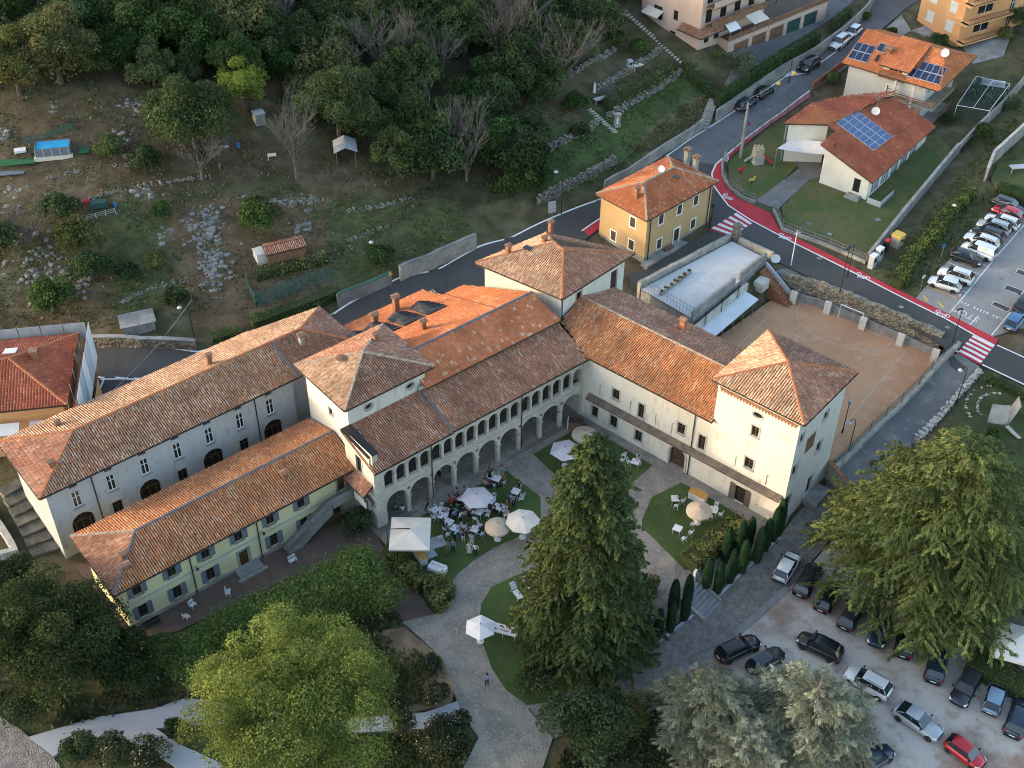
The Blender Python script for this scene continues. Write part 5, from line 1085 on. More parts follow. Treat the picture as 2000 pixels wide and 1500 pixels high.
# ------------------------------------------------------------------ small sheds on the hillside
def shed(px, w_, d_, h, rz, mats, label, name='shed', open_=False, pal=None, rise=.7):
    p = G(*px); t = thing(name, label, 'shed', p); X = uv(rz); Y = uv(rz+90)
    def q(a, b, z): return V3(p.xy+X*a+Y*b, p.z+z)
    if open_:
        for a in (-1, 1):
            for b in (-1, 1): MB().tube([q(a*w_*.46, b*d_*.46, -.6), q(a*w_*.46, b*d_*.46, h)], .06, 5).build('post', 'timber_brown', t)
        m_ = MB(); m_.obox(q(-w_*.46, d_*.44, 0), V3(X*w_*.92, 0), V3(Y*.05, 0), (0, 0, h*.8)); m_.build('back_board', 'timber_brown', t)
    else:
        m_ = MB()
        c4 = [q(-w_/2, -d_/2, 0).xy, q(w_/2, -d_/2, 0).xy, q(w_/2, d_/2, 0).xy, q(-w_/2, d_/2, 0).xy]
        for i in range(4): wallface(m_, Fac(c4[i], c4[(i+1) % 4]), p.z-.8, p.z+h)
        m_.build('wall', mats[0], t)
    A, B, C, D = q(-w_*.56, -d_*.58, h), q(w_*.56, -d_*.58, h), q(w_*.56, d_*.58, h), q(-w_*.56, d_*.58, h); r0 = q(-w_*.56, 0, h+rise); r1 = q(w_*.56, 0, h+rise)
    if pal: roof(t, [([A, B, r1, r0], pal), ([C, D, r0, r1], pal)], [])
    else:
        for s in ([A, B, r1, r0], [C, D, r0, r1]): m_ = MB(); m_.slab(s, .06); m_.build('roof_sheet', mats[1], t)
    return t
shed((676, 312), 3.0, 2.6, 2.0, 100, ('timber_brown', 'metal_light'), 'open shelter with pale metal gable roof at the edge of the wood', 'shelter', True)
shed((558, 502), 4.6, 2.0, 1.7, 25, ('timber_brown', 'metal_light'), 'low shed with mossy red tile roof beside the rocky slope', pal='rosy', rise=.35)
shed((512, 506), 1.6, 1.5, 1.3, 30, ('plaster_cream', 'cloth_cream'), 'small cream hutch beside the red tiled shed', 'hutch', rise=.4)
shed((507, 240), 1.3, 1.3, 1.6, 30, ('metal_grey', 'metal_light'), 'grey stacked crates and hutch under the trees', 'hutch', rise=.1)
shed((270, 635), 3.6, 2.4, 1.0, 22, ('stone', 'concrete'), 'low stone lean-to with flat concrete roof above the street', 'hutch', rise=.05)
# ================================================================== walls, fences, street furniture
def rock(c, r, q, mb, f=.6):
    n1, n2 = 4, 6; sx, sy, sz = r*q.uniform(.75, 1.25), r*q.uniform(.75, 1.25), r*q.uniform(f*.8, f*1.25); t = q.uniform(0, 6); ca, sa = math.cos(t), math.sin(t); vs = []
    for i in range(n1):
        for j in range(n2): a = math.pi*i/(n1-1); b = 6.283*(j+.5*(i % 2))/n2; k = q.uniform(.78, 1.15); x, y = sx*k*math.sin(a)*math.cos(b), sy*k*math.sin(a)*math.sin(b); vs.append((c[0]+x*ca-y*sa, c[1]+x*sa+y*ca, c[2]+sz*k*math.cos(a)))
    mb.add(vs, [(i*n2+j, i*n2+(j+1) % n2, (i+1)*n2+(j+1) % n2, (i+1)*n2+j) for i in range(n1-1) for j in range(n2)])
def stonewall(name, label, pts, h, th, mat, sr=.24):
    """dry wall of separate stones piled in courses; stones too small to pick apart are joined"""
    q = random.Random(len(label)); t = thing(name, label, 'wall', V3(pts[0], gz(pts[0]))); mb = MB()
    for i in range(len(pts)-1):
        d = pts[i+1]-pts[i]; l = d.length; d = d/l; n = Vector((-d.y, d.x)); k = 0
        while k < l:
            z = 0
            while z < h+q.uniform(-.25, .1):
                for s in ((-1, 1) if th > .45 else (0,)): p = pts[i]+d*(k+q.uniform(-.08, .08))+n*(s*th*.28+q.uniform(-.1, .1)); rock((p.x, p.y, gz(p)+z), sr*q.uniform(.6, 1.25), q, mb, .62)
                z += sr*1.15
            k += sr*1.55
    mb.build('stones', mat, t, kind='stuff'); return t
def poly2(px): return [G(*q).xy for q in px]
def wallrun(name, label, pts, h, th=.4, mat='stone', zb=None, rough=0.0, cap=None, cat='wall', step=.8, ztop=None, parent=None):
    """free-standing or retaining wall along 2D points; h above ground, or ztop (number or function)"""
    q = []
    for i in range(len(pts)-1):
        k = max(1, int((pts[i+1]-pts[i]).length/step)); q += [pts[i]+(pts[i+1]-pts[i])*(j/k) for j in range(k)]
    q.append(pts[-1]); mb = MB(); rows = 5 if rough else 2; vs = []; n = len(q)
    for i, p in enumerate(q):
        d = (q[min(i+1, n-1)]-q[max(i-1, 0)]).normalized(); nn = Vector((-d.y, d.x)); g = gz(p); lo = (g-.5) if zb is None else zb; hi = g+h if ztop is None else (ztop(p) if callable(ztop) else ztop)
        hi += rnd.uniform(-1, 1)*rough*.9
        for s in (-1, 1):
            for r in range(rows):
                j = rnd.uniform(-1, 1)*rough; c = p+nn*(s*th/2+j); vs.append((c.x, c.y, lo+(hi-lo)*r/(rows-1)))
    fs = []; m = 2*rows
    for i in range(n-1):
        for r in range(rows-1):
            a = i*m+r; fs.append((a, a+m, a+m+1, a+1)); a += rows; fs.append((a+1, a+m+1, a+m, a))
        fs.append((i*m+rows-1, (i+1)*m+rows-1, (i+1)*m+2*rows-1, i*m+2*rows-1))
    for i in (0, n-1): fs.append(tuple(i*m+r for r in range(rows))+tuple(i*m+rows+r for r in range(rows-1, -1, -1)))
    mb.add(vs, fs)
    if not cap: return mb.build(name, mat, parent, **({} if parent else dict(label=label, cat=cat)))
    t = thing(name, label, cat, V3(q[n//2], gz(q[n//2]))); mb.build('wall_body', mat, t); c = MB(); vs2 = []
    for i, p in enumerate(q):
        d = (q[min(i+1, n-1)]-q[max(i-1, 0)]).normalized(); nn = Vector((-d.y, d.x)); hi = gz(p)+h if ztop is None else (ztop(p) if callable(ztop) else ztop)
        for s, z in ((-1, 0), (1, 0), (1, .1), (-1, .1)): k = p+nn*s*(th/2+.05); vs2.append((k.x, k.y, hi+z-.02))
    c.add(vs2, [(4*i+j, 4*i+(j+1) % 4, 4*i+4+(j+1) % 4, 4*i+4+j) for i in range(n-1) for j in range(4)]+[(0, 1, 2, 3), tuple(4*(n-1)+j for j in (3, 2, 1, 0))]); c.build('coping', cap, t)
    return t
def fence(name, label, pts, h, post=2.0, rails=3, mat='metal_grey', mesh=None, zf=None, base=0.0, cat='fence', pickets=0):
    q = []
    for i in range(len(pts)-1):
        k = max(1, int((pts[i+1]-pts[i]).length/post)); q += [pts[i]+(pts[i+1]-pts[i])*(j/k) for j in range(k)]
    q.append(pts[-1]); zz = [(gz(p) if zf is None else (zf(p) if callable(zf) else zf))+base for p in q]; t = thing(name, label, cat, V3(q[0], zz[0]))
    for p, z in zip(q, zz): MB().tube([V3(p, z-.1), V3(p, z+h)], .035, 5).build('post', mat, t)
    for r in range(rails): m_ = MB(); m_.tube([V3(p, z+h*(r+1)/rails-.03) for p, z in zip(q, zz)], .018, 4); m_.build('rail', mat, t)
    if pickets:
        m_ = MB()
        for i in range(len(q)-1):
            k = max(1, int((q[i+1]-q[i]).length/pickets))
            for j in range(k): p = q[i].lerp(q[i+1], (j+.5)/k); z = zz[i]+(zz[i+1]-zz[i])*(j+.5)/k; m_.tube([V3(p, z), V3(p, z+h-.03)], .012, 3, cap=False)
        o = m_.build('bars', mat, t); o['kind'] = 'stuff'
    if mesh:
        m_ = MB()
        for i in range(len(q)-1): m_.poly([V3(q[i], zz[i]), V3(q[i+1], zz[i+1]), V3(q[i+1], zz[i+1]+h*.96), V3(q[i], zz[i]+h*.96)])
        m_.build('mesh_panel', mesh, t)
    return t
M('net_green', (.02, .13, .11), None, 1, .8, alpha=.42); M('net_dark', (.03, .06, .055), None, 1, .8, alpha=.3); M('mesh_grey', (.2, .21, .22), None, 1, .8, alpha=.22)
cedge = [P(a, b, COURT_Z).xy for a, b in ((1527, 571), (1600, 590), (1690, 628), (1760, 658), (1832, 690))]
wallrun('rubble_wall', 'rough rubble retaining wall between sports court and street', cedge, 0, .75, 'stone_rubble', zb=.2, rough=.13, ztop=lambda p: 3.55)
wallrun('court_kerb_wall', 'plain grey base wall at the foot of the rubble wall', [c+Vector((-.35, -.75)) for c in cedge], 0, .3, 'concrete', zb=.2, ztop=1.5)
for k, (x, y) in enumerate(((1550, 580), (1616, 600), (1684, 630), (1757, 662), (1824, 692))):
    p = P(x, y, COURT_Z)+Vector((-.5, -1.0, 0)); m_ = MB(); m_.obox(p+Vector((-.35, -.2, 0)), (.7, -.45, 0), (.15, .25, 0), (.1, .1, 1.7)); m_.build('cream_buttress', 'plaster_cream', label='cream buttress against the rubble wall, %s from the left' % ('first', 'second', 'third', 'fourth', 'fifth')[k], cat='buttress', group='buttresses of the court wall')
lw = [P(a, b, 2).xy for a, b in ((1868, 688), (1838, 712), (1793, 758), (1760, 788), (1700, 838), (1664, 872), (1628, 905))]
lwz = lambda p: max(COURT_Z, gz(p))+.75
wallrun('lane_wall', 'stone wall with steel fence between the lane and the sports court', lw, 0, .5, 'stone', zb=-.8, rough=.05, ztop=lwz)
fence('court_fence', 'tall green mesh fence on the stone wall beside the lane', lw, 1.5, 2.2, 3, 'iron_green', 'net_dark', zf=lwz)
stonewall('field_wall', 'low dry wall of pale stones along the right edge of the lane', poly2([(1913, 726), (1862, 783), (1830, 820), (1790, 860)]), .6, .5, 'stone_pale')
wallrun('tiled_wall', 'low garden wall with tile coping between corner tower and cedar', [ax(-34.9, 94), ax(-31.5, 92.4), ax(-29.0, 90.5)], 2.2, .4, 'stone', cap='brick')
wallrun('concrete_wall', 'pale concrete retaining wall along the back street below the meadow', poly2([(782, 548), (856, 516), (930, 484)]), 2.1, .35, 'concrete', cap='concrete_dark')
wallrun('dark_wall', 'dark painted concrete wall with green band along the back street', poly2([(660, 598), (715, 576), (765, 553)]), 1.7, .35, 'concrete_dark', cap='iron_green')
wallrun('roadside_wall', 'rubble wall beside the back street near the scaffolded house', poly2([(165, 674), (280, 678), (385, 682)]), 1.3, .5, 'stone_rubble', rough=.06, cap='concrete')
wallrun('uphill_wall', 'weathered concrete wall along the uphill street below the long hedge', poly2([(1398, 236), (1460, 193), (1531, 145), (1590, 113), (1640, 76), (1690, 30), (1712, -5)]), 1.8, .35, 'concrete')
wallrun('bank_wall', 'low concrete bank wall between ochre house and the hillside garden', poly2([(1180, 372), (1240, 338), (1300, 297), (1345, 270), (1372, 250)]), 1.5, .3, 'concrete')
wallrun('kiosk_wall', 'stone parapet between side street and roof terrace', [T0+Vector((-.3, .4)), T1+Vector((-.2, .5))], 0, .5, 'stone', zb=2, rough=.05, ztop=lambda p: 4.9)
wallrun('gate_pillar', 'rough stone pillar at the corner of the roof terrace', [T1+Vector((.2, .2)), T1+Vector((.9, .8))], 0, .8, 'stone_rubble', zb=3, rough=.08, ztop=6.4, cat='pillar', step=.3)
wallrun('terrace_edge_wall', 'concrete street wall at the far end of the roof terrace', [T1+Vector((.9, -.2)), T2+Vector((.8, .4))], 0, .35, 'stone', zb=2, ztop=4.9)
sw1 = poly2([(1418, 302), (1410, 322), (1411, 345), (1424, 368), (1450, 388), (1474, 398)]); sw2 = poly2([(1510, 412), (1528, 450), (1560, 462), (1620, 484), (1690, 515)])
for q, l in ((sw1, 'curved low concrete kerb wall with railing round the playground'), (sw2, 'low concrete kerb wall with railing along the school lawn')):
    wallrun('kerb_wall', l, q, .45, .25, 'concrete'); fence('railing', l.replace('low concrete kerb wall with railing', 'grey steel railing').replace('curved ', 'curved '), q, .95, 2.0, 2, 'metal_grey', 'mesh_grey', base=.45)
fence('roadside_fence', 'dark mesh fence between cycle lane and playground', poly2([(1586, 192), (1520, 236), (1470, 273), (1432, 303)]), 1.6, 2.0, 3, 'iron_green', 'net_dark')
wallrun('school_wall', 'long pale blue-grey wall closing the school lawn on its far side', poly2([(1693, 515), (1760, 430), (1830, 345), (1868, 300)]), 1.6, .3, 'concrete_dark', cap='concrete')
wallrun('yard_wall', 'grey wall between the brown garden and the grass strip', poly2([(1870, 300), (1905, 262), (1955, 215), (1990, 175), (2040, 110)]), 1.6, .3, 'concrete')
wallrun('garden_wall', 'brown garden wall on the far side of the grass strip', poly2([(1922, 355), (1935, 322), (1975, 285), (2030, 235)]), 2.2, .3, 'concrete', cap='stone_pale')
wallrun('orange_house_fence', 'reddish boundary wall along the uphill street beside the grey house', poly2([(1586, 175), (1640, 135), (1695, 88)]), 1.2, .25, 'brick')
for q, hh, l in (([(1052, 398), (1100, 372), (1160, 342), (1203, 318)], 1.3, 'lowest dry stone terrace wall above the bank'), ([(1022, 322), (1075, 292), (1125, 268), (1165, 245)], .9, 'dry stone terrace wall with dark pots standing before it'), ([(1186, 232), (1250, 195), (1300, 165), (1332, 142)], .8, 'dry stone wall at the foot of the terrace hedge'), ([(1162, 180), (1220, 145), (1265, 118), (1290, 100)], .9, 'upper dry stone wall behind the barbecue'), ([(1085, 112), (1140, 78), (1190, 48), (1222, 25)], .7, 'highest dry stone wall crossing the hill above the garden'), ([(1110, 150), (1160, 122), (1200, 100)], .7, 'short dry stone wall among dry grass')):
    stonewall('dry_stone_wall', l, poly2(q), hh, .6, 'stone_dry')
for q, l in (([(560, 405), (610, 390), (650, 395)], 'stone row on the hillside below the metal shelter'), ([(90, 350), (170, 330), (260, 322)], 'stone row below the swimming pool'), ([(130, 405), (220, 375), (300, 360), (410, 345)], 'long stone row across the dry slope'), ([(240, 590), (300, 560), (370, 545)], 'curved stone row above the lean-to'), ([(680, 412), (740, 405), (800, 385)], 'timber and stone edge in the meadow below the shelter'), ([(680, 470), (720, 455), (760, 440)], 'short stone edge in the lower meadow')):
    stonewall('stone_row', l, poly2(q), .18, .5, 'stone_dry', .17)
wallrun('planter_wall', 'stone garden parapet at the left edge below the grey wing', [P(a, b, .6).xy for a, b in ((-20, 985), (0, 1030), (35, 1085), (-30, 1100))], 0, .6, 'stone_pale', zb=-.5, rough=.03, ztop=1.6)
# broad timber-edged steps beside the grey wing
ls = thing('garden_steps', 'broad earth steps with timber edges beside the grey wing', 'stairs', G(60, 1010))
for k in range(7):
    a = P(-5+10*k, 955+19*k, 2.4-.3*k); b = P(88+5*k, 905+24*k, 2.4-.3*k); d = (b-a); n = Vector((d.y, -d.x, 0)).normalized(); m_ = MB(); m_.obox(a-Vector((0, 0, 1.2)), d, n*1.35, (0, 0, 1.2)); m_.obox(a-Vector((0, 0, .2))+n*1.35, d, n*.1, (0, 0, .24)); m_.build('step', 'earth_step', ls)
# stairs from the courtyard down to the cobbled lane
cs = thing('courtyard_stair', 'short grey stone stair between the cypresses down to the cobbled lane', 'stairs', G(1375, 1172))
a = P(1345, 1150, 0).xy; b = P(1392, 1196, -1.3).xy; d = (b-a); n_ = Vector((-d.y, d.x)).normalized(); k_ = 7
for k in range(k_):
    m_ = MB(); p = a+d*(k/k_); q = a+d*((k+1)/k_); z = -.19*k; m_.obox(V3(p-n_*1.5, z-1.2), V3(q-p, 0), V3(n_*3.0, 0), (0, 0, 1.2)); m_.build('step', 'steel_step', cs)
for s in (-1, 1): m_ = MB(); m_.obox(V3(a+n_*(1.52*s-.15), -1.4), V3(d, -1.0), V3(n_*.3, 0), (0, 0, 1.55)); m_.build('side_wall', 'stone', cs)
hs_ = thing('hill_stair', 'concrete stair climbing from the uphill street to the garden', 'stairs', G(1385, 232))
a = G(1372, 252); b = G(1393, 205); d = (b.xy-a.xy); n_ = Vector((-d.y, d.x)).normalized()
for k in range(9): m_ = MB(); p = a.xy+d*(k/9); m_.obox(V3(p-n_*.7, a.z-.5), V3(d/9, 0), V3(n_*1.4, 0), (0, 0, .5+(b.z-a.z+1.0)*(k+1)/9)); m_.build('step', 'concrete', hs_)
for k, (x0, y0, x1, y1, l) in enumerate(((1150, 215, 1205, 262, 'stone slab steps crossing the lawn terrace'), (1222, 25, 1335, 125, 'long stone garden stair beside the pink apartments'))):
    t = thing('stone_steps', l, 'stairs', G((x0+x1)/2, (y0+y1)/2)); n = 12 if k == 0 else 22
    for i in range(n):
        p = G(x0+(x1-x0)*i/n, y0+(y1-y0)*i/n); m_ = MB(); m_.box(p+Vector((0, 0, -.05)), (.9, .34, .16), rad(20 if k == 0 else 60)); m_.build('step', 'stone_pale', t)
# ------------------------------------------------------------------ lamps, poles, signs
def lamp(px, h, label, style='arm', rz=200, base=None, mat='metal_dark'):
    p = G(*px) if base is None else base; t = thing('street_lamp', label, 'street lamp', p); m_ = MB(); m_.lathe([(.11, 0), (.1, .5), (.06, .7), (.05, h)], p, 8); m_.build('pole', mat, t)
    X = V3(uv(rz), 0)
    if style == 'arm':
        MB().tube([p+Vector((0, 0, h-.1)), p+Vector((0, 0, h+.35))+X*.2, p+Vector((0, 0, h+.45))+X*.6, p+Vector((0, 0, h+.2))+X*.9], .035, 5).build('arm', mat, t)
        MB().lathe([(.05, .25), (.12, .15), (.3, 0), (.27, -.03), (.05, -.05)], p+Vector((0, 0, h+.02))+X*.9, 10).build('lamp_shade', 'concrete_blue', t)
    elif style == 'globe': MB().lathe([(.06, 0), (.2, .12), (.22, .3), (.14, .46), (.02, .52)], p+Vector((0, 0, h)), 10).build('lamp_shade', 'metal_grey', t)
    else: m_ = MB(); m_.obox(p+Vector((0, 0, h))-X.cross(Vector((0, 0, 1)))*.12, X*.8, X.cross(Vector((0, 0, 1)))*.24, (0, 0, .1)); m_.build('lamp_shade', mat, t)
    return t
for px, h, l, st_ in (((1096, 418), 6.5, 'dark lamp post with blue shade beside the terraced garden', 'arm'), ((745, 545), 5.5, 'lamp post at the end of the concrete street wall', 'arm'), ((383, 680), 6.0, 'lamp post with bell shade beside the street and lean-to', 'arm'), ((1540, 162), 5.5, 'thin lamp post against the hedge wall near the parked cars', 'flat'), ((1640, 572), 6.5, 'dark lamp post between rubble wall and street', 'flat'), ((1655, 540), 4.5, 'lamp post at the corner of the school lawn', 'flat'), ((1355, 262), 6.0, 'thin post at the foot of the hill stair', 'flat'), ((1868, 787), 5.0, 'curved lamp post beside the field wall', 'arm'), ((1856, 470), 5.5, 'lamp post rising from the yellow-green hedge', 'arm'), ((1860, 670), 5.0, 'pole with thin mast at the corner of the court wall', 'flat'), ((1512, 30), 5.0, 'lamp post on the forecourt of the garages', 'flat')):
    lamp(px, h, l, st_)
lamp((0, 0), 4.2, 'globe lamp post on the court side of the lane wall', 'globe', base=P(1645, 845, .6)); lamp((0, 0), 5.0, 'hooked lamp post beside the stone lane wall', 'arm', base=P(1655, 890, .4))
def pole(px, h, r, mat, label, name='utility_pole', base=None):
    p = G(*px) if base is None else base; m_ = MB(); m_.lathe([(r*1.3, -.3), (r, h*.5), (r*.7, h), (r*.72, h+.1)], p, 8); m_.tube([p+Vector((-.3, 0, h-.4)), p+Vector((.5, .2, h-.3))], .04, 5); return m_.build(name, mat, label=label, cat='pole')
pole((1446, 308), 8.5, .2, 'concrete', 'tall concrete utility pole at the edge of the playground'); pole((0, 0), 8.0, .07, 'white', 'white flagpole at the corner of court and roof terrace', 'flagpole', P(1538, 555, .6))
def sign(px, h, shape, mat, label, rz=-60, s=.35):
    p = G(*px); t = thing('road_sign', label, 'sign', p); MB().tube([p, p+Vector((0, 0, h))], .03, 5).build('post', 'metal_grey', t); n = V3(uv(rz), 0); a = Vector((-n.y, n.x, 0)); c = p+Vector((0, 0, h-.1))+n*.05
    k = {'round': 14, 'tri': 3, 'sq': 4}[shape]; o = {'round': 0, 'tri': math.pi/2, 'sq': math.pi/4}[shape]
    fr = [c+a*s*math.cos(o+2*math.pi*i/k)+Vector((0, 0, s*math.sin(o+2*math.pi*i/k))) for i in range(k)]; bk = [q-n*.03 for q in fr]; m_ = MB(); m_.add(fr+bk, [tuple(range(k)), tuple(range(2*k-1, k-1, -1))]+[(i, (i+1) % k, k+(i+1) % k, k+i) for i in range(k)]); pl = m_.build('sign_plate', mat[0], t)
    if len(mat) > 1: m_ = MB(); m_.poly([c+(q-c)*.68+n*.006 for q in fr]); m_.build('sign_face', mat[1], pl)
sign((1865, 606), 2.4, 'round', ('paint_red', 'white'), 'round red and white sign on the parking bay corner'); sign((1835, 512), 2.6, 'sq', ('paint_blue',), 'blue square sign on the grass by the parking lot'); sign((1794, 578), 3.0, 'sq', ('metal_light',), 'narrow pale sign post at the parking entrance'); sign((1459, 262), 1.8, 'round', ('paint_blue', 'paint_red'), 'blue and red disc sign beside the utility pole'); sign((764, 560), 2.0, 'tri', ('paint_yellow',), 'yellow triangular warning sign above the hall roof')
sign((1078, 425), 1.4, 'sq', ('metal_light',), 'pale notice board on the grass bank below the wood', s=.75)
# overhead wire with hanging yellow lanterns
wr = thing('lantern_wire', 'overhead wire with two yellow warning lanterns across the uphill street', 'cable', G(1530, 160)); a = P(1463, 192, 13.2); b = P(1533, 150, 12.0); MB().tube([a.lerp(b, t/8)-Vector((0, 0, math.sin(math.pi*t/8)*.3)) for t in range(9)], .04, 4).build('wire', 'metal_grey', wr)
for x, y in ((1520, 165), (1551, 146)): p = P(x, y, 10.6); m_ = MB(); m_.lathe([(.08, .5), (.28, .4), (.32, .05), (.2, 0)], p, 8); m_.tube([p+Vector((0, 0, .5)), p+Vector((0, 0, 1.1))], .02, 4); m_.build('lantern', 'paint_yellow', wr)
m_ = MB(); a = P(375, 585, 8); b = P(190, 790, 8.5); m_.tube([a.lerp(b, t/10)-Vector((0, 0, math.sin(math.pi*t/10)*.8)) for t in range(11)], .035, 4); m_.build('cable', 'concrete', label='sagging cable from the lamp post to the scaffolded house', cat='cable')
# ------------------------------------------------------------------ goal, playground, bins
gl = thing('goal', 'white football goal against the rubble wall', 'goal', P(1655, 612, .5)); a = P(1637, 620, .5); b = P(1681, 638, .5); n_ = Vector((.5, .75, 0)).normalized(); m_ = MB(); U_ = Vector((0, 0, 2))
m_.tube([a, a+U_, b+U_, b], .07, 6); m_.build('frame', 'white', gl); m_ = MB(); m_.tube([a+U_, a+n_*.9, b+n_*.9, b+U_], .04, 5); m_.build('back_frame', 'white', gl); m_ = MB(); m_.poly([a+U_, b+U_, b+n_*.9, a+n_*.9]); m_.build('net', 'mesh_grey', gl)
pc = thing('play_castle', 'beige play castle with red slide on the school lawn', 'playground', G(1478, 318)); p = G(1478, 318)
m_ = MB(); m_.box(p, (1.5, 1.3, 1.2), .3); m_.build('base', 'stone_pale', pc); m_ = MB(); m_.box(p+Vector((0, 0, 1.2)), (1.3, 1.1, 1.1), .3)
for dx in (-.5, 0, .5): m_.box(p+Vector((dx, -.4, 2.3)), (.3, .2, .3), .3); m_.box(p+Vector((dx, .4, 2.3)), (.3, .2, .3), .3)
m_.build('tower', 'cloth_beige', pc); m_ = MB(); m_.obox(p+Vector((.7, -.3, 1.2)), (1.5, -.3, -1.1), (.1, .6, 0), (0, 0, .1)); m_.obox(p+Vector((.7, -.35, 1.2)), (1.5, -.3, -1.1), (0, .06, 0), (0, 0, .3)); m_.build('slide', 'paint_red', pc); m_ = MB(); m_.obox(p+Vector((-.7, -.3, 1.1)), (-1.1, .1, -1.0), (0, .6, 0), (0, 0, .1)); m_.build('ramp', 'concrete', pc)
for px, mt, l in (((1446, 338), 'paint_red', 'red spring rider on the school lawn'), ((1468, 358), 'paint_yellow', 'yellow and red spring rider near the school gate')):
    p = G(*px); t = thing('spring_rider', l, 'playground', p); MB().tube([p, p+Vector((0, 0, .35))], .1, 8).build('spring', 'metal_dark', t); m_ = MB(); m_.obox(p+Vector((-.35, -.1, .35)), (.7, .15, 0), (-.04, .2, 0), (0, 0, .3)); m_.obox(p+Vector((.2, -.05, .6)), (.25, .05, .1), (-.03, .18, 0), (0, 0, .35)); m_.build('seat', mt, t)
p = G(1750, 480); yb = thing('clothes_bank', 'brown textile bank with yellow lid beside the school wall', 'container', p); m_ = MB(); m_.box(p, (1.3, 1.2, 1.5), rad(45)); m_.build('body', 'cloth_beige', yb); m_ = MB(); m_.prism([(p.x+.85*math.cos(rad(45)+a)*1.12, p.y+.85*math.sin(rad(45)+a)*1.12) for a in (math.pi/4, 3*math.pi/4, 5*math.pi/4, 7*math.pi/4)], p.z+1.5, p.z+1.85); m_.build('lid', 'paint_yellow', yb); m_ = MB(); m_.box(p+V3(uv(-45), 0)*.72+Vector((0, 0, 1.0)), (.5, .06, .25), rad(45)); m_.build('hatch', 'metal_dark', yb)
for k, (x, y, c, l) in enumerate(((1702, 522, 'concrete_blue', 'pale blue vending cabinet nearest the cycle lane'), (1714, 508, 'metal_light', 'pale metal cabinet beside the blue one'), (1729, 490, 'metal_dark', 'slim dark post box with red head by the school wall'))):
    p = G(x, y); t = thing('cabinet', l, 'cabinet', p); m_ = MB(); m_.box(p, (.9, .7, 1.8) if k < 2 else (.5, .5, 1.5), rad(45)); m_.build('body', c, t); m_ = MB(); m_.box(p+Vector((0, 0, 1.8 if k < 2 else 1.5)), (.95, .75, .12) if k < 2 else (.55, .55, .3), rad(45)); m_.build('top', 'white' if k < 2 else 'paint_red', t); m_ = MB(); m_.box(p+V3(uv(-45), 0)*(.36 if k < 2 else .26)+Vector((0, 0, .9)), (.6, .02, .6) if k < 2 else (.3, .02, .1), rad(45)); m_.build('panel', 'glass', t)
# ------------------------------------------------------------------ hillside clutter
p = G(106, 298); pl = thing('frame_pool', 'small rectangular frame pool with bright blue water on the hillside', 'pool', p); X = V3(uv(12), 0); Y = V3(uv(102), 0); m_ = MB()
for q, a, b in ((p-X*2.1-Y*1.1, X*4.2, Y*.08), (p-X*2.1+Y*1.02, X*4.2, Y*.08), (p-X*2.1-Y*1.02, X*.08, Y*2.04), (p+X*2.02-Y*1.02, X*.08, Y*2.04)): m_.obox(q-Vector((0, 0, .5)), a, b, (0, 0, 1.7))
m_.build('pool_wall', 'shutter_grey', pl); M('pool_water', (.04, .30, .55), (.05, .36, .62), 1, .08, spec=.6); m_ = MB(); m_.poly([p-X*2.02-Y*1.02+Vector((0, 0, 1.08)), p+X*2.02-Y*1.02+Vector((0, 0, 1.08)), p+X*2.02+Y*1.02+Vector((0, 0, 1.08)), p-X*2.02+Y*1.02+Vector((0, 0, 1.08))]); m_.build('water', 'pool_water', pl)
for k in range(5): m_ = MB(); m_.obox(p-X*(2.1-k*1.0)-Y*1.16, X*.08, Y*.08, (0, 0, 1.2)); m_.build('leg', 'metal_light', pl)
def board(px, sx, sy, sz, rz, mat, label, name, cat='board', lift=0.0, tilt=0.0):
    p = G(*px); X = V3(uv(rz), 0); Y = V3(uv(rz+90), tilt); m_ = MB(); m_.obox(p-X*sx/2-Y*sy/2+Vector((0, 0, lift)), X*sx, Y*sy, (0, 0, sz)); m_.obox(p-X*sx/2-Y*sy/2, X*.08, Y*.08, (0, 0, lift+.02)); m_.obox(p+X*(sx/2-.08)+Y*(sy/2-.08), X*.08, Y*.08, (0, 0, lift+.02)); return m_.build(name, mat, label=label, cat=cat)
M('matting', (.02, .12, .05), (.025, .10, .045), 2, .9)
board((35, 315), 4.4, 2.2, .08, 12, 'matting', 'bright green mat beside the pool', 'green_mat', 'mat', .1); board((165, 292), 1.2, 2.2, .08, 12, 'matting', 'dark green mat at the right of the pool', 'green_mat', 'mat', .1); board((40, 297), 1.4, .9, .3, 20, 'cloth_white', 'crumpled white sheet beside the pool', 'white_sheet', 'sheet', .1); board((20, 338), 3.4, 1.4, .1, 12, 'shutter_grey', 'grey tarpaulin below the green mat', 'tarpaulin', 'sheet', .1); board((106, 311), 4.6, .5, .5, 14, 'cloth_cream', 'pale boards laid at the foot of the pool', 'boards')
fence('pool_screen', 'dark teal windbreak net behind the pool', poly2([(45, 283), (95, 272), (145, 252)]), 1.0, 1.4, 2, 'iron_green', 'net_green')
board((196, 407), 1.9, 1.0, .7, 15, 'iron_green', 'dark green market cart on the dry slope', 'cart', 'cart', .3); board((172, 407), .7, .4, .3, 15, 'paint_red', 'red box standing on the green cart', 'box', 'box', .9); board((226, 404), .35, .35, .6, 15, 'paint_blue', 'blue drum beside the green cart', 'drum', 'drum')
t = fence('pallet_fence', 'white slatted trestle below the green cart', poly2([(152, 434), (188, 426), (226, 416)]), .7, 1.0, 3, 'white_plastic')
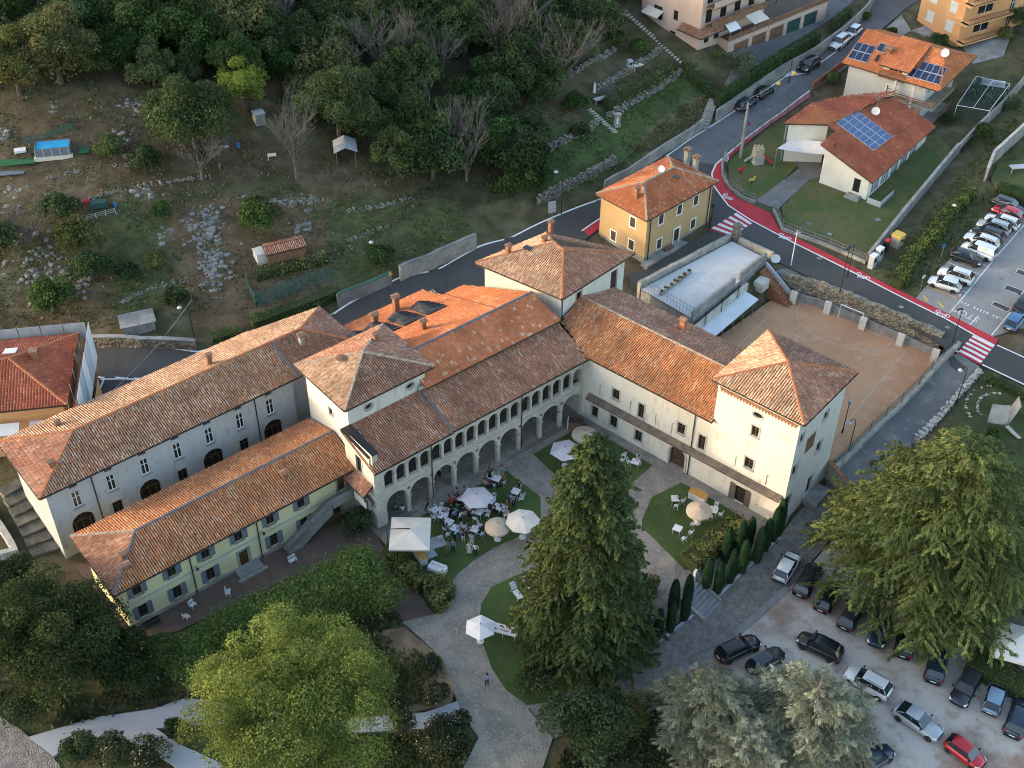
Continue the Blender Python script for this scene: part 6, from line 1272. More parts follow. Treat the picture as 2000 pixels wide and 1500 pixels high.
board((1020, 276), 2.6, .8, .1, 30, 'metal_light', 'blue-white garden bench at the edge of the wood', 'bench', 'bench', .5); board((430, 290), 2.2, .5, .1, 8, 'metal_light', 'pale plank lying by the dead tree', 'plank', 'plank', .2); board((532, 311), 1.1, .7, .08, 15, 'cloth_cream', 'pale board on trestles near the metal shelter', 'table', 'table', .6); board((466, 288), .4, .4, .6, 15, 'paint_blue', 'blue bin beside the bare tree', 'bin', 'bin')
fence('garden_net', 'green garden netting round the vegetable plot above the street', poly2([(502, 600), (540, 585), (590, 567), (652, 548)]), 2.1, 1.6, 3, 'iron_green', 'net_green'); fence('garden_net', 'side panel of the green garden netting by the earth path', poly2([(502, 600), (488, 575), (480, 545)]), 1.6, 1.4, 3, 'iron_green', 'net_green')
for k, (x, y) in enumerate(((1061, 308), (1073, 300), (1090, 290))): p = G(x, y); t = thing('garden_pot', 'dark tall pot on the lawn terrace, %s from the left' % ('first', 'second', 'third')[k], 'pot', p, 'dark pots on the lawn terrace'); m_ = MB(); m_.lathe([(.2, 0), (.28, .2), (.25, .8), (.12, .9)], p, 8); m_.build('pot_body', 'iron_green', t); MB().lathe([(.28, .78), (.3, .84), (.28, .9)], p, 8).build('rim', 'metal_dark', t)
p = G(1160, 192); t = thing('folded_parasol', 'closed white parasol on the upper terrace', 'parasol', p); MB().tube([p, p+Vector((0, 0, 2.4))], .03, 5).build('pole', 'metal_grey', t); MB().lathe([(.04, 2.5), (.16, 2.0), (.22, .9), (.1, .8)], p, 8).build('canopy', 'cloth_white', t)
p = G(1229, 138); t = thing('barbecue', 'white stone barbecue with chimney on the upper terrace', 'barbecue', p); m_ = MB(); m_.box(p, (.8, .7, .9), rad(30)); m_.build('base', 'concrete_blue', t); m_ = MB(); m_.box(p+Vector((0, 0, .9)), (.75, .6, .8), rad(30)); m_.build('hood', 'concrete_blue', t); m_ = MB(); m_.box(p+V3(uv(-60), 0)*.33+Vector((0, 0, 1.0)), (.5, .04, .4), rad(30)); m_.build('opening', 'metal_dark', t)
board((1245, 136), 1.6, .8, .08, 30, 'cloth_cream', 'pale garden table beside the barbecue', 'table', 'table', .7); board((1172, 200), 2.0, .9, .08, 30, 'stone_pale', 'stone slab table by the closed parasol', 'table', 'table', .6)
p = G(1205, 247); t = thing('shrine', 'small grey wayside shrine with white figure on the lawn', 'shrine', p); m_ = MB(); m_.box(p, (.9, .7, .5), rad(20)); m_.build('base', 'stone', t); m_ = MB(); m_.box(p+Vector((.0, .2, .5)), (.9, .3, 1.4), rad(20)); m_.box(p+Vector((0, 0, 1.9)), (1.0, .7, .12), rad(20)); m_.build('niche', 'stone', t); MB().lathe([(.14, .5), (.12, .9), (.16, 1.1), (.06, 1.25), (.1, 1.35), (.02, 1.5)], p-Vector((0, .1, 0)), 8).build('figure', 'white', t)
board((1078, 413), 1.0, .12, 1.5, 25, 'metal_light', 'pale electrical cabinet on the bank beside the back street', 'cabinet', 'cabinet')
# stone sculpture right of the lane
p = G(1968, 832); t = thing('stone_sculpture', 'pale stone sculpture like an open book on the lawn beside the lane', 'sculpture', p)
for k, (a0, l, hh) in enumerate(((60, 2.4, 2.6), (150, 2.2, 2.2), (275, 2.4, .5))):
    X = V3(uv(a0), 0); m_ = MB(); m_.slab([p+X*.1+Vector((0, 0, .2)), p+X*l*.6+V3(uv(a0+40), 0)*1.0+Vector((0, 0, .2)), p+X*l+Vector((0, 0, hh)), p+X*l*.55-V3(uv(a0+40), 0)*1.0+Vector((0, 0, hh*1.05))], .16); m_.build('slab', 'stone_pale', t)
for r, l in ((3.4, 'outer arc of low stones round the sculpture'), (2.3, 'inner curved kerb round the sculpture')):
    c = G(1955, 800).xy; stonewall('garden_arc', l, [c+uv(a0)*r*1.1 for a0 in range(80, 215, 15)], .12, .3, 'stone_pale', .17)
# gazebo and tan awning at the right edge
p = P(1978, 1290, -1.0); gz_ = thing('white_gazebo', 'white pointed gazebo tent behind the clipped hedge at the right edge', 'gazebo', p); X = V3(uv(-20), 0); Y = V3(uv(70), 0); top = p+Vector((0, 0, 3.6))+Y*.2
cn = [p+X*a*2.4+Y*b*2.2+Vector((0, 0, 2.5)) for a, b in ((-1, -1), (1, -1), (1, 1), (-1, 1))]
for i in range(4): MB().tube([cn[i], cn[i]-Vector((0, 0, 2.6))], .05, 5).build('pole', 'metal_light', gz_)
m_ = MB()
for i in range(4): m_.poly([cn[i], cn[(i+1) % 4], top]); m_.poly([cn[i], cn[(i+1) % 4], cn[(i+1) % 4]-Vector((0, 0, .35)), cn[i]-Vector((0, 0, .35))])
m_.build('canopy', 'cloth_white', gz_)
p = P(2000, 1190, -.6); ta = thing('tan_awning', 'square tan awning over the terrace at the right edge', 'awning', p); cn = [p+X*a*1.9+Y*b*1.9+Vector((0, 0, 2.6+.2*b)) for a, b in ((-1, -1), (1, -1), (1, 1), (-1, 1))]; m_ = MB(); m_.slab(cn, .06); m_.build('cloth', 'cloth_beige', ta)
for c in cn: MB().tube([c, c-Vector((0, 0, 2.8))], .04, 5).build('post', 'metal_grey', ta)
sheet('terrace_paving', [P(a, b, -1).xy for a, b in ((1935, 1250), (1965, 1150), (2080, 1150), (2080, 1300), (2000, 1310))], 'asphalt_lane', .08, cut=False)
# green netted garden upper right
ng = thing('fruit_cage', 'vegetable plot under green netting on white poles behind the school', 'netting', G(1880, 215)); c4 = [G(1862, 232), G(1925, 243), G(1965, 190), G(1900, 175)]; U_ = Vector((0, 0, 2.2))
for i in range(4):
    MB().tube([c4[i], c4[i]+U_], .05, 5).build('pole', 'white_plastic', ng); MB().tube([c4[i]+U_, c4[(i+1) % 4]+U_], .05, 5).build('bar', 'white_plastic', ng); m_ = MB(); m_.poly([c4[i], c4[(i+1) % 4], c4[(i+1) % 4]+U_, c4[i]+U_]); m_.build('net', 'net_dark', ng)
MB().tube([c4[0].lerp(c4[1], .5)+U_, c4[3].lerp(c4[2], .5)+U_], .04, 5).build('bar', 'white_plastic', ng); m_ = MB(); m_.poly([c+U_ for c in c4]); m_.build('net', 'net_dark', ng)
m_ = MB(); q = G(1935, 182); m_.box(q+Vector((0, 0, 1.6)), (3.4, 2.2, .1), rad(-20)); 
for a in (-1.5, 1.5): m_.box(q+Vector((a, 0, 0)), (.1, .1, 1.6))
m_.build('lean_to', 'white_plastic', label='white flat lean-to roof behind the netted plot', cat='shed')
board((1985, 335), 2.2, 1.1, .08, 10, 'cloth_lilac', 'pinkish garden table in the right edge garden', 'table', 'table', .75); sheet('garden_lawn', gpoly([(1935, 350), (1950, 320), (2060, 300), (2060, 400), (1945, 365)]), 'lawn_yard', .04)
# ================================================================== cars
def paint(n, c, metal=.25, rough=.28): return M('car_'+n, c, None, 1, rough, metal=metal, spec=.5, coat=.6)
for n, c in (('white', (.66, .67, .68)), ('black', (.010, .011, .013)), ('graphite', (.03, .034, .042)), ('navy', (.016, .03, .06)), ('blue', (.06, .14, .27)), ('sky', (.17, .27, .37)), ('silver', (.36, .38, .41)), ('red', (.42, .012, .022))): paint(n, c)
M('tyre', (.012, .012, .013), None, 1, .85); M('rim', (.33, .34, .36), None, 1, .35, metal=.8); M('lamp_red', (.45, .01, .012), None, 1, .2, spec=.6); M('lamp_clear', (.6, .62, .65), None, 1, .12, spec=.7); M('plate', (.7, .7, .68), None, 1, .5); M('trim', (.014, .014, .016), None, 1, .6)
CARS = {}
def make_car(kind):
    L, W, H, hood, ws0, ws1, rr0, rr1, belt = {   # length, width, height, hood height, windscreen base/top x, rear roof x, rear glass base x, belt height (x from the nose)
     'hatch': (4.05, 1.74, 1.47, .93, 1.05, 1.72, 3.45, 3.95, .98), 'suv': (4.4, 1.82, 1.68, 1.08, 1.12, 1.75, 3.85, 4.25, 1.14), 'estate': (4.55, 1.78, 1.46, .92, 1.25, 1.95, 4.0, 4.4, .97),
     'coupe': (4.5, 1.84, 1.53, .97, 1.4, 2.1, 3.35, 4.15, 1.03), 'van': (4.4, 1.82, 1.84, 1.08, .95, 1.6, 4.2, 4.38, 1.15), 'mini': (3.6, 1.63, 1.5, .95, .85, 1.42, 3.05, 3.5, 1.0)}[kind]
    t = thing('car', '', 'car', (0, 0, 0), local=True)
    def X(x): return L/2-x
    hw = W/2; mb = MB()
    # lower body: sections (x, half width, top z, bottom z)
    S = [(0, hw*.72, hood*.62, .32), (.12, hw*.84, hood*.78, .22), (.45, hw*.95, hood*.9, .2), (ws0, hw, hood+.02, .2), (ws1, hw, belt, .2), ((ws1+rr0)/2, hw, belt+.01, .2), (rr0, hw*.99, belt+.02, .2), (L-.18, hw*.93, belt-.02, .24), (L-.03, hw*.86, belt*.84, .3), (L, hw*.8, belt*.6, .36)]
    vs = []; k = 8
    for x, w_, zt, zb in S:
        zm = zb+(zt-zb)*.55
        vs += [(X(x), s*w_*f, z) for s, f, z in ((-1, .8, zb), (-1, .98, zb+.1), (-1, 1, zm), (-1, .93, zt-.02), (1, .93, zt-.02), (1, 1, zm), (1, .98, zb+.1), (1, .8, zb))]
    n = len(S); fs = [(i*k+j, i*k+(j+1) % k, (i+1)*k+(j+1) % k, (i+1)*k+j) for i in range(n-1) for j in range(k)]+[tuple(range(k-1, -1, -1)), tuple(range((n-1)*k, n*k))]
    mb.add(vs, fs)
    # roof skin
    wr = hw*.74; wb = hw*.93; zr = H
    R_ = [(ws1, wr*.94, zr-.06), (ws1+.35, wr, zr-.01), ((ws1+rr0)/2, wr, zr), (rr0-.15, wr*.98, zr-.03), (rr0, wr*.93, zr-.07)]
    b = len(mb.v); vs = []
    for x, w_, z in R_: vs += [(X(x), -w_, z-.05), (X(x), -w_*.8, z), (X(x), w_*.8, z), (X(x), w_, z-.05)]
    mb.add(vs, [(i*4+j, i*4+j+1, i*4+5+j, i*4+4+j) for i in range(len(R_)-1) for j in range(3)])
    # pillars
    for s in (-1, 1):
        mb.tube([(X(ws0+.05), s*wb*.96, hood+.03), (X(ws1), s*wr*.95, zr-.09)], .045, 4); mb.tube([(X(rr1-.05), s*wb*.94, belt), (X(rr0), s*wr*.94, zr-.1)], .07, 4)
        for q in ((ws1+rr0)/2-.05,)+((rr0-.35,) if kind in ('suv', 'estate') else ()): mb.tube([(X(q), s*(wb+.005), belt), (X(q), s*wr*1.01, zr-.05)], .035, 4)
    tmp = bpy.data.objects.new('tmp', mb.mesh('body')); COL.objects.link(tmp); tmp.modifiers.new('s', 'SUBSURF').levels = 1; dg = bpy.context.evaluated_depsgraph_get(); dg.update(); me = bpy.data.meshes.new_from_object(tmp.evaluated_get(dg)); bpy.data.objects.remove(tmp)
    me.polygons.foreach_set('use_smooth', [True]*len(me.polygons)); link('body', me, 'car_white', t)
    g = MB(); gl = [(X(ws0), -wb*.93, hood+.02), (X(ws0), wb*.93, hood+.02), (X(ws1), wr*.93, zr-.08), (X(ws1), -wr*.93, zr-.08)]; g.poly(gl); g.build('windscreen', 'glass_car', t)
    g = MB(); g.poly([(X(rr1), -wb*.9, belt), (X(rr1), wb*.9, belt), (X(rr0), wr*.92, zr-.09), (X(rr0), -wr*.92, zr-.09)]); g.build('rear_window', 'glass_car', t)
    for s in (-1, 1):
        g = MB(); e = ws1+rr0; 
        if kind == 'van': g.poly([(X(ws0), s*wb*.96, hood+.02), (X(2.15), s*wb*.97, belt), (X(2.15), s*wr, zr-.12), (X(ws1), s*wr*.95, zr-.09)])
        else: g.poly([(X(ws0), s*wb*.96, hood+.02), (X(rr1), s*wb*.95, belt), (X(rr0), s*wr*.96, zr-.1), (X(e/2), s*wr*.995, zr-.06), (X(ws1), s*wr*.95, zr-.09)])
        g.build('side_window', 'glass_car', t)
        if kind == 'van': g = MB(); g.poly([(X(2.17), s*wb*.97, belt), (X(rr1), s*wb*.95, belt), (X(rr0), s*wr*.96, zr-.08), (X(2.17), s*wr, zr-.06)]); g.build('side_panel', 'car_white', t)
        MB().obox((X(ws0+.25), s*(hw+.0) if s > 0 else -hw-.18, belt-.02), (.14, 0, 0), (0, .18, 0), (0, 0, .14)).build('mirror', 'trim', t)
        MB().add([(X(.1), s*hw*.86, hood*.66), (X(.42), s*hw*.945, hood*.72), (X(.42), s*hw*.93, hood*.86), (X(.12), s*hw*.6, hood*.76)], [(0, 1, 2, 3)]).build('headlight', 'lamp_clear', t)
        MB().obox((X(L-.02)-.02, s*hw*.86-(.13 if s > 0 else .0), belt*.72), (-.0+.06, 0, 0), (0, .13, 0), (0, 0, belt*.24)).build('tail_light', 'lamp_red', t)
        if kind in ('suv', 'estate'): MB().tube([(X(ws1+.3), s*wr*.86, zr+.02), (X(rr0-.2), s*wr*.86, zr+.02)], .03, 4).build('roof_rail', 'trim', t)
        r = .31 if kind in ('hatch', 'mini') else .35
        for x in ((.78, L-.78) if kind != 'mini' else (.65, L-.62)):
            wv = MB(); p = []
            for q, rr in ((-.1, r*.92), (-.1+.03, r), (.09, r), (.12, r*.9)): p.append((q, rr))
            N_ = 16; vv = [(X(x)+rr*math.cos(2*math.pi*j/N_), s*(hw-.12+q), r+rr*math.sin(2*math.pi*j/N_)) for q, rr in p for j in range(N_)]
            wv.add(vv, [(i*N_+j, i*N_+(j+1) % N_, (i+1)*N_+(j+1) % N_, (i+1)*N_+j) for i in range(3) for j in range(N_)]+[tuple(range(3*N_, 4*N_))]); ty = wv.build('wheel', 'tyre', t)
            rm = MB(); vv = [(X(x)+r*.62*math.cos(2*math.pi*j/10), s*(hw+.004), r+r*.62*math.sin(2*math.pi*j/10)) for j in range(10)]+[(X(x), s*(hw-.03), r)]; rm.add(vv, [(j, (j+1) % 10, 10) for j in range(10)]); rm.build('rim', 'rim', ty)
    MB().obox((X(L)-.025, -.26, belt*.55), (.0, .52, 0), (-.012, 0, 0), (0, 0, .12)).build('number_plate', 'plate', t)
    MB().obox((X(.02), -.5, .42), (.035, 0, 0), (0, 1.0, 0), (0, 0, .2)).build('grille', 'trim', t)
    MB().obox((X(L)-.02, -hw*.75, .34), (-.02, 0, 0), (0, hw*1.5, 0), (0, 0, .16)).build('bumper', 'trim', t)
    CARS[kind] = t; return t
for k in ('hatch', 'suv', 'estate', 'coupe', 'van', 'mini'): make_car(k)
def car(kind, col, p0, p1, label, group, rot=0):
    a = G(*p0); b = G(*p1); d = b-a; rz = math.atan2(d.y, d.x)+rot; c = (a+b)/2; o = dup(CARS[kind], (c.x, c.y, gz(c)+.07), rz, label, group); sl = d.length and math.atan2(b.z-a.z, d.xy.length); o.rotation_euler = (0, -sl, rz)
    for k in [q for q in o.children_recursive if q.name.split('.')[0] in ('body', 'side_panel')]: k.material_slots[0].link = 'OBJECT'; k.material_slots[0].material = MAT['car_'+col]
    return o
g1, g2, g3 = 'cars in the gravel car park', 'cars in the street parking lot', 'cars parked along the uphill street'
for q in (('hatch', 'white', (1520, 1140), (1550, 1090), 'white hatchback parked on the cobbled lane beside the cypresses', g1), ('estate', 'black', (1560, 1168), (1592, 1112), 'black car beside the white hatchback, half under the cedar', g1), ('hatch', 'black', (1602, 1196), (1630, 1150), 'black hatchback with pale rear window under the cedar edge', g1), ('hatch', 'graphite', (1648, 1230), (1676, 1185), 'dark hatchback nearly hidden under the cedar', g1), ('hatch', 'navy', (1722, 1215), (1708, 1262), 'blue car facing out from under the cedar', g1), ('suv', 'black', (1762, 1280), (1772, 1232), 'black car with two red tail lights below the cedar', g1), ('suv', 'navy', (1820, 1335), (1834, 1275), 'dark blue car parked alone right of the cedar shade', g1), ('estate', 'graphite', (1900, 1322), (1868, 1378), 'dark grey car with leaves reflected in its windscreen', g1), ('hatch', 'sky', (1930, 1398), (1950, 1338), 'light blue hatchback with red tail lights near the clipped hedge', g1), ('suv', 'navy', (1974, 1440), (1996, 1380), 'blue-black car cut by the right edge of the photograph', g1), ('suv', 'black', (1630, 1288), (1568, 1256), 'long black car in the middle of the gravel car park', g1), ('suv', 'white', (1728, 1362), (1656, 1322), 'white off-road car with roof rails behind the long black car', g1), ('coupe', 'silver', (1756, 1394), (1824, 1440), 'silver sloping-roofed car between the white and the red one', g1), ('mini', 'red', (1854, 1458), (1908, 1498), 'small bright red car in the gravel car park', g1), ('estate', 'black', (1414, 1286), (1466, 1262), 'black car under the pale tree beside the lane kerb', g1), ('hatch', 'graphite', (1472, 1312), (1516, 1284), 'dark car half covered by the pale tree', g1), ('hatch', 'navy', (1682, 1506), (1726, 1476), 'dark blue car at the lower edge behind the pale tree', g1),
 ('hatch', 'white', (1872, 571), (1814, 553), 'white hatchback nearest the yellow bay lines', g2), ('suv', 'white', (1892, 556), (1836, 538), 'white car just behind the nearest white hatchback', g2), ('hatch', 'black', (1858, 502), (1914, 521), 'black car parked the other way beside the white van', g2), ('van', 'white', (1938, 510), (1878, 487), 'white panel van in the row of parked cars', g2), ('estate', 'white', (1944, 488), (1886, 467), 'white estate car behind the panel van', g2), ('suv', 'black', (1952, 476), (1898, 457), 'black car between silver car and white estate', g2), ('suv', 'silver', (1966, 461), (1910, 443), 'silver car in the middle of the parking row', g2), ('estate', 'white', (1984, 450), (1926, 430), 'white car with dark roof bars beside the red car', g2), ('hatch', 'red', (1990, 433), (1938, 413), 'red car in the street parking lot', g2), ('estate', 'graphite', (1940, 398), (1996, 419), 'dark car with pale roof at the top of the row', g2), ('hatch', 'blue', (1968, 650), (1992, 618), 'blue hatchback at the right of the parking lot', g2), ('hatch', 'black', (1985, 617), (2010, 584), 'black car at the right edge behind the blue hatchback', g2),
 ('hatch', 'navy', (1446, 217), (1468, 201), 'dark blue car parked lowest on the uphill street', g3), ('mini', 'black', (1480, 195), (1504, 178), 'small black car second on the uphill street', g3), ('suv', 'black', (1595, 124), (1564, 145), 'black car with shiny roof beside the painted triangle', g3), ('suv', 'white', (1653, 79), (1623, 101), 'white car at the end of the bay line on the uphill street', g3), ('hatch', 'white', (1679, 58), (1650, 80), 'white hatchback parked highest on the uphill street', g3)): car(*q)
for k in list(CARS.values()): drop(k)
KIDS.clear()
# ================================================================== garden furniture
def parasol(px, hgt, r, n, cloth, label, scal=False, drop_=.5, a0=0, z=None, base=True):
    p = P(*px, hgt) ; p = V3(p.xy, gz(p)+.07); t = thing('parasol', label, 'parasol', p, 'parasols in the courtyard'); top = p+Vector((0, 0, hgt)); MB().tube([p, top], .035, 6).build('pole', 'metal_light', t); m_ = MB(); N_ = n*2 if scal else n
    ring = [top+Vector((r*math.cos(a0+2*math.pi*i/N_)*(1 if not scal or i % 2 == 0 else .985), r*math.sin(a0+2*math.pi*i/N_)*(1 if not scal or i % 2 == 0 else .985), -drop_)) for i in range(N_)]
    mid = [top.lerp(q, .5)+Vector((0, 0, .04)) for q in ring]
    m_.add([top]+mid+ring, [(0, 1+i, 1+(i+1) % N_) for i in range(N_)]+[(1+i, 1+N_+i, 1+N_+(i+1) % N_, 1+(i+1) % N_) for i in range(N_)])
    if scal:
        for i in range(N_): q0, q1 = ring[i], ring[(i+1) % N_]; m_.poly([q0, q1, q1-Vector((0, 0, .16)), q0.lerp(q1, .5)-Vector((0, 0, .24)), q0-Vector((0, 0, .16))])
    cv = m_.build('canopy', cloth, t); MB().lathe([(.05, .0), (.04, .12), (.01, .16)], top, 6).build('finial', 'metal_dark', cv)
    for i in range(0, N_, 2 if scal else 1): m_ = MB(); m_.tube([top-Vector((0, 0, .06)), ring[i]-Vector((0, 0, .04))], .012, 3); m_.build('rib', 'metal_grey', cv)
    if base: MB().lathe([(.36, 0), (.36, .06), (.1, .1), (.06, .3)], p, 12).build('base', 'white', t)
    return t
parasol((1105, 873), 2.7, 1.75, 6, 'cloth_lilac', 'lilac-white hexagonal parasol near the entrance wing', a0=.3); parasol((1142, 842), 2.5, 1.4, 12, 'cloth_beige', 'beige fringed parasol beside the brown cabinet by the conifer top', True); parasol((931, 966), 2.6, 1.7, 6, 'cloth_lilac', 'lilac hexagonal parasol over the busiest tables', a0=.1); parasol((972, 1022), 2.4, 1.3, 12, 'cloth_beige', 'beige fringed parasol between the tables and the paved path', True); parasol((1021, 1012), 2.8, 1.75, 8, 'cloth_cream', 'cream octagonal parasol at the edge of the paved path', a0=.2); parasol((938, 1217), 2.5, 1.5, 6, 'cloth_white', 'white hexagonal parasol beside the buffet table', a0=.5); parasol((1367, 989), 2.4, 1.35, 12, 'cloth_beige', 'beige fringed parasol beside the white bar on the right lawn', True)
c4 = [P(a, b, 2.7) for a, b in ((765, 1010), (842, 1011), (839, 1074), (759, 1074))]; ctr = sum(c4, Vector((0, 0, 0)))/4; sq = thing('cantilever_parasol', 'large square cream cantilever parasol over the serving counter', 'parasol', V3(ctr.xy, 0), 'parasols in the courtyard'); m_ = MB(); tp = ctr+Vector((0, 0, .55))
for i in range(4): m_.poly([c4[i], c4[(i+1) % 4], tp]); m_.poly([c4[i], c4[(i+1) % 4], c4[(i+1) % 4]-Vector((0, 0, .2)), c4[i]-Vector((0, 0, .2))])
m_.build('canopy', 'cloth_cream', sq); a = c4[0].lerp(c4[3], .5)+Vector((-.3, 0, .1)); MB().tube([V3(a.xy, 0), a+Vector((0, 0, .5)), tp+Vector((0, 0, .15))], .06, 6).build('arm', 'metal_dark', sq)
for c in c4: MB().tube([tp-Vector((0, 0, .05)), c-Vector((0, 0, .03))], .025, 4).build('rib', 'metal_grey', sq)
def make_chair():
    t = thing('folding_chair', '', 'chair', (0, 0, 0), local=True)
    for k in range(5): MB().obox((-.2, -.2+k*.085, .44), (.4, 0, 0), (0, .07, 0), (0, 0, .025)).build('seat_slat', 'white_plastic', t)
    for k in range(3): MB().obox((-.2, -.215-.03*k, .58+.11*k), (.4, 0, 0), (0, -.02, 0), (0, 0, .085)).build('back_slat', 'white_plastic', t)
    for s in (-1, 1): MB().tube([(s*.2, .22, 0), (s*.2, -.08, .44), (s*.2, -.28, .9)], .018, 5).build('leg', 'white_plastic', t); MB().tube([(s*.18, -.25, 0), (s*.18, .2, .44)], .018, 5).build('leg', 'white_plastic', t)
    return t
def make_table():
    t = thing('garden_table', '', 'table', (0, 0, 0), local=True); MB().box((0, 0, .71), (.86, .86, .035)).build('table_top', 'white', t)
    for x in (-1, 1):
        for y in (-1, 1): MB().tube([(x*.38, y*.38, 0), (x*.36, y*.36, .71)], .02, 5).build('leg', 'white_plastic', t)
    return t
def make_plate():
    m_ = MB(); m_.lathe([(.02, 0), (.08, .004), (.12, .02), (.115, .022), (.07, .01), (.01, .008)], (0, 0, 0), 10); return m_.build('plate', 'cloth_lilac')
CH, TB, PL = make_chair(), make_table(), make_plate(); PL['category'] = 'plate'
# tables: pixel, rotation, which sides carry a chair, description
rz0 = rad(-25); SIDES = {0: 'right', 1: 'far', 2: 'left', 3: 'near'}; CHAIRS = []
TABS = [((970, 945), rz0, '0123', 'small table nearest the loggia columns'), ((1007, 970), rz0, '013', 'small table at the right lawn corner'), ((903, 984), rz0, '12', 'upper crowded table beside the lilac parasol'), ((915, 1000), rz0, '03', 'lower crowded table beside the lilac parasol'), ((958, 988), rz0, '12', 'left table of the pair by the path'), ((972, 1000), rz0, '0', 'right table of the pair by the path'), ((855, 1007), rz0, '123', 'upper table behind the square parasol'), ((866, 1018), rz0, '12', 'middle table behind the square parasol'), ((877, 1030), rz0, '03', 'lower table behind the square parasol'), ((928, 1044), rz0, '0123', 'table between the square and the fringed parasol'), ((1318, 984), 0, '30', 'table with a seated guest on the right lawn'), ((1392, 1006), rz0, '013', 'table beside the fringed parasol on the right lawn'), ((1322, 1042), rad(-28), '', 'lone square table on the right lawn'), ((1033, 1153), rad(30), '1', 'small table beside the conifer'), ((1240, 912), rz0, '12', 'table half hidden behind the conifer top'), ((890, 1042), rz0, '02', 'extra table by the bending guest'), ((935, 1010), rz0, '13', 'extra table below the lilac parasol')]
for px, rz, sd, ds in TABS:
    p = G(*px); p.z = gz(p)+.08; o = dup(TB, p, rz, 'white square %s' % ds if ds.startswith('table') else 'white %s' % ds, 'white tables in the courtyard')
    for q in range(3):
        a = rz+rad(90)*q+.4; d = dup(PL, p+Vector((.24*math.cos(a), .24*math.sin(a), .748)), 0, '%s plate on the %s' % (('right', 'far', 'left')[q], ds), 'plates on the tables') if ds != 'lone square table on the right lawn' else None
    for s in sd:
        s = int(s); a = rz+rad(90)*s; CHAIRS.append((p+Vector((.78*math.cos(a), .78*math.sin(a), 0)), a+rad(90)+rnd.uniform(-.25, .25), 'chair on the %s side of the %s' % (SIDES[s], ds)))
for px, a, l in (((1352, 1030), 2.0, 'white chair turned away right of the lone table'), ((1348, 1046), 1.0, 'upper white chair against the round hedge'), ((1335, 1058), .6, 'lowest white chair against the round hedge'), ((847, 1000), 2.2, 'leftmost white chair behind the square parasol'), ((860, 1056), .4, 'white chair by the lower corner of the square parasol'), ((875, 1050), 1.1, 'white chair behind the bending guest'), ((952, 1012), 2.5, 'white chair left of the beige fringed parasol'), ((948, 1004), 2.9, 'white chair at the corner of the table pair'), ((905, 1035), 4.4, 'white chair beside the standing man in light blue'), ((1215, 905), 1.0, 'white chair behind the conifer top')):
    p = G(*px); p.z = gz(p)+.08; CHAIRS.append((p, a, l))
for p, a, l in CHAIRS: dup(CH, p, a, l, 'white folding chairs')
for k in (CH, TB): drop(k)
bpy.data.objects.remove(PL); KIDS.clear()
# bars, sofa, lounger, buffet, benches
def bar(px, l_, rz, label, name='bar_counter'):
    p = G(*px); p.z = gz(p)+.07; t = thing(name, label, 'counter', p); m_ = MB(); m_.box(p, (l_, .75, 1.0), rz); m_.build('front', 'white_plastic', t); m_ = MB(); m_.box(p+Vector((0, 0, 1.002)), (l_+.1, .85, .05), rz); m_.build('counter_top', 'timber', t); m_ = MB(); m_.box(p+Vector((0, 0, .02)), (l_*1.01, .76, .08), rz); m_.build('plinth', 'metal_grey', t)
bar((1362, 978), 1.9, rad(-35), 'white bar with orange timber top on the right lawn'); bar((821, 1093), 2.0, rad(-62), 'orange-topped serving counter beside the square parasol')
for px, w_, d_, rz, l in (((853, 1060), 1.7, 1.5, .4, 'grey rug beside the square parasol'), ((836, 1084), 1.6, 1.2, .5, 'grey rug below the serving counter')):
    p = G(*px); p.z = gz(p)+.09; m_ = MB(); m_.box(p, (w_, d_, .03), rz); m_.build('rug', 'concrete_blue', label=l, cat='rug')
p = G(855, 1117); p.z = gz(p)+.07; t = thing('white_sofa', 'white two-seat garden sofa on the lawn edge', 'sofa', p); rz = rad(-25); X = V3(uv(-25), 0); Y = V3(uv(65), 0)
for n, o, sx, sy, z0, z1 in (('seat', (0, 0), 1.7, .8, .1, .42), ('armrest', (-.82, 0), .18, .85, .05, .66), ('armrest', (.82, 0), .18, .85, .05, .66), ('backrest', (0, .38), 1.7, .16, .1, .78)): m_ = MB(); m_.box(p+X*o[0]+Y*o[1]+Vector((0, 0, z0)), (sx, sy, z1-z0), rz); m_.build(n, 'white', t)
for k in (-.4, .4): m_ = MB(); m_.box(p+X*k+Vector((0, 0, .42)), (.76, .7, .1), rz); m_.build('cushion', 'cloth_white', t)
p = G(1008, 1162); p.z = gz(p)+.07; t = thing('lounge_chair', 'white reclining lounge chair beside the conifer', 'lounger', p); rz = rad(120); X = V3(uv(120), 0); Y = V3(uv(30), 0)
for k in range(9): m_ = MB(); z = .35 if k < 6 else .35+.16*(k-5); m_.obox(p-X*.9+X*.2*k-Y*.3+Vector((0, 0, z)), X*.16+Vector((0, 0, 0 if k < 6 else .13)), Y*.6, (0, 0, .03)); m_.build('slat', 'white_plastic', t)
for a in (-.8, .5):
    for b in (-.28, .28): MB().tube([p+X*a+Y*b, p+X*a+Y*b+Vector((0, 0, .35))], .025, 5).build('leg', 'white_plastic', t)
p = G(984, 1240); p.z = gz(p)+.07; t = thing('buffet_table', 'long white buffet table laden with food beside the parasol', 'table', p); rz = rad(-17); m_ = MB(); m_.box(p+Vector((0, 0, .78)), (2.7, .95, .05), rz); m_.build('table_top', 'white', t)
m_ = MB(); m_.box(p-V3(uv(73), 0)*.42+Vector((0, 0, .6)), (2.6, .04, .18), rz); m_.build('apron', 'white_plastic', t)
for a in (-1.2, 0, 1.2):
    for b in (-.4, .4): q = p+V3(uv(-17), 0)*a+V3(uv(73), 0)*b; MB().tube([q, q+Vector((0, 0, .78))], .03, 5).build('leg', 'white_plastic', t)
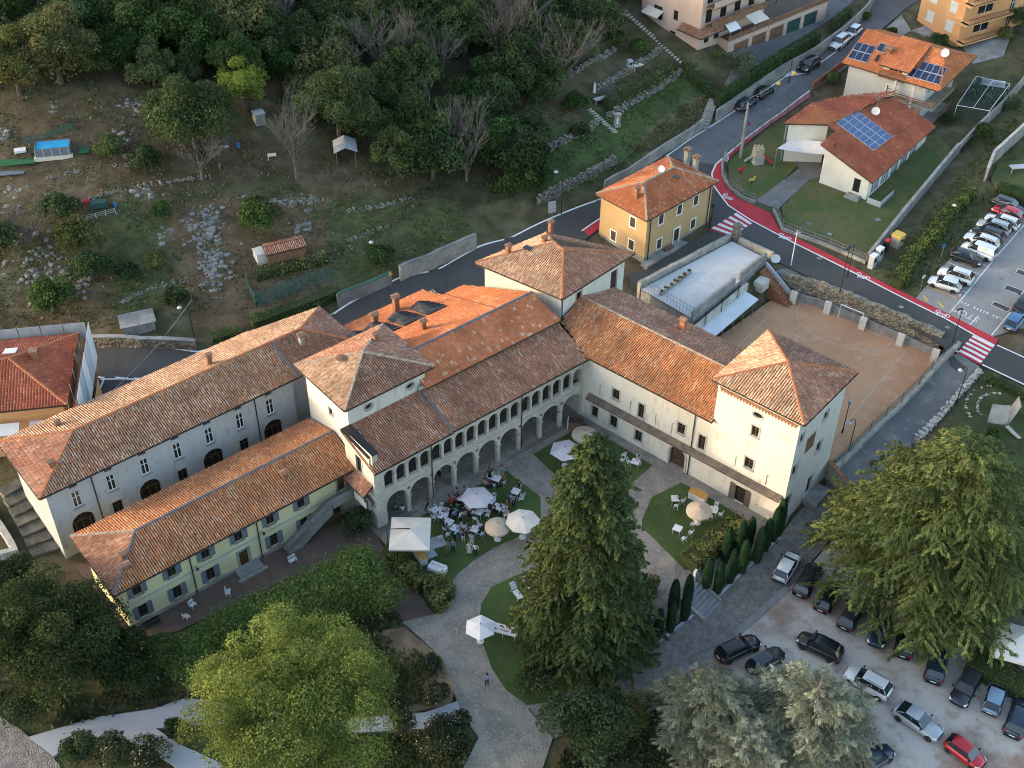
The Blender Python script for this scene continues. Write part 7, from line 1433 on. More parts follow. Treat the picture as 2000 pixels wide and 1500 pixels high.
fm = ['timber', 'paint_red', 'cloth_cream', 'lamp_clear', 'leaf_hedge_green', 'timber_brown', 'white', 'paint_yellow', 'wood_door']
for k in range(24):
    c_, r_ = k % 12, k//12; q = p+V3(uv(-17), 0)*(-1.2+c_*.218+rnd.uniform(-.03, .03))+V3(uv(73), 0)*(.2-.4*r_+rnd.uniform(-.05, .05))+Vector((0, 0, .832)); r = rnd.uniform(.07, .105); m_ = MB(); m_.lathe([(r*.8, 0), (r, .03), (r*.9, .07), (r*.3, .1)], q, 9)
    m_.build('dish', fm[k % 9], label='dish of food, %s from the left in the %s row of the buffet table' % (('first', 'second', 'third', 'fourth', 'fifth', 'sixth', 'seventh', 'eighth', 'ninth', 'tenth', 'eleventh', 'twelfth')[c_], ('far', 'near')[r_]), cat='dish', group='dishes on the buffet table')
for px, r, l in (((1362, 1021), .34, 'white round umbrella stand on the right lawn'), ((971, 1051), .34, 'white round umbrella stand beside the fringed parasol')):
    p = G(*px); p.z = gz(p)+.08; m_ = MB(); m_.lathe([(r, 0), (r, .05), (.08, .09), (.06, .35)], p, 12); m_.build('umbrella_stand', 'white', label=l, cat='umbrella stand')
def bench(px, l_, rz, mat, label):
    p = G(*px); p.z = gz(p)+.07; t = thing('bench', label, 'bench', p); X = V3(uv(rz), 0); Y = V3(uv(rz+90), 0)
    for k in range(3): m_ = MB(); m_.obox(p-X*l_/2+Y*(-.2+.15*k)+Vector((0, 0, .42)), X*l_, Y*.12, (0, 0, .04)); m_.build('seat_slat', mat, t); m_ = MB(); m_.obox(p-X*l_/2+Y*.26+Vector((0, 0, .55+.13*k)), X*l_, Y*.03, (0, 0, .1)); m_.build('back_slat', mat, t)
    for a in (-.46, .46):
        for b in (-.2, .24): MB().tube([p+X*l_*a+Y*b, p+X*l_*a+Y*b+Vector((0, 0, .44 if b < 0 else .9))], .025, 5).build('leg', mat, t)
bench((430, 1133), 1.3, 39, 'concrete', 'grey garden bench against the yellow house'); bench((1141, 804), 1.6, -40, 'timber', 'long orange timber bench under the canopy by the loggia corner'); bench((650, 1020), 1.8, 39, 'timber_brown', 'brown bench under the outside stair'); bench((300, 1225), 1.6, 39, 'metal_dark', 'dark metal bench at the left end of the yellow house'); bench((378, 1187), .6, 60, 'white_plastic', 'white garden seat on the brick terrace'); bench((366, 1210), .6, 150, 'white_plastic', 'white garden seat lower on the brick terrace'); bench((447, 1162), .7, 100, 'white_plastic', 'white seat beside the climbing foliage'); bench((573, 1100), .8, 40, 'white_plastic', 'white seat at the upper end of the climbing foliage')
p = P(1124, 836, 0); t = thing('brown_cabinet', 'brown timber cabinet with white sides behind the beige parasol', 'cabinet', p); m_ = MB(); m_.box(p, (1.6, .7, 1.1), rad(-8)); m_.build('body', 'timber_brown', t); m_ = MB(); m_.box(p-V3(uv(-8), 0)*.86, (.1, .75, 1.3), rad(-8)); m_.build('side', 'white', t); m_ = MB(); m_.box(p+Vector((0, 0, 1.1)), (1.7, .8, .06), rad(-8)); m_.build('top', 'wood_dark', t)
p = P(1303, 1130, 0)+Vector((.9, .1, 0)); p = P(1356, 1132, 0); t = thing('info_pillar', 'small white information pillar with blue edge at the head of the stair', 'pillar', p); m_ = MB(); m_.box(p, (.5, .25, 1.3), rad(60)); m_.build('body', 'white', t); m_ = MB(); m_.box(p+Vector((.28, -.05, 0)), (.1, .26, 1.1), rad(60)); m_.build('edge', 'paint_blue' if 0 else 'concrete_blue', t)
# ================================================================== people
for n, c in (('skin', (.45, .27, .19)), ('hair', (.035, .022, .015)), ('hair_light', (.22, .14, .07)), ('c_black', (.012, .012, .015)), ('c_navy', (.02, .03, .08)), ('c_white', (.62, .63, .66)), ('c_blue', (.12, .25, .52)), ('c_sky', (.36, .47, .62)), ('c_red', (.45, .02, .03)), ('c_teal', (.05, .32, .30)), ('c_pink', (.55, .32, .36)), ('c_brown', (.22, .11, .06)), ('c_olive', (.16, .16, .09)), ('c_grey', (.2, .2, .22)), ('c_floral', (.4, .27, .2))): M(n, c, tuple(q*.7 for q in c), 9, .85)
def make_person(pose):
    """one skinned body: tag 0 top, 1 legs, 2 skin, 3 shoes"""
    s = .02; V = []; E = []; T = []
    def v(p, r, t, par=None):
        V.append((p, r)); T.append(t)
        if par is not None: E.append((par, len(V)-1))
        return len(V)-1
    sit = pose == 'sit'; hz = .5 if sit else .95; lean = .06 if pose == 'bend' else 0; B_ = .55 if pose == 'bend' else 0
    pel = v((0, 0, hz), .13, 1); ws = v((0, .02+B_*.2, hz+.2), .12, 0, pel); ch = v((0, .0+B_*.7, hz+.42-B_*.15), .145, 0, ws); nk = v((0, .01+B_*.95, hz+.56-B_*.25), .06, 2, ch); hd = v((0, .03+B_*1.15, hz+.66-B_*.25), .095, 2, nk); v((0, .03+B_*1.25, hz+.77-B_*.25), .085, 2, hd)
    for sg in (-1, 1):
        hp = v((sg*.1, 0, hz-.04), .1, 1, pel); st = .22*sg if pose == 'walk' else 0
        if sit: kn = v((sg*.12, .43, .5), .075, 1, hp); an = v((sg*.12, .46, .1), .05, 1, kn); v((sg*.12, .6, .04), .04, 3, an)
        elif pose == 'dress': kn = v((sg*.1, 0, .5), .13, 0, hp); an = v((sg*.1, .0, .12), .14 if sg else .1, 0, kn); v((sg*.1, .14, .04), .04, 3, an)
        else: kn = v((sg*.11, st*.7+.02, .5), .075, 1, hp); an = v((sg*.11, st*1.3-.02, .1), .05, 1, kn); v((sg*.11, st*1.3+.13, .04), .04, 3, an)
        z = hz+.46; sh = v((sg*.19, B_*.72, z-B_*.2), .06, 0, ch)
        if pose == 'arms': el = v((sg*.3, .18, z+.02), .045, 0, sh); v((sg*.1, .32, z+.26), .035, 2, el)
        elif sit: el = v((sg*.26, .1, z-.25), .045, 0, sh); v((sg*.12, .34, z-.2), .035, 2, el)
        elif pose == 'bend': el = v((sg*.24, .75, z-.42), .045, 0, sh); v((sg*.16, .85, z-.65), .035, 2, el)
        else: el = v((sg*.27, -.02-st*.4, z-.27), .045, 0, sh); wr_ = v((sg*.26, .1-st*.5, z-.5), .034, 2, el); v((sg*.25, .13-st*.5, z-.6), .03, 2, wr_)
    me = bpy.data.meshes.new('body'); me.from_pydata([a for a, b in V], E, []); o = bpy.data.objects.new('tmp', me); COL.objects.link(o)
    sk = o.modifiers.new('s', 'SKIN'); sb = o.modifiers.new('u', 'SUBSURF'); sb.levels = 1; sb.render_levels = 1
    for i, d in enumerate(me.skin_vertices[0].data): d.radius = (V[i][1], V[i][1]*(.72 if i in (1, 2) else 1)); d.use_root = (i == 0)
    dg = bpy.context.evaluated_depsgraph_get(); dg.update(); m2 = bpy.data.meshes.new_from_object(o.evaluated_get(dg)); bpy.data.objects.remove(o)
    pts = [Vector(a) for a, b in V]; m2.materials.clear()
    for q in ('c_white', 'c_navy', 'skin', 'c_black'): m2.materials.append(MAT[q])
    for f_ in m2.polygons:
        c = f_.center; best = min(E, key=lambda e: (geometry.intersect_point_line(c, pts[e[0]], pts[e[1]])[0]-c).length if 0 <= geometry.intersect_point_line(c, pts[e[0]], pts[e[1]])[1] <= 1 else min((pts[e[0]]-c).length, (pts[e[1]]-c).length)+.02); f_.material_index = T[best[1]]; f_.use_smooth = True
    t = thing('person', '', 'person', (0, 0, 0), local=True); link('body', m2, [], t)
    h = MB(); hc = pts[5]; h.lathe([(.04, -.16), (.1, -.12), (.118, -.02), (.1, .06), (.05, .1), (.005, .11)], hc+Vector((0, -.03, 0)), 9); h.build('hair', 'hair', t, smooth=True)
    return t
PP = {k: make_person(k) for k in ('stand', 'walk', 'sit', 'arms', 'dress', 'bend')}
def person(pose, px, rz, top, legs, label, hair='hair', dz=None):
    p = G(*px); o = dup(PP[pose], V3(p.xy, gz(p)+(.08 if dz is None else dz)), rad(rz), label, 'guests in the courtyard')
    for c in o.children:
        if c.name.startswith('body'):
            for i, m_ in ((0, top), (1, legs)): c.material_slots[i].link = 'OBJECT'; c.material_slots[i].material = MAT[m_]
        else: c.material_slots[0].link = 'OBJECT'; c.material_slots[0].material = MAT[hair]
    return o
for q in (('walk', (836, 999), -60, 'c_black', 'c_black', 'person in black walking out of the arcade'), ('dress', (956, 938), 200, 'c_black', 'c_black', 'person in long black dress standing by the loggia lawn corner'), ('stand', (960, 931), 200, 'c_grey', 'c_navy', 'person in grey standing behind the black dress', 'hair_light'), ('dress', (980, 933), 160, 'c_teal', 'c_teal', 'person in turquoise dress near the lawn corner'), ('sit', (946, 952), -60, 'c_pink', 'c_pink', 'seated person in pink floral clothes'), ('sit', (962, 936), -120, 'c_white', 'c_floral', 'seated person in pale flowered top at the loggia table'), ('sit', (983, 940), 150, 'c_brown', 'c_brown', 'seated person in brown at the loggia table', 'hair_light'), ('sit', (960, 958), 30, 'c_navy', 'c_navy', 'seated person in navy with back to the lilac parasol'), ('sit', (980, 956), 60, 'c_navy', 'c_black', 'seated person in dark blue on the near side of the loggia table'),
 ('stand', (1013, 962), 190, 'c_black', 'c_black', 'person in sleeveless black at the right corner table'), ('sit', (997, 981), 30, 'c_blue', 'c_navy', 'seated person in bright blue shirt at the corner table'), ('sit', (1022, 981), 90, 'c_sky', 'c_white', 'seated person in light blue at the corner table', 'hair_light'), ('sit', (878, 986), -100, 'c_red', 'c_red', 'left seated person in red'), ('sit', (888, 984), -100, 'c_red', 'c_black', 'right seated person in red'), ('stand', (893, 977), -120, 'c_grey', 'c_navy', 'person in grey behind the guests in red'), ('sit', (899, 978), -120, 'c_brown', 'c_brown', 'seated person in brown behind the guests in red', 'hair_light'), ('stand', (907, 974), -140, 'c_blue', 'c_blue', 'person in blue left of the lilac parasol'), ('sit', (921, 993), 130, 'c_floral', 'c_floral', 'seated person in patterned dress under the lilac parasol'), ('sit', (931, 996), 140, 'c_floral', 'c_brown', 'second seated person in patterned dress under the lilac parasol', 'hair_light'), ('sit', (925, 1005), 120, 'c_brown', 'c_olive', 'seated person in tan at the crowded table'), ('sit', (910, 1013), 20, 'c_floral', 'c_olive', 'seated person in patterned shirt at the near end of the crowded table'), ('sit', (924, 1011), 80, 'c_white', 'c_black', 'seated person in white shirt at the crowded table'), ('sit', (890, 1008), -40, 'c_sky', 'c_navy', 'seated person in pale blue at the crowded table'), ('sit', (983, 999), 120, 'c_white', 'c_sky', 'seated person in white at the table pair'), ('sit', (990, 995), 130, 'c_brown', 'c_white', 'seated person in orange-brown at the table pair', 'hair_light'), ('sit', (993, 1012), 100, 'c_pink', 'c_white', 'seated person beside the cream octagonal parasol'),
 ('stand', (897, 1046), 20, 'c_sky', 'c_brown', 'standing person in light blue shirt and brown trousers'), ('bend', (888, 1057), -60, 'c_sky', 'c_black', 'person in pale blue shirt bending over a table', 'hair_light'), ('stand', (888, 1020), 20, 'c_blue', 'c_black', 'standing person in blue and white behind the tables'), ('dress', (875, 1083), 20, 'c_olive', 'c_olive', 'person in olive flowered dress near the serving counter', 'hair_light'), ('stand', (885, 1079), 190, 'c_blue', 'c_navy', 'person in blue shirt facing the flowered dress', 'hair_light'), ('dress', (917, 1083), 180, 'c_white', 'c_white', 'person in long white dress on the open lawn', 'hair_light'), ('stand', (929, 1086), 180, 'c_white', 'c_black', 'person in white shirt and black trousers on the open lawn'), ('sit', (914, 1043), -60, 'c_red', 'c_white', 'seated person in red shirt at the table below the parasols'), ('stand', (922, 1068), 150, 'c_sky', 'c_white', 'person with fair hair leaning by the near table', 'hair_light'), ('stand', (1039, 1046), 200, 'c_black', 'c_black', 'left of two people in black beside the conifer'), ('stand', (1047, 1049), 190, 'c_black', 'c_black', 'right of two people in black beside the conifer'),
 ('sit', (868, 1005), -60, 'c_white', 'c_grey', 'seated person in white behind the square parasol'), ('sit', (882, 1001), 150, 'c_navy', 'c_black', 'seated person in navy left of the crowded table'), ('stand', (900, 1022), 60, 'c_white', 'c_navy', 'standing person in white shirt between the tables'), ('sit', (945, 993), -40, 'c_black', 'c_grey', 'seated person in black right of the lilac parasol'), ('sit', (938, 1037), -30, 'c_white', 'c_navy', 'seated person in white beyond the fringed parasol table'), ('stand', (941, 985), 200, 'c_floral', 'c_black', 'standing person in patterned top at the lilac parasol edge'), ('sit', (953, 975), -90, 'c_sky', 'c_white', 'seated person in pale blue at the far side of the table pair', 'hair_light'), ('stand', (978, 1011), 60, 'c_white', 'c_black', 'waiter in white shirt behind the beige fringed parasol'), ('sit', (873, 1041), 40, 'c_grey', 'c_black', 'seated person in grey at the lower table by the square parasol'),
 ('stand', (916, 985), 160, 'c_navy', 'c_grey', 'standing person in navy at the left rim of the lilac parasol'), ('sit', (894, 999), -20, 'c_teal', 'c_black', 'seated person in green-blue at the crowded table'), ('sit', (905, 1006), 20, 'c_navy', 'c_navy', 'seated person in navy at the near side of the crowded table'), ('sit', (856, 1018), -10, 'c_sky', 'c_grey', 'seated person in pale blue nearest the square parasol'), ('stand', (867, 1036), 80, 'c_black', 'c_black', 'waiter in black beside the lower table'), ('sit', (966, 1006), 60, 'c_navy', 'c_black', 'seated person in navy before the beige fringed parasol'), ('sit', (949, 982), -70, 'c_black', 'c_black', 'seated person in black at the left end of the table pair'), ('stand', (1003, 990), 200, 'c_grey', 'c_black', 'standing person in grey between corner table and octagonal parasol'), ('sit', (937, 1049), 60, 'c_black', 'c_sky', 'seated person in black on the near side of the fringed parasol table'), ('stand', (905, 1060), 30, 'c_navy', 'c_white', 'standing person in navy above the long white dress'),
 ('sit', (772, 1002), -20, 'c_teal', 'c_black', 'seated person in turquoise under the first arch'), ('sit', (787, 1004), 20, 'c_white', 'c_navy', 'person in white seen from behind under the first arch'), ('stand', (858, 932), -40, 'c_white', 'c_black', 'left person in the shade of the third arch'), ('stand', (880, 924), -40, 'c_white', 'c_black', 'right person in the shade of the third arch'), ('sit', (1325, 984), 100, 'c_black', 'c_black', 'seated person in black on the right lawn'), ('stand', (951, 1340), 170, 'c_blue', 'c_navy', ''), ('sit', (1246, 907), 200, 'c_pink', 'c_white', 'seated person in pink behind the conifer top'), ('sit', (1222, 897), 60, 'c_sky', 'c_white', 'seated person in pale blue behind the conifer top')):
    if q[5] == '': person('arms', q[1], q[2], q[3], q[4], 'person in blue shirt raising a camera on the paved path')
    else: person(*q)
for k in PP.values(): drop(k)
KIDS.clear()
# ================================================================== the ground itself: one sheet to the horizon
M('terrain', (1, 1, 1), (.62, .60, .56), .5, .97, .12, 2.2, attr=True, c3=(.78, .74, .68), detail=9)
def build_terrain():
    g = [0.0]; s = 1.25
    xs = list(np.arange(-95, 110.01, 1.25)); ys = list(np.arange(35, 240.01, 1.25))
    def grow(a, d, lim):
        st = 1.6
        while abs(a[-1 if d > 0 else 0]) < lim or st < 3:
            if d > 0: a.append(a[-1]+st)
            else: a.insert(0, a[0]-st)
            st *= 1.22
            if st > 400: st = 400
            if abs(a[-1 if d > 0 else 0]) > lim: break
    grow(xs, 1, 3000); grow(xs, -1, 3000); grow(ys, 1, 3000)
    st = 1.6
    while ys[0] > -2500: ys.insert(0, ys[0]-st); st *= 1.25
    xs = np.array(xs); ys = np.array(ys); X, Y = np.meshgrid(xs, ys); Z = HH(X, Y)
    bump = np.sin(X*.31+np.sin(Y*.23)*2)*np.cos(Y*.27+X*.11)*.18
    hill = np.clip((Z-6)/6, 0, 1)*(Y > 100); Z = Z+bump*hill
    for poly, z in SHEETS:
        i = inpoly(X, Y, poly)
        if z is not None:
            for k in range(8): i |= inpoly(X+1.3*math.cos(k*.785), Y+1.3*math.sin(k*.785), poly)
        Z[i] = np.minimum(Z[i], (Z[i] if z is None else z))-.3
    # cover: dry grass, bare earth, woodland floor, lawn
    n1 = np.sin(X*.17+1.3*np.sin(Y*.13))*np.cos(Y*.19+.7*np.sin(X*.11)); n2 = nrs.rand(*X.shape)
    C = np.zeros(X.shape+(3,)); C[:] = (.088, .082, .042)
    def blend(mask, c, k=1.0):
        m = np.clip(mask, 0, 1)*k
        for j in range(3): C[..., j] = C[..., j]*(1-m)+c[j]*m
    blend(np.clip(n1*1.2+.1, 0, 1), (.118, .086, .052), .8)
    blend((n2 > .86)*1.0, (.17, .14, .10), .5)
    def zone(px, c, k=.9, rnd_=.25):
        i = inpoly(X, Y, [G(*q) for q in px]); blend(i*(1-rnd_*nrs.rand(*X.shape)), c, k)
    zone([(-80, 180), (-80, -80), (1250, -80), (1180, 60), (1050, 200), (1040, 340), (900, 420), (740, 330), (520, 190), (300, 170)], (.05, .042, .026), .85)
    zone([(0, 200), (300, 190), (520, 280), (640, 300), (620, 340), (300, 380), (0, 330)], (.10, .072, .046), .85)
    zone([(320, 400), (480, 380), (640, 430), (640, 560), (480, 640), (390, 640), (330, 520)], (.15, .095, .058), .85)
    zone([(640, 380), (900, 400), (940, 460), (780, 530), (660, 560)], (.068, .09, .03), .8)
    zone([(1010, 320), (1110, 250), (1330, 130), (1400, 190), (1340, 250), (1180, 350), (1060, 400)], (.052, .095, .024), .85)
    zone([(1230, 290), (1330, 200), (1400, 170), (1370, 240), (1280, 300)], (.16, .145, .075), .8)
    zone([(230, 390), (330, 420), (350, 600), (230, 620), (200, 480)], (.07, .09, .03), .7)
    zone([(1700, 545), (1790, 430), (1990, 180), (2080, 180), (2080, 300), (1850, 500), (1790, 580)], (.088, .092, .034), .8)
    zone([(1910, 735), (2080, 800), (2080, 1000), (1950, 940), (1800, 900)], (.05, .075, .022), .8)
    zone([(300, 1300), (700, 1230), (1100, 1420), (1100, 1600), (-60, 1600), (-60, 1100)], (.06, .07, .03), .85)
    zone([(1070, 1378), (1300, 1250), (1520, 1055), (1505, 1030), (1250, 1230), (1100, 1340)], (.10, .07, .045), .8)
    zone([(1780, 60), (2080, 60), (2080, 240), (1850, 240)], (.10, .10, .04), .6)
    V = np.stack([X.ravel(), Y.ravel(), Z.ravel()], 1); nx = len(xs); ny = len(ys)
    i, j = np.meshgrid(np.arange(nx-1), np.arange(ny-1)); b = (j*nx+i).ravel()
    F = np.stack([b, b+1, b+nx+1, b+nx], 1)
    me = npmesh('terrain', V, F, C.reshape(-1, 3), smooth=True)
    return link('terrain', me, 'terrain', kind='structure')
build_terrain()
# ================================================================== vegetation
RS = np.random.RandomState(21)
def nrm(a): return a/np.maximum(1e-9, np.linalg.norm(a, axis=1))[:, None]
def leafquads(name, C, N_, size, col, aspect=1.0, along=None):
    """one mesh of leaf faces: centres, normals, sizes, colours; along = long axis"""
    n = len(C); t = along if along is not None else nrm(np.cross(N_, RS.normal(size=(n, 3)))); b = nrm(np.cross(N_, t)); t = nrm(t); s = np.asarray(size).reshape(-1, 1)*np.ones((n, 1)); w_ = s*aspect
    V = np.stack([C-t*s*.5-b*w_*.22, C-t*s*.1+b*w_*.5, C+t*s*.55+b*w_*.1, C+t*s*.05-b*w_*.5], 1).reshape(-1, 3)
    return npmesh(name, V, np.arange(4*n).reshape(n, 4), np.repeat(col, 4, axis=0))
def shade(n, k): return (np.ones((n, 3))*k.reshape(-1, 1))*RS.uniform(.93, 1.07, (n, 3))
def broad(name, r, n, lobes, leaf, seed=0, low=-.25, lr=(.3, .5), flat=1.0, aspect=.8, shoots=.06):
    global RS
    RS = np.random.RandomState(seed); r = np.array(r, float)
    d = nrm(RS.normal(size=(lobes, 3))); d[:, 2] = np.where(d[:, 2] < low, -d[:, 2]*.6, d[:, 2]); c = d*r*(RS.uniform(.25, .85, (lobes, 1)))
    L = RS.uniform(lr[0], lr[1], lobes)*min(r[0], r[1]); br = RS.uniform(.62, 1.3, lobes); i = RS.choice(lobes, n, p=L**2/np.sum(L**2))
    u = nrm(RS.normal(size=(n, 3))); u[:, 2] = np.where(u[:, 2] < -.35, -u[:, 2], u[:, 2]); rad_ = RS.uniform(.62, 1.08, n)**.7
    sh = RS.rand(n) < shoots; rad_[sh] *= RS.uniform(1.05, 1.4, sh.sum())
    C = c[i]+u*(L[i]*rad_)[:, None]*np.array([1, 1, flat])
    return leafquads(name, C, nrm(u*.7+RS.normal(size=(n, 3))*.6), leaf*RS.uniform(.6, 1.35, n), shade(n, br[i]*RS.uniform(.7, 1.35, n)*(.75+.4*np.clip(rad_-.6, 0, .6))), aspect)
def conifer(name, H, R0, n_br, n_leaf, leaf, seed=0, z0=.08, power=.9, droop=.25, up=0.15, aspect=.32, top_r=.03, spread=.22, irr=.28):
    global RS
    RS = np.random.RandomState(seed); t = np.sort(RS.uniform(z0, 1, n_br)**1.0); az = np.arange(n_br)*2.399+RS.uniform(-.4, .4, n_br)
    Lb = R0*np.maximum(top_r, (1-(t-z0)/(1-z0))**power)*RS.uniform(1-irr, 1+irr*.35, n_br); br = RS.uniform(.62, 1.3, n_br); i = RS.choice(n_br, n_leaf, p=Lb**1.35/np.sum(Lb**1.35))
    NS = 18; sj = np.clip((np.arange(NS)+.6)/NS+RS.uniform(-.03, .03, (n_br, NS)), .08, 1)**.8; sg = np.where(np.arange(NS) % 2 == 0, 1.0, -1.0)*np.ones((n_br, 1)); lj = spread*Lb[:, None]*(1.15-.75*sj)*RS.uniform(.6, 1.3, (n_br, NS)); an = RS.uniform(.45, .95, (n_br, NS)); j = RS.choice(NS, n_leaf, p=(np.arange(NS)+5.0)/np.sum(np.arange(NS)+5.0)); bj = RS.uniform(.7, 1.3, (n_br, NS))
    s = sj[i, j]; t_ = RS.uniform(0, 1, n_leaf)**.8; mid = RS.rand(n_leaf) < .16; dx = np.stack([np.cos(az), np.sin(az)], 1)[i]; px = np.stack([-dx[:, 1], dx[:, 0]], 1); a_ = an[i, j]; dd = dx*np.cos(a_)[:, None]+px*(sg[i, j]*np.sin(a_))[:, None]; l_ = np.where(mid, 0, lj[i, j]*t_); s = np.where(mid, RS.uniform(.1, 1, n_leaf), s)
    xy = dx*(s*Lb[i])[:, None]+dd*l_[:, None]+RS.normal(size=(n_leaf, 2))*.07; z = t[i]*H+up*s*Lb[i]-droop*(s**2)*Lb[i]-.28*l_*t_+RS.normal(size=n_leaf)*.07
    C = np.column_stack([xy, z]); al = nrm(np.column_stack([np.where(mid[:, None], dx, dd)+RS.normal(size=(n_leaf, 2))*.38, up-2*droop*s-.3*t_+RS.normal(size=n_leaf)*.25]))
    N_ = nrm(np.column_stack([RS.normal(size=(n_leaf, 2))*.4, np.ones(n_leaf)])); N_ = nrm(N_-al*np.sum(N_*al, axis=1)[:, None])
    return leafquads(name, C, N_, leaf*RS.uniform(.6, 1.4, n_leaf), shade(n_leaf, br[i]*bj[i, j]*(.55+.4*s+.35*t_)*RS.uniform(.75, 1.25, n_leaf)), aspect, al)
def trunk_mesh(H, r, limbs=5, spread=.5, seed=0, name='trunk', bare=False):
    q = random.Random(seed); mb = MB(); pts = [Vector((q.uniform(-.05, .05)*H*.3*k/4, q.uniform(-.05, .05)*H*.3*k/4, H*k/4)) for k in range(5)]; mb.tube(pts, r, 7, r*.3)
    for i in range(limbs):
        k = q.uniform(.3, .9); a = q.uniform(0, 6.28); p = pts[0].lerp(pts[4], k); l = H*spread*(1.1-k); e = p+Vector((math.cos(a)*l, math.sin(a)*l, l*q.uniform(.3, .9))); mb.tube([p, p.lerp(e, .5)+Vector((0, 0, l*.1)), e], r*.35, 5, r*.1)
    return mb.mesh(name)
def bare_mesh(H, seed, wide=.5, n0=9, depth=3, r=.2):
    q = random.Random(seed); mb = MB()
    def br(p, d, l, rr, k):
        e = p+d*l; m_ = p.lerp(e, .5)+Vector((q.uniform(-1, 1), q.uniform(-1, 1), q.uniform(-1, 1)))*l*.07; mb.tube([p, m_, e], rr, 4 if k < 2 else 3, rr*.45, cap=False)
        if k >= depth: return
        for _ in range(q.randint(3, 5)):
            t = q.uniform(.3, 1); b = p.lerp(e, t); dd = (d+Vector((q.uniform(-1, 1), q.uniform(-1, 1), q.uniform(-.3, .8)))*.75).normalized(); br(b, dd, l*q.uniform(.4, .7), rr*.5, k+1)
    mb.tube([(0, 0, -.3), (0, 0, H*.3)], r, 6, r*.8)
    for i in range(n0): a = 6.28*i/n0+q.uniform(-.3, .3); br(Vector((0, 0, H*q.uniform(.08, .3))), Vector((math.cos(a)*wide, math.sin(a)*wide, 1)).normalized(), H*q.uniform(.4, .62), r*.42, 0)
    return mb.mesh('branches')
def tree(p, crown, mat, trunk, label, cat='tree', name='tree', group=None, s=1.0, rz=0.0, lift=0.0, tm='bark', sz=None):
    """thing with trunk and crown at ground point p; meshes are shared between copies"""
    t = thing(name, label, cat, p, group, rz, True); t.scale = (s, s, s if sz is None else sz)
    if trunk is not None: link('trunk', trunk, tm, t)
    if crown is not None: o = link('crown', crown, mat, t); o.location = (0, 0, lift)
    return t
ORD = ('first', 'second', 'third', 'fourth', 'fifth', 'sixth', 'seventh', 'eighth', 'ninth', 'tenth', 'eleventh', 'twelfth', 'thirteenth', 'fourteenth', 'fifteenth', 'sixteenth', 'seventeenth', 'eighteenth', 'nineteenth', 'twentieth', 'twenty-first', 'twenty-second', 'twenty-third', 'twenty-fourth', 'twenty-fifth', 'twenty-sixth', 'twenty-seventh', 'twenty-eighth', 'twenty-ninth', 'thirtieth')
# ------------------------------------------------------------------ hillside wood
WC = [broad('crown', ((3.6, 3.4, 3.4), (3.0, 3.2, 4.4), (4.3, 4.0, 3.2), (2.8, 2.6, 3.6), (3.8, 3.4, 3.9), (3.3, 3.6, 2.8), (2.5, 2.5, 4.2))[k], 11500, (30, 38, 34, 26, 44, 24, 34)[k], (.27, .23, .3, .22, .25, .3, .23)[k], 100+k, lr=((.28, .45), (.2, .36), (.22, .4))[k % 3], shoots=.05+.03*(k % 3)) for k in range(7)]; WT = trunk_mesh(4.6, .22, 5, .4, 3); WB = [bare_mesh(9, 40+k, (.35, .6, .45)[k]) for k in range(3)]
zone = [G(*q).xy for q in ((-90, 190), (60, 185), (180, 190), (300, 185), (430, 175), (540, 180), (600, 250), (700, 270), (745, 330), (830, 385), (900, 410), (985, 400), (1040, 360), (1015, 300), (1040, 235), (1090, 160), (1150, 90), (1230, 0), (1290, -90), (-90, -150))]
xs_ = [p.x for p in zone]; ys_ = [p.y for p in zone]; cand = []; yy = min(ys_); row = 0
q_ = random.Random(4)
while yy < max(ys_):
    xx = min(xs_)+(2.6 if row % 2 else 0); ln = []
    while xx < max(xs_):
        x, y = xx+q_.uniform(-1.4, 1.4), yy+q_.uniform(-1.4, 1.4)
        if bool(inpoly(np.array([x]), np.array([y]), zone)[0]): ln.append((x, y))
        xx += 4.7
    if ln: cand.append(ln)
    yy += 4.5; row += 1
for r_, ln in enumerate(cand):
    for c, (x, y) in enumerate(ln):
        z = h1(x, y); bare = q_.random() < .07; lb = '%s in row %s of the hillside wood, %s from the left' % ('bare tree' if bare else 'leafy tree', ORD[min(r_, 29)], ORD[min(c, 29)])
        if bare: tree((x, y, z), None, None, WB[q_.randrange(3)], lb, 'tree', 'wood_tree', 'trees of the hillside wood', q_.uniform(.8, 1.15), q_.uniform(0, 6), tm='bark_grey')
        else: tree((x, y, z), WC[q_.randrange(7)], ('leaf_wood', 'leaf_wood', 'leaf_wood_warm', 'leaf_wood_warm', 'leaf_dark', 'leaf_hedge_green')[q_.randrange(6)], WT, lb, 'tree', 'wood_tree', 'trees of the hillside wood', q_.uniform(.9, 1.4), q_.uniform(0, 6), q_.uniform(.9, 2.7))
def big(px, r, mat, label, n=9000, lobes=34, leaf=.4, hgt=3.0, seed=1, **kw):
    p = G(*px); return tree(p, broad('crown', r, int(n*1.7), lobes, leaf*.74, seed, **kw), mat, trunk_mesh(hgt+r[2]*.6, .25+r[0]*.03, 6, .5, seed), label, lift=hgt+r[2]*.35)
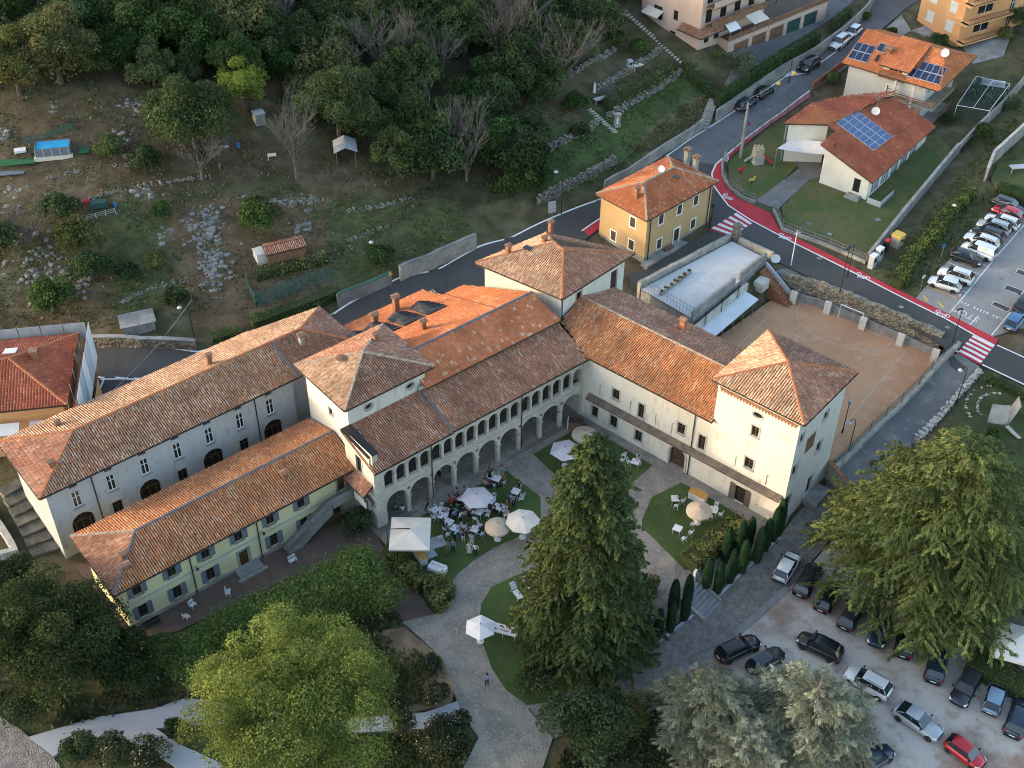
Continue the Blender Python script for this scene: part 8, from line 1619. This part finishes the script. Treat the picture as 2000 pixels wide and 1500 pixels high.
big((383, 285), (6.2, 5.6, 5.8), 'leaf_wood', 'large round oak at the front edge of the wood', 20000, 70, .34, 1.6, 61, lr=(.2, .36)); big((480, 215), (3.6, 3.4, 4.6), 'leaf_bright', 'bright yellow-green tree beside the round oak', 10000, 40, .28, 1.4, 62, lr=(.18, .34), shoots=.2); big((664, 268), (6.2, 5.4, 6.4), 'leaf_wood', 'broad dark tree between bare tree and shelter', 20000, 66, .34, 1.8, 63, lr=(.2, .36)); big((40, 185), (4.6, 4.4, 5.4), 'leaf_hedge', 'yellow-green tree at the upper left corner', 13000, 50, .32, 1.8, 64, lr=(.2, .36)); big((120, 165), (6.4, 5.6, 6.6), 'leaf_wood_warm', 'tall sunlit tree behind the upper left corner', 20000, 66, .34, 2.4, 65, lr=(.2, .36))
for k, (x, y, s, m) in enumerate(((285, 338, 1.7, 'leaf_dark'), (118, 432, 1.9, 'leaf_wood'), (160, 492, 2.3, 'leaf_hedge'), (505, 458, 2.3, 'leaf_hedge_green'), (315, 425, 1.0, 'leaf_hedge_green'), (185, 550, 1.9, 'leaf_wood'), (112, 608, 2.1, 'leaf_hedge_green'), (252, 548, 1.1, 'leaf_dark'), (220, 312, 1.5, 'leaf_wood'), (0, 510, 2.4, 'leaf_dark'), (745, 520, 1.6, 'leaf_hedge_green'), (303, 522, .9, 'leaf_hedge'), (345, 600, 1.2, 'leaf_dark'), (1060, 205, 1.9, 'leaf_wood'), (1120, 215, 1.4, 'leaf_hedge_green'), (1135, 268, 1.1, 'leaf_rose'), (1245, 110, 1.3, 'leaf_hedge_green'), (1205, 672-640+60, 1.2, 'leaf_hedge_green'))):
    lb = ('dark bush on the slope below the pool path', 'grey-green bush left of the green cart', 'olive bush below the green cart', 'dense green bush above the red tiled shed', 'small bush at the top of the pale rock', 'green bush on the rocky slope above the street', 'bright green bush above the scaffolded house', 'small dark bush right of the bright green one', 'bush among the pale rocks right of the pool', 'dark bush cut by the left edge', 'shrub beside the lamp post at the concrete wall', 'low bush in the grass above the lean-to', 'shrub beside the flat concrete lean-to', 'green bush below the highest dry wall', 'bush beside the upper garden walls', 'round dark red-brown bush on the lawn terrace', 'small tree on the upper lawn', 'shrub at the top of the garden lawn')[k]
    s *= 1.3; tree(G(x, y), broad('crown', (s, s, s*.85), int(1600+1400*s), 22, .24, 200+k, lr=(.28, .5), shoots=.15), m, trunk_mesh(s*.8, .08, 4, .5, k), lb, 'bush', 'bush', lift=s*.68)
for k, (x, y, h, v, l) in enumerate(((580, 352, 10, 0, 'large grey bare tree with dense fine twigs on the slope'), (395, 350, 6.5, 1, 'spreading bare fruit tree above the pale rock'), (1095, 180, 12, 1, 'big bare many-stemmed tree above the terraced garden'), (1010, 110, 12, 2, 'bare tree left of the many-stemmed one'), (790, 150, 9, 0, 'slender bare tree in a gap of the wood'), (862, 300, 8, 1, 'bare grey tree in the dark clump'), (905, 320, 8, 2, 'second bare grey tree in the dark clump'), (60, 470, 5, 1, 'bare grey shrub near the left edge'), (430, 330, 5, 2, 'low bare shrub beside the fruit tree'), (1190, 215, 4, 0, 'slim leafless sapling on the garden path'))):
    tree(G(x, y), None, None, bare_mesh(h, 300+k, (.3, .9, .5)[v], 12 if h > 8 else 9, 3, .12+h*.012), l, tm='bark_grey' if k != 5 else 'twig', name='bare_tree')
# ------------------------------------------------------------------ hedges
def hedge(px, w_, h_, mat, label, leaf=.2, dens_=34, base=None, puff=.12, zb=None):
    global RS
    RS = np.random.RandomState(len(label)*7+int(px[0][0])); pts = [(G(*q) if zb is None else P(q[0], q[1], zb)).xy for q in px]; L_ = [(pts[i+1]-pts[i]).length for i in range(len(pts)-1)]; tot = sum(L_); n = int(dens_*tot*(w_+2*h_)); s = RS.uniform(0, tot, n); per = RS.uniform(0, w_+2*h_, n); C = np.zeros((n, 3)); N_ = np.zeros((n, 3)); core = MB(); acc = 0; base_ = base or 0
    for i, l in enumerate(L_):
        m_ = (s >= acc) & (s < acc+l+1e-6); d = (pts[i+1]-pts[i])/l; nn = np.array([-d.y, d.x]); t = (s[m_]-acc); P0 = np.array(pts[i])+t[:, None]*np.array(d); e = per[m_]
        off = np.where(e < h_, -w_/2, np.where(e > h_+w_, w_/2, e-h_-w_/2)); zz = np.where(e < h_, e, np.where(e > h_+w_, e-h_-w_, h_)); gzz = HH(P0[:, 0], P0[:, 1])+base_ if zb is None else np.full(len(P0), zb+base_)
        C[m_] = np.column_stack([P0+nn*off[:, None], gzz+zz]); N_[m_] = np.column_stack([nn[0]*np.sign(off)*(zz < h_), nn[1]*np.sign(off)*(zz < h_), (zz >= h_)*1.0+.2])
        a, b = pts[i], pts[i+1]; n3 = Vector((-d.y, d.x, 0))*(w_/2-.1); za = (gz(a) if zb is None else zb)+base_; zc = (gz(b) if zb is None else zb)+base_
        core.add([V3(a, za-.3)-n3, V3(a, za-.3)+n3, V3(a, za+h_-.1)+n3, V3(a, za+h_-.1)-n3, V3(b, zc-.3)-n3, V3(b, zc-.3)+n3, V3(b, zc+h_-.1)+n3, V3(b, zc+h_-.1)-n3], [(0, 1, 2, 3), (7, 6, 5, 4), (0, 3, 7, 4), (1, 5, 6, 2), (3, 2, 6, 7)]); acc += l
    big_ = np.sin(C[:, 0]*1.7)*np.cos(C[:, 1]*1.9)*puff*1.5; C += N_*(RS.normal(size=(n, 1))*puff+big_[:, None]); t = thing('hedge', label, 'hedge', V3(pts[0], gz(pts[0]))); off = np.array(t.location)
    o = link('foliage', leafquads('foliage', C-off, nrm(N_+RS.normal(size=(n, 3))*.5), leaf*RS.uniform(.6, 1.4, n), shade(n, RS.uniform(.65, 1.35, n)*(1+big_*1.2)), .8), mat, t); core.build('inner_growth', 'hedge_core', t); return t
M('hedge_core', (.028, .038, .014), None, 1, .95)
hedge([(1398, 222), (1462, 180), (1531, 131), (1592, 98)], 1.3, 1.5, 'leaf_hedge_green', 'long clipped dark green hedge above the uphill street wall', .2, 50, base=1.5); hedge([(1622, 72), (1655, 45)], 1.2, 1.4, 'leaf_hedge_green', 'short clipped hedge block behind the highest parked car', base=1.4); hedge([(1345, 150), (1372, 172), (1398, 200)], 1.3, 1.5, 'leaf_hedge_green', 'clipped hedge along the path below the pink apartments'); hedge([(1182, 215), (1230, 190), (1312, 142)], 1.8, 1.5, 'leaf_hedge', 'loose garden hedge on the upper terrace', puff=.25); hedge([(1748, 562), (1790, 500), (1842, 438), (1893, 380)], 1.5, 1.3, 'leaf_yellow', 'long yellow-green hedge beside the street parking lot', .26, 55, puff=.14); hedge([(1888, 1300), (1940, 1328), (2040, 1378)], 2.2, 1.6, 'leaf_hedge_green', 'clipped hedge in front of the white gazebo', .16, 44, puff=.05); hedge([(492, 640), (560, 615), (655, 578)], 1.4, 1.1, 'leaf_hedge_green', 'clipped roadside hedge below the netted plot'); hedge([(415, 668), (470, 652)], 1.5, .9, 'leaf_hedge_green', 'short hedge block by the back street'); hedge([(500, 545), (570, 525), (640, 512)], 1.2, 1.0, 'leaf_hedge', 'ragged hedge behind the green netting', puff=.2)
hedge([(1945, 375), (1985, 388), (2050, 410)], 2.0, 1.4, 'leaf_hedge_green', 'clipped hedge above the parking lot at the right edge', puff=.06); hedge([(1345, 1112), (1375, 1085), (1410, 1060), (1448, 1030)], 2.1, 1.5, 'leaf_hedge', 'puffy olive hedge along the right lawn', .24, 60, puff=.16); hedge([(768, 1092), (800, 1125), (830, 1150), (868, 1150), (865, 1175), (840, 1190)], 1.7, 1.2, 'leaf_hedge', 'curved olive hedge round the left lawn', .24, 60, puff=.16); hedge([(1900, 180), (1945, 195), (1975, 215)], 3.0, 1.6, 'leaf_olive', 'broad shaggy hedge behind the grey house', puff=.3); hedge([(1925, 740), (1985, 770), (2050, 805)], 1.0, .8, 'leaf_hedge_green', 'low hedge along the street right of the zebra crossing'); hedge([(1870, 298), (1895, 275)], .8, .7, 'leaf_rose', 'low planting on the school garden wall')
for k, (x, y, s, m, l) in enumerate(((1915, 275, 1.7, 'leaf_hedge_green', 'round clipped bush above the grass strip'), (1448, 150, 2.4, 'leaf_olive', 'silvery olive tree in the forecourt corner'), (1830, 95, 1.5, 'leaf_hedge_green', 'pointed shrub before the orange apartments'), (1690, 38, .9, 'leaf_hedge_green', 'small round bush by the upper street'), (1738, 70, 1.0, 'leaf_hedge_green', 'round bush behind the grey house roof'), (1990, 60, 2.8, 'leaf_dark', 'dark tree at the upper right corner'), (1630, 165, 1.3, 'leaf_wood', 'shrub in the front garden of the grey house'), (1960, 75, 1.2, 'leaf_hedge', 'shrub at the corner of the orange apartments'), (1850, 240, 1.0, 'leaf_dark', 'shrub at the corner of the netted plot'), (1405, 115, .8, 'leaf_hedge', 'palm-like shrub below the pink apartments'), (1044, 1352, 2.1, 'leaf_dark', 'round dark shrub at the foot of the conifer'), (1268, 1165, 1.4, 'leaf_hedge', 'round olive shrub beside the left cypresses'), (700, 1040, 1.7, 'leaf_dark', 'dark shrub at the foot of the loggia stair'), (1232, 1420, 2.2, 'leaf_hedge', 'loose yellow-green shrub beside the lane'), (700, 1290, 1.8, 'leaf_rose', 'rose bush in the middle of the flower bed'), (760, 1320, 1.5, 'leaf_hedge', 'green shrub at the centre of the flower bed'), (852, 1368, 1.1, 'leaf_rose', 'flowering shrub at the lower tip of the flower bed'), (845, 1300, .8, 'leaf_rose', 'rose bush beside the paved path'), (770, 1385, 1.0, 'leaf_rose', 'pale flowering bush beside the gravel path'), (860, 1455, 2.1, 'leaf_rose', 'dark rose thicket below the gravel path'), (790, 1420, 1.3, 'leaf_rose', 'rose bush at the bend of the gravel path'), (900, 1420, 1.1, 'leaf_rose', 'pink rose bush where both paths meet'), (160, 1478, 1.6, 'leaf_dark', 'dark bush left of the lower gravel path'), (225, 1480, 1.5, 'leaf_rose', 'white flowering bush inside the path fork'), (300, 1490, 1.7, 'leaf_rose', 'rose bush at the right of the path fork'), (345, 1430, .9, 'leaf_dark', 'small bush on the point of the path fork'), (660, 1330, 1.6, 'leaf_wood', 'dark shrub at the back of the flower bed'), (1640, 1010, 1.3, 'leaf_wood', 'shrub between corner tower and cedar'), (1935, 870, 1.2, 'leaf_hedge_green', 'bush below the stone sculpture'), (60, 1410, 2.0, 'leaf_dark', 'dark bush beside the cobbled drive'), (290, 1340, 2.0, 'leaf_dark', 'low dark shrub behind the left yew'))):
    t = tree(G(x, y), broad('crown', (s, s, s*.8), int(1300+1500*s), 16, .17, 400+k, lr=(.35, .6)), m, trunk_mesh(s*.7, .06, 4, .5, k), l, 'bush', 'bush', lift=s*.62)
    if m == 'leaf_rose' and y > 1200:
        RS = np.random.RandomState(k); n = int(28*s*s); u = nrm(RS.normal(size=(n, 3))); u[:, 2] = np.abs(u[:, 2]); o = link('flowers', leafquads('flowers', u*np.array([s, s, s*.8])*1.12, u, .11*RS.uniform(.6, 1.3, n), np.ones((n, 3))*RS.uniform(.5, .9, (n, 1)), 1.0), 'petal', t, kind='stuff'); o.location = (0, 0, s*.62)
# ------------------------------------------------------------------ the great garden trees
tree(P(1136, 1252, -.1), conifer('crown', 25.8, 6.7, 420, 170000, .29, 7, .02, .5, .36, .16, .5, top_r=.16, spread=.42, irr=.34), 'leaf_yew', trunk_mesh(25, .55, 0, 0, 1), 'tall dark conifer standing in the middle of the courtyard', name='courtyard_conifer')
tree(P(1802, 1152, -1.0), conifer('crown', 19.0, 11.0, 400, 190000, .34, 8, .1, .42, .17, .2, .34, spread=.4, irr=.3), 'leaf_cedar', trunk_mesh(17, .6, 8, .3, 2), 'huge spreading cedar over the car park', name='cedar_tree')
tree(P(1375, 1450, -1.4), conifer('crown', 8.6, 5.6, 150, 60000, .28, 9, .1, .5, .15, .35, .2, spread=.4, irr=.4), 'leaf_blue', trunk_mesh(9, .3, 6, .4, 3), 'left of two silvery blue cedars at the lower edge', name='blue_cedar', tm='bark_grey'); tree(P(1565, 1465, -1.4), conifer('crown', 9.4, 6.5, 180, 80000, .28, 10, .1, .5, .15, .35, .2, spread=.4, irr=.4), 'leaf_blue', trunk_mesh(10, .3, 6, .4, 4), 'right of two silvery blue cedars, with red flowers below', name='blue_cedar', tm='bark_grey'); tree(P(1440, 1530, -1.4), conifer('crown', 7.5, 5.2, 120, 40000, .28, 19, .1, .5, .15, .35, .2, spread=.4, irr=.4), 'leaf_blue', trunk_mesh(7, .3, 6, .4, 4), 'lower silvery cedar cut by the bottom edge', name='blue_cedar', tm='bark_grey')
tree(P(590, 1475, 0), broad('crown', (10.2, 8.6, 8.0), 120000, 190, .165, 71, lr=(.1, .21), aspect=.7, shoots=.24), 'leaf_lime', trunk_mesh(10, .4, 9, .6, 5), 'large yellow-green tree at the lower left of the garden', name='garden_tree', lift=6.8)
tree(P(125, 1318, -.2), broad('crown', (7.2, 6.0, 7.0), 66000, 110, .2, 72, lr=(.15, .3), shoots=.12), 'leaf_yew', trunk_mesh(9, .45, 8, .6, 6), 'massive dark yew beside the yellow house', name='yew_tree', lift=5.2); tree(P(235, 1330, -.2), broad('crown', (3.4, 3.2, 3.0), 11000, 30, .28, 73, lr=(.25, .4)), 'leaf_yew', trunk_mesh(5, .25, 6, .6, 7), 'smaller yew leaning over the gravel path', name='yew_tree', lift=2.6); tree(P(28, 1235, -.2), broad('crown', (4.2, 4.0, 5.4), 16000, 34, .28, 79, lr=(.25, .4)), 'leaf_wood_warm', trunk_mesh(7, .25, 6, .6, 7), 'olive-green tree at the left edge below the steps', name='garden_tree', lift=4.0); tree(P(262, 1195, 0), broad('crown', (1.9, 1.9, 2.3), 5000, 18, .2, 78, lr=(.3, .45)), 'leaf_dark', trunk_mesh(3, .12, 4, .5, 2), 'dark tree against the left corner of the yellow house', name='garden_tree', lift=2.0)
tree(P(1150, 1470, -1), broad('crown', (4.6, 4.2, 4.2), 20000, 40, .24, 74, lr=(.22, .4)), 'leaf_dark', trunk_mesh(5, .3, 6, .6, 8), 'dark glossy tree at the bottom beside the paved path', name='garden_tree', lift=3.2)
ws = thing('wisteria_pergola', 'long pergola smothered in bright green climbing foliage before the yellow house', 'pergola', P(560, 1175, 0))
for k in range(6):
    for s in (-1.6, 1.6): q = P(420+60*k, 1285-26*k, 0).xy+BN*s; MB().tube([V3(q, 0), V3(q, 2.8)], .07, 5).build('post', 'timber_brown', ws)
RS = np.random.RandomState(6); cs_ = [P(372+32*k, 1280-13.5*k, 2.3) for k in range(12)]; al_ = []
V_ = []; 
for k, c in enumerate(cs_):
    for j in range(3):
        r = (2.6 if 2 < k < 11 else 2.0)*RS.uniform(.8, 1.2); n = 3400; u = nrm(RS.normal(size=(n, 3))); u[:, 2] = np.abs(u[:, 2])*1.1-.15; q = RS.uniform(.6, 1.1, n); sh = RS.rand(n) < .1; q[sh] *= RS.uniform(1.1, 1.6, sh.sum()); V_.append((np.array(c)-np.array(ws.location)+u*q[:, None]*np.array([r, r, r*.62])+RS.normal(size=(1, 3))*np.array([1.1, 1.1, .3]), u, np.full(n, RS.uniform(.7, 1.3))*RS.uniform(.6, 1.4, n)))
C = np.concatenate([a for a, b, c in V_]); U = np.concatenate([b for a, b, c in V_]); K = np.concatenate([c for a, b, c in V_])
link('foliage', leafquads('foliage', C, nrm(U*.6+RS.normal(size=C.shape)*.6), .27*RS.uniform(.5, 1.6, len(C)), shade(len(C), K), .32), 'leaf_wisteria', ws)
# cypresses along the lane
RS = np.random.RandomState(9); n = 4200; z = RS.uniform(0, 1, n)**.85; pr = .5*np.minimum(1, .62+z*1.6)*np.sqrt(np.clip(1-np.clip((z-.55)/.45, 0, 1)**2.2, .02, 1))*(1-.12*z); a = RS.uniform(0, 6.283, n); C = np.column_stack([pr*np.cos(a), pr*np.sin(a), .1+z*3.9])+RS.normal(size=(n, 3))*.03; N_ = np.column_stack([np.cos(a), np.sin(a), .3+0*a]); CYP = leafquads('crown', C, nrm(N_+RS.normal(size=(n, 3))*.3), .16*RS.uniform(.7, 1.3, n), shade(n, RS.uniform(.7, 1.3, n)), .6, nrm(np.column_stack([RS.normal(size=(n, 2))*.25, np.ones(n)]))); CT = trunk_mesh(1.2, .07, 0, 0, 2)
cm = MB(); cm.lathe([(.25, 0), (.4, .6), (.42, 1.8), (.34, 2.9), (.2, 3.5), (.05, 3.85)], (0, 0, 0), 8); CCORE = cm.mesh('inner_growth')
for g_, lst in (('left of the stair', ((1258, 1262), (1283, 1250), (1308, 1234), (1336, 1212), (1312, 1202), (1340, 1186))), ('right of the stair', ((1378, 1152), (1400, 1160), (1425, 1138), (1448, 1118), (1416, 1098), (1443, 1080), (1460, 1072), (1477, 1098), (1493, 1076), (1509, 1056), (1518, 1046)))):
    for k, q in enumerate(lst):
        s = q_.uniform(1.1, 1.3); t = tree(G(*q), CYP, 'leaf_cypress', CT, 'clipped narrow cypress %s, %s in the planted row' % (g_, ORD[k]), 'cypress', 'cypress', 'cypresses along the lane', s*.8, q_.uniform(0, 6), sz=s); link('inner_growth', CCORE, 'hedge_core', t)
# ------------------------------------------------------------------ rocks, stones, wild grass
M('limestone', (.23, .225, .21), (.11, .104, .095), 1.6, .95, .08, 3, c3=(.31, .31, .305))
for k, (x, y, w_, hh, n, l) in enumerate(((400, 445, 40, 38, 60, 'big pale limestone outcrop above the earth path'), (415, 520, 30, 40, 40, 'lower pale limestone slab reaching towards the hedge'), (262, 205, 26, 14, 14, 'pale rocks at the edge of the wood'), (240, 270, 18, 26, 16, 'upright pale rocks right of the pool'), (15, 255, 16, 16, 9, 'pale boulders at the left edge above the pool'), (35, 385, 40, 36, 26, 'scattered pale rocks at the left edge'), (75, 520, 60, 50, 44, 'broad field of pale rocks above the scaffolded house'), (150, 545, 26, 36, 22, 'pale rocks between the green bushes'), (280, 375, 24, 16, 14, 'pale rocks above the stone row'), (472, 390, 7, 16, 3, 'single tall pale boulder by the dense bush'), (320, 455, 14, 18, 9, 'pale rocks left of the big outcrop'), (570, 395, 40, 12, 18, 'row of pale rubble below the bare tree'), (585, 445, 20, 16, 16, 'heap of pale stones above the tiled shed'), (105, 210, 12, 14, 7, 'pale rocks below the tall sunlit tree'))):
    q = random.Random(500+k); mb = MB()
    p0 = G(x, y); t = thing('rock_outcrop', l, 'rock', p0)
    for i in range(int(n*4.5)): p = G(x+q.gauss(0, .55)*w_, y+q.gauss(0, .55)*hh); rock((p.x, p.y, p.z-.05), .1+.42*q.random()**2.6, q, mb, .55)
    mb.build('rocks', 'limestone', t, kind='stuff')
q = random.Random(77); mb = MB()
for i in range(420): p = G(q.uniform(0, 640), q.uniform(195, 640)); rock(p, q.uniform(.06, .17), q, mb)
for i in range(60): p = G(q.uniform(640, 900), q.uniform(380, 520)); rock(p, q.uniform(.06, .16), q, mb)
mb.build('loose_stones', 'limestone', label='loose pale stones scattered over the hillside', cat='stones', kind='stuff')
def tufts(name, polys, n, leaf, mat, label, cat, seed, skip=True):
    global RS
    RS = np.random.RandomState(seed); C = []
    for px in polys:
        w4 = [G(*a) for a in px]; x0, x1 = min(a.x for a in w4), max(a.x for a in w4); y0, y1 = min(a.y for a in w4), max(a.y for a in w4); X = RS.uniform(x0, x1, n); Y = RS.uniform(y0, y1, n); k = inpoly(X, Y, w4) & (np.sin(X*.8)*np.cos(Y*.7)+RS.normal(size=n)*.5 > -.1)
        for sp_, zz in (SHEETS if skip else ()): k &= ~inpoly(X, Y, sp_)
        X, Y = X[k], Y[k]; C.append(np.column_stack([X, Y, HH(X, Y)+leaf*.3]))
    C = np.concatenate(C); m_ = len(C); link(name, leafquads(name, C, nrm(np.column_stack([RS.normal(size=(m_, 2)), RS.uniform(-.1, .5, m_)])), leaf*RS.uniform(.5, 1.5, m_), shade(m_, RS.uniform(.6, 1.35, m_)), .55, nrm(np.column_stack([RS.normal(size=(m_, 2))*.5, np.ones(m_)]))), mat, label=label, cat=cat, kind='stuff')
HILL = [(-60, 200), (300, 200), (560, 300), (740, 320), (900, 420), (930, 460), (660, 555), (480, 610), (200, 640), (-60, 650)]
tufts('dry_grass', [HILL, [(1230, 300), (1330, 205), (1400, 175), (1395, 225), (1290, 292)], [(1190, 200), (1330, 110), (1360, 130), (1240, 190)], [(1050, 110), (1200, 20), (1230, 40), (1100, 140)]], 9000, .34, 'grass_dry', 'dry straw-coloured grass on the hillside', 'grass', 1)
tufts('green_grass', [HILL, [(940, 400), (1060, 230), (1330, 90), (1395, 170), (1180, 355)], [(1705, 540), (1995, 200), (2060, 220), (1790, 580)], [(0, 1100), (300, 1300), (900, 1500), (0, 1500)]], 18000, .28, 'grass_green', 'rough green grass of hillside and verges', 'grass', 2)
tufts('undergrowth', [[(-80, 215), (-80, -60), (1240, -60), (1060, 210), (1040, 380), (860, 430), (730, 340), (520, 200)]], 16000, .55, 'leaf_dark', 'dark undergrowth between the trees of the wood', 'undergrowth', 3)
tufts('bed_plants', [[(740, 1240), (860, 1290), (885, 1360), (760, 1390), (620, 1390), (600, 1290)], [(1080, 1370), (1300, 1255), (1520, 1060), (1500, 1045), (1260, 1235)], [(640, 1440), (900, 1430), (880, 1500), (640, 1520)]], 11000, .42, 'leaf_hedge', 'mixed low planting in the garden beds', 'plants', 4, False)
tufts('shrubbery', [[(180, 1300), (330, 1250), (560, 1200), (760, 1180), (790, 1215), (640, 1290), (560, 1350), (380, 1365), (300, 1385), (120, 1420), (40, 1430)], [(640, 1440), (900, 1425), (930, 1450), (890, 1520), (480, 1530), (420, 1480)], [(620, 1260), (730, 1250), (800, 1330), (760, 1395), (600, 1400)], [(1100, 1460), (1260, 1360), (1320, 1380), (1300, 1520), (1080, 1520)], [(-40, 1120), (60, 1120), (200, 1180), (240, 1260), (0, 1400), (-40, 1390)]], 7000, .5, 'leaf_rose', 'dense low shrubs filling the garden beds', 'shrubs', 5, False)
# red flowers below the blue cedar, planter row on the terrace
fl = thing('red_flower_shrub', 'small shrub with bright red flowers below the silvery cedar', 'bush', G(1655, 1442)); RS = np.random.RandomState(3); u = RS.normal(size=(70, 3))*np.array([.5, .5, .25])+np.array([0, 0, 1.4]); link('flowers', leafquads('flowers', u, nrm(RS.normal(size=(70, 3))), .2, np.ones((70, 3)), 1), 'lamp_red', fl, kind='stuff'); MB().tube([(0, 0, 0), (0, 0, 1.3)], .05, 5).build('stem', 'bark', fl)
for k in range(7): p = P(1293+8.6*k, 575-6.6*k, TZ); t = thing('planter', 'green planter box on the roof terrace, %s from the left' % ORD[k], 'planter', p, 'planters on the roof terrace'); m_ = MB(); m_.box(p, (.8, .35, .35), rad(48)); m_.build('box', 'concrete', t); o = link('plants', broad('plants', (.4, .25, .25), 160, 6, .14, 900+k), 'leaf_yellow', t); o.location = (0, 0, .5)
